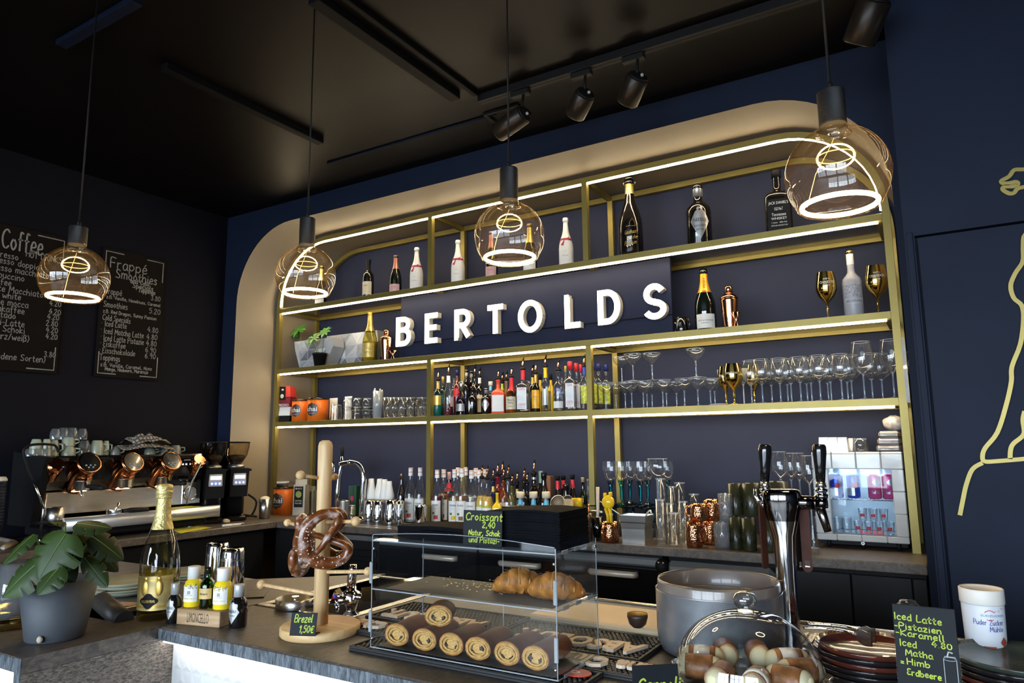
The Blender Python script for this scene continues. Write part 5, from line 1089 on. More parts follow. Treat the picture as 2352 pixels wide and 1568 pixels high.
mb = MB().box(wx0-.002, wx1+.002, .20, .21, wz0, wz1); mb.build('rear_liner', mat('liner_white', (.42, .50, .54), .5), t)
FL = emit('fridge_lamp', (.62, .85, 1), 4.5); MB().box(wx0+.004, wx1-.004, .06, .15, wz1+.0005, wz1+.0018).build('lamp', FL, t)
cols = [-hw, wx0, (wx0*2+wx1)/3, (wx0+2*wx1)/3, wx1, hw]; g = .0005
def tile(x0, x1, za, zb): MB().box(x0+g, x1-g, -.0, .0118, za+g, zb-g, .003).build('tile', TILE, t)
tc_ = [-hw, -hw+hw*.46, 0, hw*.54, hw]
for x0, x1 in zip(tc_, tc_[1:]): tile(x0, x1, wz1, z1); tile(x0, x1, z0, wz0)
rows = [wz0+(wz1-wz0)*k/3 for k in range(4)]
for za, zb in zip(rows, rows[1:]): tile(-hw, wx0, za, zb); tile(wx1, hw, za, zb)
for x0, x1 in zip(tc_, tc_[1:]): MB().box(x0+g, x1-g, .0005, D_, z1-.0028, z1+.006, .003).build('tile', TILE, t)
MB().box(wx0+.0003, wx1-.0003, .006, .0085, wz0+.0003, wz1-.0003).build('glass_pane', shell('fridge_pane', (.93, .96, 1), (.7, .8, .9), .8), t)
zs = wz0+(wz1-wz0)*.53
mb = MB(); [mb.tube([(wx0+.002+(wx1-wx0-.004)*k/16, .03, zs), (wx0+.002+(wx1-wx0-.004)*k/16, .19, zs)], .0012, 5) for k in range(17)]; mb.tube([(wx0+.002, .03, zs-.002), (wx1-.002, .03, zs-.002)], .002, 6); mb.build('wire_shelf', STEEL, t)
mb = MB(); [mb.lathe([(.006, 0), (.008, z0-.0005)], 10, c=(x, .03, .0005)) for x in (-hw+.04, 0, hw-.04)]; mb.build('foot', BLACK, t)
MB().box(-hw+.01, hw-.01, .04, D_, .012, z0+.002).build('plinth', BLACK, t)
mb = MB(); mb.lathe([(.007, 0), (.007, .004)], 16, T=Matrix.Translation((0, .025, z0-.008)) @ Matrix.Rotation(pi/2, 4, 'X')).lathe([(.002, .004), (.002, .005)], 8, mi=1, T=Matrix.Translation((0, .025, z0-.008)) @ Matrix.Rotation(pi/2, 4, 'X')); mb.build('lock', [WHITE, BLACK], t)
mb = MB(); put_text(mb, 'Red Bull', wx1*.3, wz0+.012, .085, .016, y=.0055, bold=.02); mb.build('door_lettering', REDP, t)
ox, oz = (fx0+fx1)/2, c0
PINKC = mat('can_pink', (.70, .09, .26), .25, .3); BLUEC = mat('can_blue', (.01, .06, .48), .22, .4); SILC = mat('can_silver', (.55, .60, .68), .25, .6)
for i, (px, m1, nm) in enumerate(((1921, BLUEC, 'blue and silver can at the left of the fridge shelf'), (1958, BLUEC, 'blue and silver can beside the gap on the fridge shelf'), (2008, PINKC, 'pink can left of another pink one on the fridge shelf'), (2041, PINKC, 'pink can at the right edge of the fridge shelf'))):
    R = .0245; x = W(px, 1110, Y=fy+.06).x; H = wz1-zs-.022
    q = thing('drink_can', nm, 'can', (x, fy+(.06 if i != 1 else .085), oz+zs+.0015), .25)
    MB().lathe([(R*.8, 0), (R, .006), (R, H-.01), (R*.85, H), (R*.8, H-.002), (1e-5, H-.003)], 22).build('can', m1, q)
    mb = MB()
    if m1 is BLUEC: patch(mb, lambda a, z: R, .01, H*.45, .8, off=.0004, mid=-.8); patch(mb, lambda a, z: R, H*.45, H*.9, .8, off=.0004, mid=.9); patch(mb, lambda a, z: R, H*.42, H*.62, .35, off=.0006, mi=1)
    else: patch(mb, lambda a, z: R, H*.5, H*.85, .7, off=.0004, shape='diamond', mid=.2); put_text(mb, 'Red Bull', 0, H*.28, R*1.3, .012, R=R+.0006, mi=0)
    mb.build('can_print', [SILC, REDP], q)
sg = [(0, 0), (1, 0), (2, 0), (3, 0), (.5, 1), (1.5, 1), (2.5, 1)]
for i, (k, lv) in enumerate(sg):
    x = W(1972+24*k, 1200, Y=fy+.06).x; h = .048
    q = tumbler('shot glass with red print in the fridge, %s' % (('%s from left on the fridge floor' % ORD[i]) if not lv else ('%s from left on the upper tier' % ORD[i-4])), V((x, fy+.05+.02*(i % 2)*0, oz+wz0+.001+lv*(h+.001))), h, .0165, True, CLEAR, 'shot glasses in the fridge', k=.75, name='shot_glass', n=16)
    mb = MB(); patch(mb, lambda a, z: .0152, h*.35, h*.6, .5, off=.0004); mb.build('red_print', REDP, q)
for i, px in enumerate((1925, 1945)): tumbler('plain short glass at the left of the fridge floor, %s' % ('outer one' if i == 0 else 'inner one'), V((W(px, 1200, Y=fy+.09).x, fy+.09, oz+wz0+.001)), .055, .019, n=16)
tz = fz1+.0062
for i, px in enumerate((1893, 1914, 1936)):
    p, H, R = spot(px, 1004, 21, fy+.03, tz); tag(MB().add([(s*k, q*k, z) for z, k in ((0, R*1.08), (H, R*.86)) for s, q in ((-1, -1), (1, -1), (1, 1), (-1, 1))], [(0, 1, 5, 4), (1, 2, 6, 5), (2, 3, 7, 6), (3, 0, 4, 7), (4, 5, 6, 7), (3, 2, 1, 0)]).build('square_cup', mat('porcelain', (.66, .62, .55), .25, var=.03, coat=.3), None, p), 'upturned square white cup on the mini fridge, %s from left' % ORD[i], 'cup', 'square cups on the fridge')
p, H, R = spot(1957, 1006, 14, fy+.08, tz); tag(MB().box(-R, R, -R, R, 0, H, .003).build('square_cup', mat('porcelain', (.66, .62, .55), .25), None, p), 'square white cup half hidden behind the tumbler on the fridge', 'cup')
p, H, R = spot(1976, 1006, 34, fy+.03, tz); tumbler('upturned clear tumbler on top of the mini fridge', p, H, R, False)
FOIL = mat('striped_foil', (.34, .31, .30), .28, .7, var=.55, scale=30, stretch=(.2, 1, 8), bump=.8)
a = W(2012, 1015, Y=fy+.04); b = -.155
for i in range(3):
    z = tz+.0005+i*.0265; tag(MB().box(a.x+.006*i, b, fy+.015, fy+.16, z, z+.0255, .007).build('foil_pack', FOIL, None), 'foil-wrapped straw pack on the fridge, %s of the pile' % ('bottom', 'middle', 'top')[i], 'pack', 'foil packs on the fridge')
t = thing('plastic_bag', 'crumpled clear plastic bag of cups on top of the foil packs', 'bag', (W(2054, 972, Y=fy+.06).x, fy+.07, tz+.081)); mb = MB(); mb.ball((0, 0, .030), .042, 16, 10, (1, .8, .72))
mb.v = [tuple(V(v)*(1+.14*noise.noise(V(v)*60))) for v in mb.v]; mb.build('bag', mat('crinkled_plastic', (.42, .39, .36), .2, var=.5, scale=45, bump=1), t)
# ------------------------------------------------------------------ menu boards on the left wall
BX = XL+.003
def wall_board(name, lbl, y0, y1, z0, z1):
    t = thing(name, lbl, 'menu board', (BX, (y0+y1)/2, (z0+z1)/2), pi/2)
    w, h = (y1-y0)/2, (z1-z0)/2
    MB().box(-w, w, -.012, 0, -h, h, .001).build('board', mat('menu_black', (.0090, .0065, .0050), .85, spec=.1, var=.25, scale=6), t); return t, w, h
def WB(px, py, t): p = W(px, py, X=BX+.013); return p.y-t.location.y, p.z-t.location.z
TY_ = -.0125
def chalk_lines(t, rows, name='chalk_lettering', h=.030, w=.0036):
    mb = MB()
    for r in rows:
        s, px, py = r[:3]; k = r[3] if len(r) > 3 else 1; end = r[4] if len(r) > 4 else None
        x, z = WB(px, py, t)
        fit = abs(WB(end, py, t)[0]-x) if end else None
        write(mb, s, x, z, h*k, w*(.8+.2*k), TY_, fit=fit, rnd=.04)
    mb.build(name, CHALK, t)
def corners(t, w, h, name='chalk_frame'):
    mb = MB(); a, b = w*.93, h*.945
    for sx in (-1, 1):
        for sz in (-1, 1):
            mb = MB(); ribbon(mb, [(sx*a, sz*b*.66), (sx*a, sz*b), (sx*a*.42, sz*b)], .006, TY_); mb.build('chalk_corner', CHALK, t)
a, b, c, d = W(240, 567, X=BX), W(378, 600, X=BX), W(360, 876, X=BX), W(212, 863, X=BX)
t, w, h = wall_board('menu_board', 'blackboard menu with Frappé and Smoothies lettering, nearer the corner', (a.y+d.y)/2, (b.y+c.y)/2, (c.z+d.z)/2, (a.z+b.z)/2)
corners(t, w, h)
chalk_lines(t, [('Frappé', 254, 613, 1.55, 342), ('Smoothies', 266, 637, 1.35, 364), ('and Cold', 300, 649, .65, 345), ('Specials', 305, 660, .75, 354), ('Toppings', 318, 670, .65, 358)], 'title_lettering', .036, .005)
chalk_lines(t, [('Frappé', 242, 673, 1.1, 282), ('3.80', 347, 689, 1, 370), ('z.B. Vanille, Haselnuss, Caramel', 245, 684, .55, 372), ('Smoothies', 238, 703, 1.05, 295), ('5.20', 343, 719, 1.05, 370), ('z.B. Red Dragon, Sunny Passion', 237, 717, .6, 363),
 ('Cold Specials', 236, 734, 1.0, 302), ('·', 232, 745, 1), ('Iced Latte', 241, 748, 1, 293), ('4.80', 339, 762, 1.05, 365), ('·', 231, 760, 1), ('Iced Matcha Latte', 239, 765, 1, 333), ('4.80', 337, 778, 1.05, 363), ('·', 230, 776, 1), ('Iced Latte Pistazie', 238, 781, 1, 333), ('4.80', 336, 793, 1.05, 361),
 ('·', 229, 791, 1), ('Eiskaffee', 237, 795, 1, 290), ('6.90', 334, 808, 1.05, 360), ('·', 228, 806, 1), ('Eisschokolade', 235, 810, 1, 312), ('6.90', 333, 822, 1.05, 359), ('Toppings', 229, 826, 1.05, 277), ('z.B. Vanille, Caramel, Nuss', 231, 840, .6, 352), ('Mango, Himbeere, Maracuja', 241, 850, .6, 342)])
b, c = W(153, 548, X=BX), W(128, 860, X=BX); y1 = (b.y+c.y)/2
t, w, h = wall_board('menu_board', 'blackboard menu headed Coffee and Hot Drinks at the left edge', y1-.46, y1, c.z, b.z)
corners(t, w, h)
chalk_lines(t, [('Coffee', 4, 567, 2.6, 103)], 'title_lettering', .036, .006); chalk_lines(t, [('and', 68, 580, .7, 88), ('HOT DRINKS', 60, 589, 1.1, 147)], 'title_lettering')
ends = [('Espresso', 44, 598), ('Espresso doppio', 93, 621), ('Espresso macchiato', 115, 641), ('Cappuccino', 58, 647), ('Kaffee', 28, 658), ('Latte Macchiato', 102, 684), ('Flat white', 51, 690), ('Kaffee mocca', 68, 708), ('Milchkaffee', 58, 722), ('Cortado', 38, 733), ('Chai-Latte', 58, 752), ('Heiße Schoki', 60, 767), ('(schwarz/weiß)', 69, 785), ('(verschiedene Sorten)', 107, 833)]
mb = MB()
for s, px, py in ends:
    x, z = WB(px, py, t); L_ = sum(GL.get(ch, (4, []))[0]+2 for ch in s)*.0034*.76
    write(mb, s, x-L_, z, .030, .0036, TY_, fit=L_, rnd=.04)
for s, px, py in (('4.20', 116, 684), ('4.20', 114, 701), ('4.20', 113, 720), ('4.20', 109, 732), ('2.80', 106, 747), ('4.20', 106, 762), ('4.20', 105, 777), ('3.80', 101, 819)):
    x, z = WB(px, py, t); write(mb, s, x, z, .029, .0036, TY_, fit=.058)
mb.build('chalk_lettering', CHALK, t)

# ------------------------------------------------------------------ coffee machine
K = thing('coffee_machine', 'black three-group coffee machine with copper group heads', 'coffee machine', (0, 0, 0))
y0, y1 = 1.70, 2.505
mb = MB().box(-3.80, -3.60, y0, y1, 1.03, 1.30, .006).box(-3.80, -3.52, y0+.02, y1-.02, 1.275, 1.307, .008)
mb.add([(-3.60, y, z) if k < 2 else (-3.545, y, z) for y in (y0+.01, y1-.01) for k, z in enumerate((1.14, 1.30, 1.30, 1.19))], [(0, 1, 2, 3), (4, 7, 6, 5), (0, 3, 7, 4), (3, 2, 6, 7), (1, 5, 6, 2), (0, 4, 5, 1)])
mb.build('body', BLACKG, K)
mb = MB(); mb.prism([(-3.80, .99), (-3.585, .99), (-3.50, 1.30), (-3.80, 1.33)], y0-.035, y0-.002, T=Matrix()); 
mb.build('left_side_panel', BLACK, K)
MB().box(-3.599, -3.59, y0+.01, y1-.03, 1.035, 1.14, .002).build('backsplash', STEEL, K)
mb = MB().box(-3.60, -3.395, y0+.02, y1-.03, .992, 1.018, .004); mb.build('drip_tray', STEEL, K)
q = [(-3.40, .972), (-3.372, .975), (-3.355, .990), (-3.351, 1.012), (-3.36, 1.030), (-3.40, 1.033)]
vs = [(x, y, z) for y in (y0+.01, y1-.035) for x, z in q]+[(-3.375, y1-.005, z) for x, z in q]; n = len(q)
mb = MB(); mb.add(vs, [(i, (i+1) % n, n+(i+1) % n, n+i) for i in range(n)]+[(n+i, n+(i+1) % n, 2*n+(i+1) % n, 2*n+i) for i in range(n)]+[tuple(range(n))], True); mb.build('tray_front', mat('polished_steel', (.82, .80, .76), .34, .85, var=.05), K)
mb = MB(); put_text(mb, 'MAESTRO', 2.17, 1.007, .11, .013, y=0); mb.v = [(-3.3505-.004*abs(v[2]-1.007)*10, v[0], v[2]) for v in mb.v]; mb.build('lettering', STEELD, K)
MB().box(-3.78, -3.42, y0+.03, y1-.05, .935, .985, .01).build('under_chassis', BLACK, K)
mb = MB(); [mb.lathe([(.022, ZC+.0005), (.018, .936)], 14, c=(x, y, 0)) for x in (-3.75, -3.46) for y in (y0+.08, y1-.12)]; mb.build('foot', STEELD, K)
mb = MB().tube([(-3.52, y0-.012, 1.14), (-3.53, y0-.014, .96)], .008, 10).box(-3.60, -3.46, y0-.05, y0+.02, .935, .948, .003); mb.build('end_bar', STEEL, K)
COPG = mat('copper_group', (.62, .24, .10), .13, 1, var=.15)
for i, y in enumerate((1.846, 2.056, 2.262)):
    g = MB().tube(smooth([(-3.47, y, 1.272), (-3.51, y, 1.252), (-3.55, y-.004, 1.215), (-3.585, y-.012, 1.146)], 4), [.054]*9+[.052, .050, .048, .046], 24).tube([(-3.52, y, 1.235), (-3.52, y, 1.19)], [.046, .038], 20)
    g = g.build('group_head', COPG, K)
    nrm = Matrix.Translation((-3.468, y, 1.273)) @ Matrix.Rotation(RD(63), 4, 'Y')
    MB().lathe([(.046, 0), (.055, .001), (.055, .004), (.047, .005)], 28, T=nrm, caps=False).build('face_ring', COPG, g)
    f = MB().lathe([(.047, .001), (.047, .003)], 28, T=nrm); [f.ball((.014+.011*r, (k-1+.5*r*0)*.020+(.010 if r else 0)*(1 if k < 2 else -99)*1, .004), .0045, 8, 5, mi=1, T=nrm) for r in (0, 1) for k in range(3 if r == 0 else 2)]
    f.build('touch_face', [BLACKG, GREYP], g)
    mb = MB().lathe([(.030, 1.146), (.036, 1.150), (.037, 1.185), (.039, 1.186), (.039, 1.196)], 22, c=(-3.525, y, 0)); pf = mb.build('filter_holder', STEEL, K)
    if i != 1:
        MB().tube([(-3.495, y, 1.165), (-3.46, y+.01, 1.163), (-3.40, y+.02, 1.158), (-3.375, y+.024, 1.157)], [.007, .011, .012, .009], 12).build('handle', BLACK, pf); MB().tube([(-3.525, y, 1.148), (-3.525, y, 1.125), (-3.51, y+.005, 1.115)], .006, 8).build('spout', CHROME, pf)
    MB().box(-3.575, -3.535, y-.035, y+.03, 1.139, 1.142).build('group_lamp', emit('group_lamp', (1, .82, .5), 5), K)
for y, nm in ((1.715, 'left'), (2.452, 'right')):
    MB().tube([(-3.50, y, 1.275), (-3.53, y, 1.25), (-3.56, y, 1.20)], [.034, .036, .026], 20).build('steam_valve', COPG, K)
    MB().tube([(-3.50, y+.02, 1.258), (-3.475, y+.03, 1.256)], .009, 10).build('steam_knob', BLACKG, K)
wy = [(134, 1038), (128, 1024), (110, 1020), (75, 1021), (56, 1030), (55, 1045), (65, 1080), (77, 1106)]
MB().tube(smooth([tuple(W(px, py, X=-3.44)) for px, py in wy], 4), .0055, 10).build('steam_wand', BLACK, K)
MB().tube([tuple(W(77, 1106, X=-3.44)), tuple(W(102, 1168, X=-3.43))], .005, 8).build('wand_tip', CHROME, K)
MB().tube([tuple(W(462, 1062, X=-3.42)), tuple(W(440, 1108, X=-3.42)), tuple(W(428, 1158, X=-3.42))], [.006, .005, .0045], 8).build('steam_wand', STEELD, K)
a = W(432, 1057, X=-3.535); d_ = MB().box(-3.542, -3.534, a.y-.045, a.y+.045, a.z-.033, a.z+.033, .004).build('display', BLACKG, K)
mb = MB(); [mb.box(-3.5338, -3.5334, a.y+u-.008*s, a.y+u+.008*s, a.z+v-.004, a.z+v+.004) for u, v, s in ((-.005, .006, 2.4), (-.03, .02, .6), (-.012, .02, .6), (.006, .02, .6), (.03, .015, .6), (.03, -.002, .6), (-.03, -.02, .6), (-.01, -.02, .6), (.015, -.02, .6), (.03, -.02, .6))]; mb.build('display_icon', emit('display_glow', (.62, .82, .85), .8), d_)
a = W(437, 1132, X=-3.583); mb = MB(); mb.lathe([(.040, 0), (.040, .006), (.034, .006), (.032, .003)], 24, T=Matrix.Translation(a) @ Matrix.Rotation(pi/2, 4, 'Y')); mb.build('gauge_bezel', CHROME, K); MB().lathe([(1e-5, .0032), (.033, .0032)], 24, T=Matrix.Translation(a) @ Matrix.Rotation(pi/2, 4, 'Y'), caps=False).build('gauge_face', GREYP, K)
a = W(455, 1130, X=-3.589); MB().box(-3.592, -3.586, a.y-.10, a.y+.012, 1.035, 1.165, .003).build('gauge_plate', STEEL, K)
# portafilter resting on the tray, knock cup, yellow cloth on the tray
p = W(262, 1160, X=-3.43); t = thing('portafilter', 'spare portafilter with black handle lying on the drip tray', 'portafilter', (-3.43, p.y, 1.0185), 0)
MB().lathe([(.028, 0), (.033, .004), (.034, .030), (.036, .034), (.031, .034)], 20).tube([(.0, 0, .02), (.01, .012, .045), (.006, .02, .062)], .006, 8).build('basket', CHROME, t)
MB().tube([(.03, .03, .024), (.035, .06, .026), (.03, .12, .022), (.028, .155, .020)], [.008, .012, .013, .010], 12).build('handle', BLACK, t)
p = W(127, 1176, X=-3.47); t = thing('steel_cup', 'small steel milk cup at the left end of the coffee machine tray', 'cup', (-3.47, p.y, 1.0185)); MB().lathe([(.034, 0), (.036, .004), (.036, .06), (.033, .06), (.033, .004)], 22, caps=False).build('cup', STEEL, t); MB().box(-.06, .045, -.075, .04, -.008, -.0003, .002).build('drip_mat', BLACK, t)
YC = mat('yellow_cloth', (.62, .55, .03), .9, var=.1, scale=60, bump=.4)
def cloth(name, lbl, cs, z, h, m, n=12, amp=.006, seed=1):
    vs = []
    for i in range(n+1):
        for j in range(n+1):
            u, v = i/n, j/n; p = (V(cs[0])*(1-u)*(1-v)+V(cs[1])*u*(1-v)+V(cs[2])*u*v+V(cs[3])*(1-u)*v)
            k = noise.noise(V((u*2.3+seed, v*2.1, seed))); vs.append((p.x, p.y, z+h+amp*(k+1)*min(1, 6*min(u, 1-u, v, 1-v)+.15)))
    fs = [(i*(n+1)+j, (i+1)*(n+1)+j, (i+1)*(n+1)+j+1, i*(n+1)+j+1) for i in range(n) for j in range(n)]
    N = len(vs); lo = [(x, y, z+.0006) for x, y, _ in vs]
    ring = [i for i in range(n+1)]+[(i)*(n+1)+n for i in range(1, n+1)]+[n*(n+1)+j for j in range(n-1, -1, -1)]+[i*(n+1) for i in range(n-1, 0, -1)]
    mb = MB(); mb.add(vs, fs, True); mb.add([vs[i] for i in ring]+[lo[i] for i in ring], [(i, (i+1) % len(ring), len(ring)+(i+1) % len(ring), len(ring)+i) for i in range(len(ring))])
    return tag(mb.build(name, m), lbl, 'cloth')
cloth('cleaning_cloth', 'yellow cleaning cloth spread on the side worktop below the coffee machine', [W(388, 1214, Z=ZC), W(415, 1225, Z=ZC), W(486, 1212, Z=ZC), W(448, 1207, Z=ZC)], ZC, .002, YC, amp=.004)
cloth('cleaning_cloth', 'yellow cleaning cloth lying on the coffee machine tray', [(-3.55, 2.30, 0), (-3.42, 2.29, 0), (-3.41, 2.46, 0), (-3.55, 2.46, 0)], 1.018, .003, YC, amp=.006, seed=4)
# cups warming on top
TOPZ = 1.3075
def mcup(lbl, px, yt, w, X, base, m, hand=True, up=False):
    p0 = W(px, yt, X=X); H = max(.035, p0.z-base); R = w/2/ppm(p0)
    prof = [(R*.80, 0), (R, H*.4), (R, H), (R*.93, H), (R*.9, .01)] if up else [(R, 0), (R*.97, H*.6), (R*.70, H*.95), (R*.62, H), (1e-5, H)]
    t = thing('coffee_cup', lbl, 'cup', (X, p0.y, base), .4, None)
    MB().lathe(prof, 20, caps=False).build('cup', m, t)
    if hand: MB().tube([(R*.9, R*.3, H*.75), (R*1.5, R*.5, H*.7), (R*1.6, R*.5, H*.4), (R*1.0, R*.35, H*.25)], .004, 8).build('handle', m, t)
    return H
GL_ = shell('dim_cup_glass', (.75, .78, .78), (.40, .42, .44), 1.2, .08)
cl = [(84, 1008, 26, 'sage cup at the left end of the machine top'), (108, 1008, 20, 'sage cup, second from the left on the machine top'), (124, 1010, 24, 'sage cup under the upturned glasses, left one'), (158, 1024, 30, 'sage cup, lower of the stack of two'), (224, 1011, 30, 'tall sage cup standing upside down near the towels'), (266, 1026, 22, 'grey sage cup beside the towels'), (244, 1012, 16, 'small sage cup behind the tall upturned one'), (345, 1027, 24, 'sage cup peeking out below the towels'), (376, 1022, 20, 'grey cup right of the towels, left one'), (404, 1022, 24, 'grey cup right of the towels, above the display')]
GREYC = mat('grey_ceramic', (.22, .22, .20), .35, coat=.2)
for i, (px, yt, w, lbl) in enumerate(cl): mcup(lbl, px, yt, w, -3.70+.01*(i % 2), TOPZ, GREYC if i in (5, 8, 9) else CERAM)
mcup('sage cup, upper of the stack of two', 158, 1004, 28, -3.70, W(158, 1024, X=-3.70).z+.001, CERAM)
for i, (px, yt, w) in enumerate(((70, 1030, 22), (90, 1030, 22), (108, 1030, 20))): mcup('small clear glass cup at the machine top edge, %s from left' % ORD[i], px, yt, w, -3.63, TOPZ, GL_, False)
for i, (px, yt, w) in enumerate(((128, 984, 22), (146, 982, 24), (166, 982, 26), (190, 984, 22))): mcup('upturned glass cup on the upper tier of the warmer, %s from left' % ORD[i], px, yt, w, -3.73, W(px, 1009, X=-3.73).z, GL_, False)
mcup('upturned glass cup between two sage cups on the machine top', 194, 1011, 26, -3.70, TOPZ, GL_, False)
CHECK = bpy.data.materials.new('checked_towel'); CHECK.use_nodes = True; _n = CHECK.node_tree; _p = _n.nodes['Principled BSDF']; _c = _n.nodes.new('ShaderNodeTexBrick'); _t = _n.nodes.new('ShaderNodeTexCoord')
_c.inputs['Scale'].default_value = 26; _c.offset = 0; _c.inputs['Color1'].default_value = (.42, .36, .29, 1); _c.inputs['Color2'].default_value = (.38, .33, .27, 1); _c.inputs['Mortar'].default_value = (.06, .055, .055, 1); _c.inputs['Mortar Size'].default_value = .09; _c.inputs['Brick Width'].default_value = .5; _c.inputs['Row Height'].default_value = .5
_n.links.new(_t.outputs['Object'], _c.inputs[0]); _n.links.new(_c.outputs[0], _p.inputs['Base Color']); _p.inputs['Roughness'].default_value = .9
def heap(name, lbl, c, sx, sy, sz, seed, m):
    t = MB(); n = 26; vs = []
    for i in range(n+1):
        for j in range(n+1):
            u, v = i/n*2-1, j/n*2-1; q = max(0, 1-(u*u+v*v)**.9*.62)
            f = noise.noise(V((u*2.4+seed, v*2.4, 3.1)))*.55+noise.noise(V((u*6+seed, v*6, 1)))*.25
            vs.append((c[0]+sx*u+.01*f, c[1]+sy*v*(1+.1*f), c[2]+sz*max(0.02, q*(1+f))))
    t.add(vs, [(i*(n+1)+j, (i+1)*(n+1)+j, (i+1)*(n+1)+j+1, i*(n+1)+j+1) for i in range(n) for j in range(n)], True)
    return tag(t.build(name, m), lbl, 'towel')
heap('tea_towel', 'crumpled checked towel lying on the coffee machine, upper one', (-3.69, 2.245, TOPZ+.055), .09, .105, .050, 2.2, CHECK); heap('tea_towel', 'crumpled dark checked towel spread under the other on the machine', (-3.68, 2.225, TOPZ+.022), .10, .15, .038, 5.2, CHECK)
# grinders
for lbl, px, w in (('black coffee grinder with smoked bean hopper, nearer the coffee machine', 484, 40), ('black coffee grinder with smoked bean hopper, nearer the niche', 538, 44)):
    X = -3.60; p = W(px, 1150, X=X); t = thing('coffee_grinder', lbl, 'grinder', (X, p.y, ZC), -.45); R = .052
    MB().box(-.075, .085, -.055, .055, 0, .03, .008).box(-.07, .03, -.05, .05, .03, .275, .012).build('body', BLACKG, t)
    hd = MB(); hd.prism([(-.048, .14), (.048, .14), (.052, .30), (-.052, .30)], -.0, .075); hd.v = [(.03+v[1]+max(0, v[2]-.14)*.12, v[0], v[2]) for v in hd.v]; hd.build('grinding_head', BLACK, t)
    mb = MB(); mb.box(.1095, .1225, -.036, .036, .205, .275, .004, T=Matrix.Rotation(RD(0), 4, 'Y')); pn = mb.build('control_panel', mat('pale_panel', (.42, .38, .34), .4), t)
    mb = MB(); mb.box(.1228, .1236, -.028, .028, .243, .262); mb.build('screen', emit('screen_glow', (.45, .68, 1), 2.4), pn)
    mb = MB(); [mb.ball((.1235, -.02+.02*k, .221), .006, 8, 5) for k in range(3)]; mb.build('button_light', emit('button_blue', (.10, .18, 1), 4), pn)
    MB().lathe([(.05, .30), (.05, .315), (.032, .325)], 20).build('collar', STEELD, t)
    MB().lathe([(.030, .325), (.042, .34), (.062, .375), (.072, .42), (.074, .445)], 26, caps=False).build('hopper', shell('smoked_hopper', (.80, .72, .58), (.35, .29, .22), 1), t)
    MB().lathe([(.028, .326), (.038, .341), (.055, .366), (.040, .376), (1e-5, .38)], 20).build('coffee_beans', mat('coffee_beans', (.022, .012, .007), .5, var=.6, scale=120, bump=1), t)
    MB().lathe([(.075, .445), (.075, .453), (1e-5, .455)], 26).build('lid', BLACK, t)
    MB().tube([(.02, .055, .29), (.02, .085, .288)], .007, 8).build('adjust_lever', BLACK, t)
p = W(517, 1190, Z=ZC); t = thing('tamper', 'steel tamper standing before the two grinders', 'tamper', (p.x, p.y, ZC+.0065)); MB().lathe([(.026, 0), (.028, .003), (.028, .022), (.012, .028)], 20).build('base', STEELD, t); MB().lathe([(.012, .028), (.020, .040), (.020, .046), (.013, .055), (.014, .10), (.011, .108)], 18).build('handle', mat('satin_grey', (.40, .40, .42), .35, .6), t)
t = tag(MB().box(-.07, .07, -.09, .05, 0, .006, .002).build('tamping_mat', BLACK, None, (p.x-.02, p.y+.03, ZC+.0002)), 'black rubber tamping mat under the tamper', 'mat')
p = W(515, 1203, Z=ZC); tag(MB().tube([(0, 0, .012), (.025, -.005, .012), (.05, -.01, .012)], [.012, .014, .009], 12, sq=(1, .8)).build('brush', WOODL, None, (p.x, p.y, ZC+.007)), 'short wooden brush lying beside the tamper', 'brush'); p = W(545, 1205, Z=ZC); tag(MB().tube([(-.03, -.02, .004), (.01, .05, .004)], .003, 6).build('spoon_stem', STEEL, None, (p.x, p.y, ZC+.001)), 'thin steel stick lying on the worktop right of the tamper', 'stick')
p = W(558, 1210, Z=ZC); p.x = -3.335; tag(MB().box(-.011, .011, -.05, .05, 0, .012, .004).build('white_brush', mat('bristle_white', (.62, .58, .50), .7, var=.2, scale=90), None, (p.x, p.y+.005, ZC), -.25), 'small white brush at the edge of the side worktop', 'brush')
tag(MB().tube(smooth([tuple(W(570, 1135, X=-3.6)), tuple(W(588, 1150, X=-3.58)), tuple(W(585, 1170, X=-3.57)), tuple(W(575, 1184, X=-3.57)), tuple(W(560, 1182, X=-3.56)), tuple(W(590, 1186, X=-3.5))], 5), .006, 8).build('power_cable', BLACK), 'black cable curling on the worktop beside the right grinder', 'cable')
p, H, R = spot(608, 1140, 28, 2.90, ZC); t = thing('steel_tumbler', 'tall steel cup with crumpled paper left of the lower chai tin', 'cup', p); MB().lathe([(R*.82, 0), (R, H*.9), (R*.94, H*.9), (R*.75, .01)], 22).build('cup', STEEL, t); MB().ball((0, 0, H*.9), R*.8, 12, 8, (1, 1, .55)).build('paper', CREAM, t)
# stack of lidded cups and cloth at the left picture edge
p = W(-24, 1235, X=-3.50); me_ = None
for k in range(14):
    if me_ is None:
        o = MB().lathe([(.029, .0003), (.0435, .105), (.0445, .107), (.0435, .109), (.0415, .107), (.027, .004)], 20).build('paper_cup', mat('navy_cup', (.012, .016, .035), .4, var=.1), None, (-3.50, p.y, ZC)); me_ = o.data
    else: o = link('paper_cup', me_, None, (-3.50, p.y, ZC+.0135*k))
    tag(o, 'dark paper cup nested in the tall stack at the left edge, %s from the bottom' % ORD[k], 'cup', 'paper cups in the tall stack')
t = thing('cup_lid', 'white lid on top of the tall paper cup stack at the left edge', 'lid', (-3.50, p.y, ZC+.0135*13+.1095)); MB().lathe([(.045, 0), (.045, .007), (.038, .018), (1e-5, .020)], 20).build('lid', WHITE, t)
cloth('folded_cloth', 'white rough cloth on the side worktop at the left edge', [W(-30, 1255, Z=ZC), W(10, 1262, Z=ZC), W(42, 1248, Z=ZC), W(-5, 1240, Z=ZC)], ZC, .006, mat('terry_white', (.55, .50, .42), .95, var=.2, scale=80, bump=1), amp=.012)
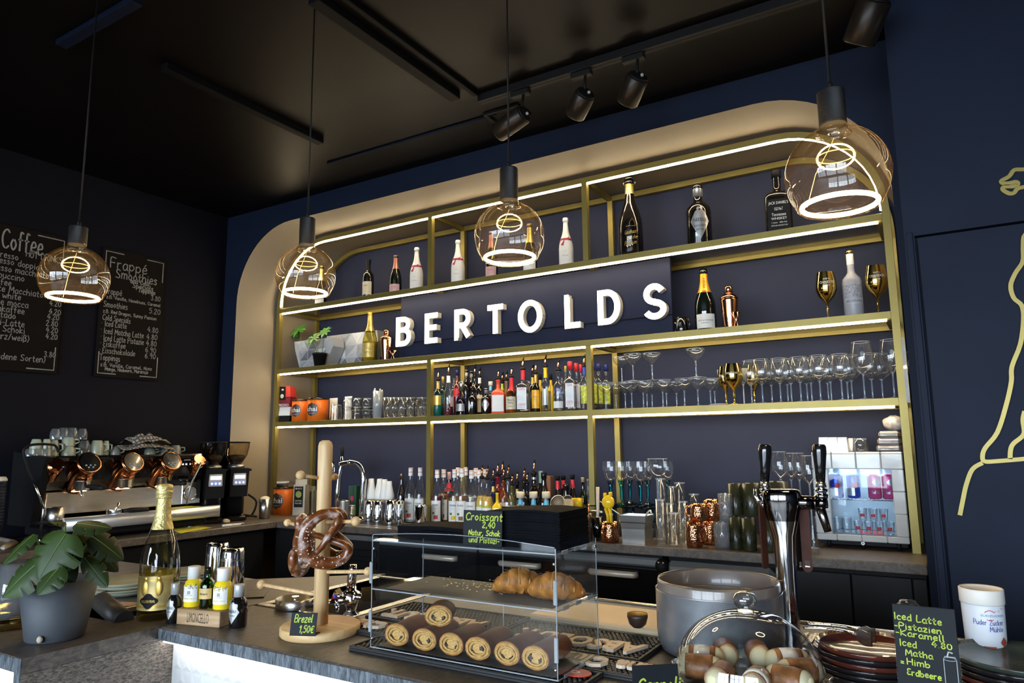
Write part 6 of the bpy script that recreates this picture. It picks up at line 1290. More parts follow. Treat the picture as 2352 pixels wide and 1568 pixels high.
# plates on the till station
PLW = mat('sage_plate', (.36, .37, .28), .25, var=.05, coat=.3)
def plate_stack(lbls, c, R, m, h=.012, n=None, jit=0, prof=None):
    for k, lbl in enumerate(lbls):
        t = thing('plate', lbl, 'plate', (c[0]+random.uniform(-jit, jit), c[1]+random.uniform(-jit, jit), c[2]+k*h))
        MB().lathe([(R*.6, 0), (R*.62, .002), (R, .016), (R*.985, .018), (R*.6, .0055), (1e-5, .0045)], 36).build('plate', m, t)
p = W(232, 1308, Z=.88); plate_stack(['sage plate in the pile behind the potted plant, %s from the bottom' % ORD[i] for i in range(4)], (-2.30, 1.37, .8725), .105, PLW, .009, jit=.006)
plate_stack(['sage plate in the pile behind the tall wine bottle, %s from the bottom' % ORD[i] for i in range(3)], (-2.33, 1.60, .8725), .105, PLW, .009, jit=.008)
# ------------------------------------------------------------------ potted plant on the bar end
pc = V((-1.730, .874, ZC))
PT = thing('potted_plant', 'artificial monstera in a dark grey pot on the bar end', 'plant', pc)
GP = mat('dark_grey_pot', (.040, .046, .056), .62, var=.06)
MB().lathe([(.056, 0), (.058, .003), (.078, .126), (.074, .126), (.071, .10), (1e-5, .10)], 36).build('pot', GP, PT)
MB().lathe([(1e-5, .101), (.0705, .101)], 24, caps=False).build('soil', mat('soil', (.012, .009, .006), .9, var=.5, scale=80), PT)
a = W(88, 1480, D=1.50)-pc; MB().ball((a.x-.004, a.y+.004, .012), .0075, 10, 6, (1, .8, 1)).build('chipped_spot', mat('chip_beige', (.40, .34, .27), .7), PT)
def leaf_mesh(mb, base, tip, wid, nrm, droop=.12, notch=True, fold=.25):
    b, t = V(base), V(tip); ax = t-b; L_ = ax.length; ax.normalize(); n_ = V(nrm); n_ = (n_-ax*n_.dot(ax)).normalized(); sd = ax.cross(n_)
    N = 22; vs = []; fs = []
    for i in range(N+1):
        u = i/N
        w = wid/2*(sin(pi*min(1, (u*.97+.03))**.72))**.75
        if i == N: w = 0
        nt = notch and i in (7, 13)
        back = .16*(1-u)**2
        mid = b+ax*(u*L_)+n_*(-droop*L_*u*u)
        for s in (-1, 1):
            for q in (0, .35, .7, 1):
                k = q if not nt else min(q, .42)
                sw = .22*k*L_*(.4 if u > .25 else -.45*(1-u/.25)+.4*(u/.25))
                vs.append(mid+sd*(s*w*k)+ax*sw*.6+n_*(fold*w*k-(.55*w*k*k)))
    for i in range(N):
        for s in (0, 1):
            for q in range(3):
                a = i*8+s*4+q; fs.append((a, a+1, a+9, a+8) if s else (a, a+8, a+9, a+1))
    mb.add([v-pc for v in vs], fs, True)
    mb.tube([b+ax*(L_*i/8)+n_*(-droop*L_*(i/8)**2+.0006)-pc for i in range(9)], [.0012*(1-i/10) for i in range(9)], 5, mi=1)
def Wl(px, py, dy=0): return W(px, py, Y=.885+dy)
def WD(px, py, dd=0): return W(px, py, D=1.56+dd)
leaves = [((152, 1226), -.05, (84, 1322), -.10, 112, (.5, -.7, .55), 0), ((176, 1202), -.01, (254, 1208), .0, 62, (.2, -.45, 1), 1), ((150, 1200), .0, (117, 1196), -.02, 46, (0, -.5, 1), 1), ((78, 1228), -.03, (2, 1288), -.08, 44, (.2, -.5, .9), 0), ((90, 1290), -.07, (2, 1362), -.10, 84, (.3, -.75, .5), 0), ((138, 1302), -.08, (84, 1358), -.12, 66, (.3, -.8, .4), 0),
 ((146, 1222), .0, (92, 1231), -.02, 58, (.1, -.6, .8), 0), ((213, 1232), .0, (284, 1280), .02, 60, (.4, -.6, .7), 1), ((205, 1246), .04, (272, 1306), .05, 54, (.5, -.5, .7), 1), ((168, 1236), .03, (238, 1262), .05, 70, (.4, -.6, .7), 1), ((196, 1282), -.01, (242, 1342), -.03, 44, (.6, -.6, .4), 0), ((160, 1292), .0, (212, 1226), .05, 60, (.3, -.8, .4), 1), ((60, 1330), .0, (4, 1366), -.03, 46, (.2, -.7, .6), 0), ((126, 1262), .03, (160, 1330), -.02, 64, (.4, -.9, .2), 1)]
for i, (b, db, tp, dt, w, nr, dk) in enumerate(leaves):
    B_, T_ = WD(*b, db), WD(*tp, dt); mb = MB(); leaf_mesh(mb, B_, T_, w/1035*1.05, nr, .14 if i not in (1, 2) else .08)
    mb.build('leaf', [LEAFD if dk else LEAF, STEM], PT)
    MB().tube(smooth([(0+.02*sin(i*2), .02*cos(i*2), .09), tuple((B_-pc)*.55+V((0, 0, .05))), tuple(B_-pc)], 5), .0022, 6).build('stem', STEM, PT)
# upturned water glass on a gold tray at the left edge
p = W(8, 1432, Z=ZC+.008); t = thing('serving_tray', 'round gold-rimmed tray behind the plant pot at the left edge', 'tray', (p.x-.05, p.y+.03, ZC)); MB().lathe([(.10, 0), (.112, .003), (.114, .026), (.111, .026), (.108, .006), (1e-5, .005)], 36).build('tray', GOLD, t)
t2 = tumbler('ribbed clear water glass standing on the gold tray', V((p.x-.035, p.y+.035, ZC+.0065)), .135, .042, False, shell('thick_water_glass', (.86, .89, .92), (.45, .5, .55), 1.3, .06), n=12)
# black odds and ends in the recessed station
t = thing('coffee_bag', 'glossy black bag with copper sparkles in the recess left of the wine bottle', 'bag', (-1.90, 1.12, .62)); mb = MB(); mb.ball((0, 0, .12), .12, 18, 10, (1, .55, 1)); mb.v = [tuple(V(v)*(1+.10*noise.noise(V(v)*22))) for v in mb.v]; mb.build('bag', mat('crinkled_black_film', (.012, .01, .009), .12, var=.3, bump=1.2, bscale=30, coat=.8), t)
tag(MB().tube([tuple(W(232, 1380, D=1.80)), tuple(W(285, 1425, D=1.72))], .024, 18).build('black_cylinder', mat('grey_black_tube', (.035, .033, .032), .5), None), 'dark cylinder lying in the recess between pot and wine bottle', 'tube')
tag(MB().box(-.03, .03, -.02, .02, 0, .002).build('paper_card', mat('pale_pink_card', (.42, .30, .26), .6), None, tuple(W(288, 1388, D=1.84)), .3), 'pale card tucked in the recess behind the wine bottle', 'card')

# ------------------------------------------------------------------ tall wine bottle
wp = V((-1.705, 1.098, ZC)); WH = W(366, 1116, D=(wp-EYE).dot(cf)).z-ZC; WR_ = 43/ppm(wp)
CHG = shell('pale_champagne_glass', (.92, .92, .78), (.50, .50, .24), 1.2)
GL2 = mat('gilded_label', (.56, .42, .16), .35, .35, var=.35, scale=30)
t = bottle('tall clear sparkling wine bottle with gold foil and gold label on the bar end', 'champ', wp, WH, WR_, CHG, liq=(shell('straw_wine', (.82, .76, .34), (.55, .48, .10), .5), .375), lab=[(.08, .33, 1.1, GL2)], rz=.62)
Wf = PROF['champ']
mb = MB(); mb.lathe([(prof_r(Wf, f)*WR_+.0008, f*WH) for f in (.665, .72, .76, .80, .86, .90)], 24, caps=False).lathe([(.0185, .90*WH), (.0195, .91*WH), (.0175, .925*WH), (.0198, .935*WH), (.0198, .955*WH), (.018, .965*WH), (.0198, .975*WH), (.0185, WH), (.012, WH+.003), (1e-5, WH+.003)], 20)
mb.build('neck_foil', mat('gold_crinkled_foil', (.66, .54, .22), .36, .55, var=.12, scale=50, bump=.9, bscale=120), t)
mb = MB(); pts = []
for i in range(24):
    a = 2*pi*i/24; k = 1+.14*cos(4*a); pts.append((.42*WR_*cos(a)*k, .15*WH+.016*sin(a)*k))
mb.add([((WR_+.0022)*sin(k*x/WR_-.1), -(WR_+.0022)*cos(k*x/WR_-.1), .15*WH+k*(z-.15*WH)) for k in (1, .66, .33) for x, z in pts]+[((WR_+.0022)*sin(-.1), -(WR_+.0022)*cos(-.1), .15*WH)], [(j*24+i, j*24+(i+1) % 24, j*24+24+(i+1) % 24, j*24+24+i) for j in (0, 1) for i in range(24)]+[(48+i, 48+(i+1) % 24, 72) for i in range(24)], True); mb.build('name_plaque', BLACK, t)
mb = MB(); put_text(mb, 'GOLDEN PEARL', -.1*WR_, .15*WH, WR_*.74, .0062, R=WR_+.0030)
mb.build('lettering', GOLDT, t)
mb = MB()
for x in (-.3, .35): mb.ball(((WR_)*sin(x), -WR_*cos(x), .245*WH), .010, 10, 6, (1, .25, 2.0)); mb.ball((WR_*sin(x), -WR_*cos(x), .245*WH+.022), .006, 8, 5, (1, .3, 1))
patch(mb, lambda a, z: WR_, .10*WH, .115*WH, .9, off=.0012); patch(mb, lambda a, z: WR_, .295*WH, .305*WH, .9, off=.0012)
mb.build('gilt_ornament', mat('gilt', (.70, .45, .10), .3, .6, var=.2), t)

# ------------------------------------------------------------------ miniature bottles round the wooden block
bz = .20; wb = V((-1.545, 1.118, ZC)); t = thing('wooden_block', 'small wooden block branded LIMONCELLO on the bar corner', 'block', wb, bz)
MB().box(-.064, .064, -.024, .036, 0, .036, .0015).build('block', WOODC, t)
mb = MB(); put_text(mb, 'LIMONCELLO', 0, .018, .064, .022, y=-.0243); mb.build('lettering', mat('burnt_print', (.03, .018, .01), .7), t)
Mb = Matrix.Translation(wb) @ Matrix.Rotation(bz, 4, 'Z')
YB_ = mat('yellow_mini_glass', (.80, .60, .02), .28, var=.04, coat=.3)
def mini(lbl, x, y, z, H, R, g, lab, cap, rz=.5, kind='mini'): return bottle(lbl, kind, Mb @ V((x, y, z)), H, R, g, lab=lab, cap=cap, rz=rz, name='miniature_bottle')
LL = [(.14, .62, .95, WHITE, [('LIMONCELLO', .24, .05, 1.4, mat('label_yellow', (.70, .52, .05), .5)), ('CAMPANIA', .34, .03, .8, GREYP)])]
def face(t, H, R):
    mb = MB(); 
    for i in range(26): x = random.uniform(-.8, .8); z = (.60-.10*random.random())*H*.8*1.22; mb.ball(((R+.0006)*sin(x), -(R+.0006)*cos(x), z*.98), .0016, 6, 4, (1, .4, 1), mi=i % 2)
    mb.box(-.0035, .0035, -R-.0012, -R-.0008, .335*H, .42*H, .001, mi=0); mb.build('label_print', [GREYP, mat('label_yellow', (.70, .52, .05), .5)], t)
for x, z, H, R, wh in ((-.046, .0365, .092, .0205, 'left'), (.044, .0365, .092, .0215, 'right')):
    t = mini('yellow lemon liqueur miniature on the wooden block, %s one' % wh, x, .006, z, H, R, YB_, LL, (WHITE, .70, 1.25), .45); face(t, H, R)
t = mini('green miniature bottle between the two yellow ones on the block', -.001, .004, .0365, .092, .0175, shell('green_mini_glass', (.20, .55, .08), (.05, .2, .02)), [(.24, .50, 1.1, mat('ochre_label', (.60, .42, .16), .45), [('Amaro', .37, .06, 1.2, INK)])], (BLACK, .84, 1.2), .4, 'spirit')
MB().lathe([(.0155, .002), (.0160, .050), (.012, .056)], 18).build('liquid', DGREEN, t)
for px, py, H, R, wh, rr in ((398, 1432, .090, .0165, 'left behind', .1), (546, 1443, .094, .0205, 'right beside', .75)):
    c = W(px, py, Z=ZC); c += (c-EYE).xy.normalized().to_3d()*R
    bottle('near-black gin miniature with silver diamond label %s the wooden block' % wh, 'mini', c, H, R, DBROWN, lab=[(.10, .66, .85, SILV, [('NEEDLE', .40, .06, 1.1, INK), ('BLACKFOREST', .30, .03, .8, INK)], 'diamond')], cap=(mat('matt_silver_cap', (.46, .47, .49), .42, .3, var=.1), .72, 1.2), rz=.25 if px < 450 else .15, name='miniature_bottle')
for px, yt, w, wy_, wh in ((497, 1247, 60, 1.30, 'rear'), (531, 1259, 66, 1.235, 'front')):
    p = W(px, 1388, Z=ZC) if wh == 'front' else V((-1.735, 1.33, ZC)); p = W(px, 1392, Z=ZC) if wh == 'front' else p
    H = W(px, yt, D=(p-EYE).dot(cf)).z-ZC; R = w/2/ppm(p); x = W(px, (yt+1390)/2, D=(p-EYE).dot(cf)); t = thing('shaker_tin', 'upturned steel shaker tin behind the miniature bottles, %s one' % wh, 'shaker', (x.x, x.y, ZC))
    MB().lathe([(R, 0), (R*1.02, .004), (R*.82, H*.80), (R*.80, H*.93), (R*.76, H*.985), (R*.66, H), (R*.60, H*.985), (1e-5, H*.985)], 32).build('tin', CHROME, t); MB().lathe([(R*.825, H*.80), (R*.825, H*.81)], 32, caps=False).build('seam_ring', STEELD, t)
p = W(575, 1366, Z=ZC); tag(MB().box(-.06, .06, -.045, .045, 0, .004, .001).build('tablet', mat('dark_tablet', (.05, .045, .04), .3), None, tuple(W(560, 1368, Z=ZC)), .75), 'thin dark tablet lying on the bar behind the shaker tins', 'tablet')

# ------------------------------------------------------------------ pretzel stand
sp0 = V((-1.238, 1.192, ZC)); S_ = thing('pretzel_stand', 'beech pretzel tree with ball-ended pegs on the bar', 'stand', sp0)
MB().lathe([(.086, 0), (.088, .003), (.088, .017), (.085, .020), (1e-5, .020)], 44).build('base_disc', wood('beech_disc', (.50, .31, .13), (.66, .45, .22), 4, 'X'), S_)
MB().lathe([(.0165, .0202), (.0165, .415), (.014, .424), (.008, .428), (1e-5, .428)], 24).build('pole', WOODL, S_)
pegs = [((690, 1091), -.055, 1.264, .0105), ((770, 1095), .05, 1.266, .0080), ((660, 1200), .035, 1.165, .0090), ((817, 1197), -.02, 1.168, .0105), ((600, 1342), -.01, 1.045, .0105), ((845, 1312), .015, 1.055, .0095)]
for i, (q, dy, z, r) in enumerate(pegs):
    b = W(*q, Y=sp0.y+dy)-sp0; s = V((b.x, b.y, 0)).normalized()*.012; zz = b.z-.004
    MB().tube([(s.x, s.y, zz-.004), (b.x, b.y, b.z)], .0042, 10).ball(b, r, 16, 9).build('peg', WOODL, S_)
PRZ = bpy.data.materials.new('pretzel_crust'); PRZ.use_nodes = True; _n = PRZ.node_tree; _p = _n.nodes['Principled BSDF']; _z = _n.nodes.new('ShaderNodeTexNoise'); _z.inputs['Scale'].default_value = 48; _z.inputs['Detail'].default_value = 5; _r = _n.nodes.new('ShaderNodeValToRGB')
for e_, ps, c_ in zip([_r.color_ramp.elements[0], _r.color_ramp.elements[1], _r.color_ramp.elements.new(.5)], (.34, .72, .52), ((.075, .018, .003, 1), (.40, .19, .045, 1), (.165, .045, .007, 1))): e_.position = ps; e_.color = c_
_t = _n.nodes.new('ShaderNodeTexCoord'); _n.links.new(_t.outputs['Object'], _z.inputs[0]); _n.links.new(_z.outputs[0], _r.inputs[0]); _n.links.new(_r.outputs[0], _p.inputs['Base Color']); _p.inputs['Roughness'].default_value = .28; _p.inputs['Coat Weight'].default_value = .3
PZ = [(-.42, -.60), (-.18, -.22), (.10, .10), (.40, .52), (.70, .70), (.97, .42), (.97, -.15), (.66, -.68), (0, -.94), (-.66, -.68), (-.97, -.15), (-.97, .42), (-.70, .70), (-.40, .52), (-.10, .10), (.18, -.22), (.42, -.60)]
PR = [.12, .14, .15, .17, .20, .22, .26, .31, .35, .31, .26, .22, .20, .17, .15, .14, .12]
def pretzel(lbl, c, S, rots, seed):
    t = thing('pretzel', lbl, 'pretzel', c); M = Matrix.Identity(4)
    for ang, ax in rots: M = Matrix.Rotation(RD(ang), 4, ax) @ M
    pts = smooth([(a, .16*(1 if i < 8 else -1) if i in (1, 2, 14, 15) else (.10 if i in (0, 16) else 0), b, r) for i, ((a, b), r) in enumerate(zip(PZ, PR))], 5)
    mb = MB(); mb.tube([V(p[:3])*S for p in pts], [p[3]*S*.92 for p in pts], 14, T=M); mb.build('crust', PRZ, t)
    random.seed(seed); mb = MB()
    for i in range(46):
        k = random.choice([random.randrange(25, 56), random.randrange(34, 48)]); p = pts[k]; a = random.uniform(-1.5, 1.3); d = V(pts[k+1][:3])-V(pts[k-1][:3]); d.normalize(); n1 = V((d.z, 0, -d.x)); q = V(p[:3])+(V((0, -1, 0))*cos(a)+n1*sin(a))*p[3]*.93
        mb.box(-.0011, .0011, -.0009, .0009, -.0011, .0011, T=M @ Matrix.Translation(q*S) @ Matrix.Rotation(random.random()*3, 4, 'Y'))
    o = mb.build('salt_grains', mat('salt', (.62, .60, .56), .4), t); o['kind'] = 'stuff'
pretzel('large salted pretzel in front on the pretzel stand', W(750, 1238, Y=sp0.y-.045), .0535, [(72, 'Y'), (4, 'X'), (44, 'Z')], 3)
pretzel('pretzel hanging edge-on at the left of the pretzel stand', W(690, 1252, Y=sp0.y-.01), .058, [(62, 'Y'), (0, 'X'), (-58, 'Z')], 5)
pretzel('pretzel hanging behind the large one at the right of the stand', W(768, 1226, Y=sp0.y+.04), .050, [(80, 'Y'), (6, 'X'), (10, 'Z')], 8)
def card_sign(lbl, p, w, h, rz, lean, rows, hcap, pen, foot=True, name='price_sign', th=.0016):
    t = thing(name, lbl, 'sign', p, rz); T = Matrix.Rotation(-lean, 4, 'X')
    MB().box(-w/2, w/2, 0, th, 0, h, .0004, T=T).build('card', CARD, t)
    if foot: MB().box(-w/2, w/2, 0, .028, 0, .0016, .0004).build('foot', CARD, t)
    mb = MB()
    for s, x, z, k, *f in rows: write(mb, s, (x-.5)*w, z*h, hcap*k, pen*(.7+.3*k), -.0003, T=T, fit=(f[0]*w if f else None), slant=.12, rnd=.03)
    mb.build('marker_lettering', LIME, t); return t
p = W(694, 1460, Z=ZC+.0205); card_sign('small black sign lettered Brezel 1,50€ on the pretzel stand base', p, .057, .046, .42, .22, [('Brezel', .14, .58, 1, .72), ('1,50€', .36, .14, 1, .58)], .0145, .0021)
# glass rinser, tap
p = W(664, 1398, Z=ZC+.001); t = thing('glass_rinser', 'round brushed steel glass rinser on the bar behind the pretzel stand', 'rinser', (p.x, p.y+.02, ZC)); R = .050
MB().lathe([(R*.97, 0), (R, .003), (R, .024), (R*.95, .026), (R*.95, .008), (1e-5, .008)], 36).build('basin', STEEL, t); mb = MB(); [mb.box(-.003, .003, .008, R*.95, .010, .013, T=Matrix.Rotation(a, 4, 'Z')) for a in (0, 2.09, 4.19)]; mb.build('spoke', STEEL, t); MB().lathe([(.007, .008), (.007, .022), (.005, .026), (.009, .027), (.009, .029)], 14).build('nozzle', CHROME, t)
MB().tube([(R*.9, .02, .014), (R*1.7, .05, .014), (R*2.6, .09, .012)], [.016, .011, .009], 14, sq=(1, .6)).build('outlet_arm', STEEL, t)
p = W(806, 1411, Z=ZC); t = thing('bar_tap', 'chrome bar tap with pyramid handles behind the pretzel stand', 'tap', (p.x, p.y, ZC)); tp = V((p.x, p.y, ZC))
MB().lathe([(.020, 0), (.020, .003), (.012, .010), (.013, .014), (.024, .052), (.018, .056), (.012, .060), (.012, .068)], 20).build('body', CHROME, t)
q = W(813, 1296, Y=p.y)-tp; MB().tube([(0, 0, .06), (.0, 0, .085), (.004, 0, q.z*.9), (q.x*.6, 0, q.z)], [.011, .012, .010, .009], 14).build('spout', CHROME, t)
for px, py, s, nm in ((842, 1366, 1, 'tap_handle'), (778, 1372, -1, 'tap_handle')):
    b = W(px, py, Y=p.y-.012)-tp; k = .017
    mb = MB(); d = V((s*.8, -.35, .35)).normalized(); u = V((0, 0, 1)); w1 = d.cross(u).normalized(); u = w1.cross(d)
    sq4 = [b+d*.012+(w1*i+u*j)*k for i, j in ((-1, -1), (1, -1), (1, 1), (-1, 1))]; mb.add(sq4+[b-d*.03], [(0, 1, 2, 3), (0, 4, 1), (1, 4, 2), (2, 4, 3), (3, 4, 0)]); mb.tube([b-d*.025, (0, 0, .045)], .008, 10); mb.build(nm, CHROME, t)
b = W(775, 1378, Y=p.y-.03)-tp; mb = MB(); mb.tube([b, b+V((.02, .02, 0))], .011, 12).tube([b+V((0, 0, -.008)), b+V((0, 0, -.028))], [.006, .004], 10); mb.build('side_outlet', CHROME, t); MB().ball(b+V((.004, -.012, .012)), .005, 10, 6).build('blue_dot', BLUE, t)

# ------------------------------------------------------------------ rubber bar mats
RUB = mat('black_rubber', (.012, .012, .013), .55, var=.2); BEIGEL = mat('moulded_beige_letter', (.62, .50, .38), .6, var=.05)
def bar_mat(lbl, x0, x1, y0, y1, z, words_, nub=.0105, label_h=.006):
    t = thing('bar_mat', lbl, 'mat', ((x0+x1)/2, (y0+y1)/2, z)); w, d = (x1-x0)/2, (y1-y0)/2
    MB().box(-w, w, -d, d, 0, .005, .001).box(-w, w, -d, -d+.006, .005, .010, .001).box(-w, w, d-.006, d, .005, .010, .001).box(-w, -w+.006, -d+.006, d-.006, .005, .010, .001).box(w-.006, w, -d+.006, d-.006, .005, .010, .001).build('base', RUB, t)
    mb = MB(); nx, ny = int((2*w-.016)/nub), int((2*d-.016)/nub*1.15); r = nub*.33
    for j in range(ny):
        for i in range(nx):
            x = -w+.009+(i+.5+(.5 if j % 2 else 0))*nub*.985; y = -d+.009+(j+.5)*nub/1.15
            if x < w-.009: mb.add([(x+r*cos(a*pi/3), y+r*sin(a*pi/3), zz) for zz, in ((.005,), (.0088,)) for a in range(6)], [tuple(6+k for k in range(6))]+[(k, (k+1) % 6, 6+(k+1) % 6, 6+k) for k in range(6)])
    o = mb.build('rubber_nubs', RUB, t); o['kind'] = 'stuff'
    for s, cx, cy_, ww, hh in words_:
        vs, fs = text_geo(s, .035); lo = [(-(a*ww)+cx, -(b*hh)+cy_, .0092) for a, b in vs]
        mb = MB(); n = len(lo); hi = [(x, y, .0092+label_h) for x, y, _ in lo]; mb.add(hi, fs)
        ed = {}
        for f in fs:
            for a, b in zip(f, f[1:]+f[:1]): ed[(min(a, b), max(a, b))] = ed.get((min(a, b), max(a, b)), 0)+1
        bd = [k for k, c in ed.items() if c == 1]; mb.add(lo+hi, [(a, b, n+b, n+a) for a, b in bd]); mb.build('raised_lettering', BEIGEL, t)
    return t
bar_mat('black rubber mat lettered ABSOLUT. behind the pastry case, left one of the pair', -1.235, -.880, 1.332, 1.515, ZC, [('ABSOLUT.', -.010, -.045, .285, .062)])
bar_mat('black rubber mat lettered ABSOLUT. between pastry case and pot, right one of the pair', -.874, -.530, 1.318, 1.490, ZC, [('ABSOLUT.', .015, -.032, .285, .066)])
t = bar_mat('narrow rubber rail mat lettered Havana Club running behind the pastry case', -1.335, -.41, 1.223, 1.310, ZC, [('Havana Club', .335, -.004, .26, .052), ('Havana Club', -.21, .002, .26, .046)])
RL = mat('red_emblem', (.50, .03, .02), .45); mb = MB()
mb.lathe([(.030, .0095), (.030, .0125), (.027, .0125)], 24, T=Matrix.Translation((-.40, .005, 0)) @ Matrix.Diagonal((1.2, .75, 1, 1))); mb.build('red_emblem', RL, t); mb = MB(); mb.lathe([(.017, .0126), (.017, .0132)], 20, T=Matrix.Translation((-.40, .005, 0)) @ Matrix.Diagonal((1.2, .75, 1, 1))); mb.build('emblem_disc', WHITE, t)
t = bar_mat('black rubber mat under the front of the pastry case', -1.083, -.560, 1.122, 1.218, ZC, [])
mb = MB(); mb.lathe([(.030, .0095), (.030, .0115)], 24, T=Matrix.Translation((.222, .02, 0)) @ Matrix.Diagonal((1, .7, 1, 1))); mb.build('red_emblem', RL, t); mb = MB(); vs, fs = text_geo('D', .03); mb.add([(.222+a*.018, .02+b*.016, .0118) for a, b in vs], fs); mb.build('emblem_letter', WHITE, t)

# ------------------------------------------------------------------ pastry display case
cx0, cx1, cy0, cy1, cz = -1.033, -.604, 1.132, 1.300, ZC+.0105
CS = thing('pastry_case', 'clear acrylic two-shelf pastry display case on the bar', 'display case', ((cx0+cx1)/2, (cy0+cy1)/2, cz)); hw, hd = (cx1-cx0)/2, (cy1-cy0)/2; H1, H2, HT = .113, .209, .224; T_ = .003
def side_panel(x):
    o = [(-hd, 0), (hd, 0), (hd, HT-.004)]+[(hd*cos(pi*i/10), HT-.004+.012*sin(pi*i/10)) for i in range(1, 10)]+[(-hd, HT-.004)]
    mb = MB(); n = len(o); mb.add([(x0, y, z) for x0 in (x, x+T_) for y, z in o], [tuple(range(n)), tuple(reversed(range(n, 2*n)))]+[(i, i+n, (i+1) % n+n, (i+1) % n) for i in range(n)]); return mb
side_panel(-hw).build('side_panel', ACRYL, CS); side_panel(hw-T_).build('side_panel', ACRYL, CS)
MB().box(-hw+T_, hw-T_, -hd+T_, hd-T_, 0, T_).build('floor_plate', ACRYL, CS)
MB().box(-hw+T_, hw-T_, -hd+T_, hd-T_, H1, H1+T_).build('middle_shelf', ACRYL, CS); MB().box(-hw+T_, hw-T_, -hd+T_, hd-T_, H2, H2+T_).build('top_plate', ACRYL, CS)
o = [(-hw+T_, 0), (hw-T_, 0), (hw-T_, HT-.002)]+[((hw-T_)*(1-2*i/10), HT-.002+.010*sin(pi*i/10)) for i in range(1, 10)]+[(-hw+T_, HT-.002)]
MB().prism(o, -hd, -hd+T_).build('front_panel', ACRYL, CS)
for a, b in ((-hw+T_, -.002), (.002, hw-T_)): MB().box(a, b, hd-T_, hd, T_, H2).build('rear_door', ACRYL, CS)
EDGE = mat('acrylic_edge', (.42, .46, .50), .12, var=.05, trans=.4, coat=.3)
mb = MB()
for x in (-hw, hw-.0016): mb.box(x, x+.0016, -hd-.0004, -hd+.0012, 0, HT-.004).box(x, x+.0016, hd-.0012, hd+.0004, 0, HT-.004)
for z in (0, H1, H2): mb.box(-hw, hw, -hd-.0006, -hd, z, z+.0022).box(hw, hw+.0006, -hd, hd, z, z+.0022)
mb.box(-.002, -.0006, hd-.0005, hd+.0004, T_, H2); mb.build('polished_edge', EDGE, CS)
mb = MB(); w_e = .0010
top = [(p[0], p[1]) for p in o[2:]]; band(mb, top, .0012, -hd-.0005, -hd); mb.build('front_rim', EDGE, CS)
mb = MB()
for s in (-1, 1):
    for z in (.03, .125): mb.box(s*hw-.004-(.001 if s > 0 else -.001), s*hw+.004-(.001 if s > 0 else -.001), -hd-.005, -hd-.001, z, z+.042, .0012)
mb.build('hinge_strip', EDGE, CS)
mb = MB()
for s in (-1, 1):
    for z in (.018, H2-.015): mb.lathe([(.0028, 0), (.0028, .002), (.0012, .0025)], 10, T=Matrix.Translation((s*(hw-.004), -hd-.0006, z)) @ Matrix.Rotation(pi/2, 4, 'X'))
for y, z in ((hd-.01, H1-.005), (hd-.01, H2-.004)): mb.tube([(hw+.0006, y, z), (hw+.004, y, z)], .003, 8)
mb.build('screw', CHROME, CS)
mb = MB()
for z in (0, H1, H2):
    for y in (-.05, 0, .05): mb.box(hw-.0005, hw+.001, y-.012, y+.012, z-.002, z+.005, .0008)
o = mb.build('joint_tab', EDGE, CS); o['kind'] = 'stuff'
PAPER = mat('dark_baking_paper', (.045, .040, .037), .6, var=.35, scale=14, bump=.6)
cxm, cym = (cx0+cx1)/2, (cy0+cy1)/2
def sheet(lbl, z, x0, x1, y0, y1, seed): return cloth('baking_paper', lbl, [(x0, y0, 0), (x1, y0, 0), (x1, y1, 0), (x0, y1, 0)], z, .0006, PAPER, 14, .0025, seed)
sheet('dark baking paper on the middle shelf of the pastry case', cz+H1+T_, cx0+.03, cx1-.012, cy0+.006, cy1-.01, 3); sheet('dark baking paper on the floor of the pastry case', cz+T_, cx0+.012, cx1-.008, cy0+.006, cy1-.008, 7)
mb = MB(); random.seed(4)
for i in range(60): x = random.gauss(-.03, .05); y = random.gauss(.01, .03); mb.box(x, x+random.uniform(.001, .004), y, y+random.uniform(.0008, .002), .0, .0012, T=Matrix.Translation((cxm, cym, cz+H1+T_+.0052)))
tag(mb.build('pastry_crumbs', mat('crumb', (.55, .36, .14), .7)), 'pale flaky crumbs scattered on the middle shelf paper', 'crumbs', kind='stuff')
CRUST = mat('croissant_crust', (.34, .135, .030), .5, spec=.25, var=.60, scale=45, stretch=(1, 1, 1), bump=.7); FLAKE = mat('flaky_dough', (.52, .29, .075), .5, var=.30, scale=60, stretch=(3, 1, 3), bump=.8); CHOC = mat('dark_chocolate', (.016, .007, .005), .35, var=.2); BROWNTOP = mat('browned_top', (.150, .042, .014), .55, spec=.08, var=.4, scale=20, bump=.3)
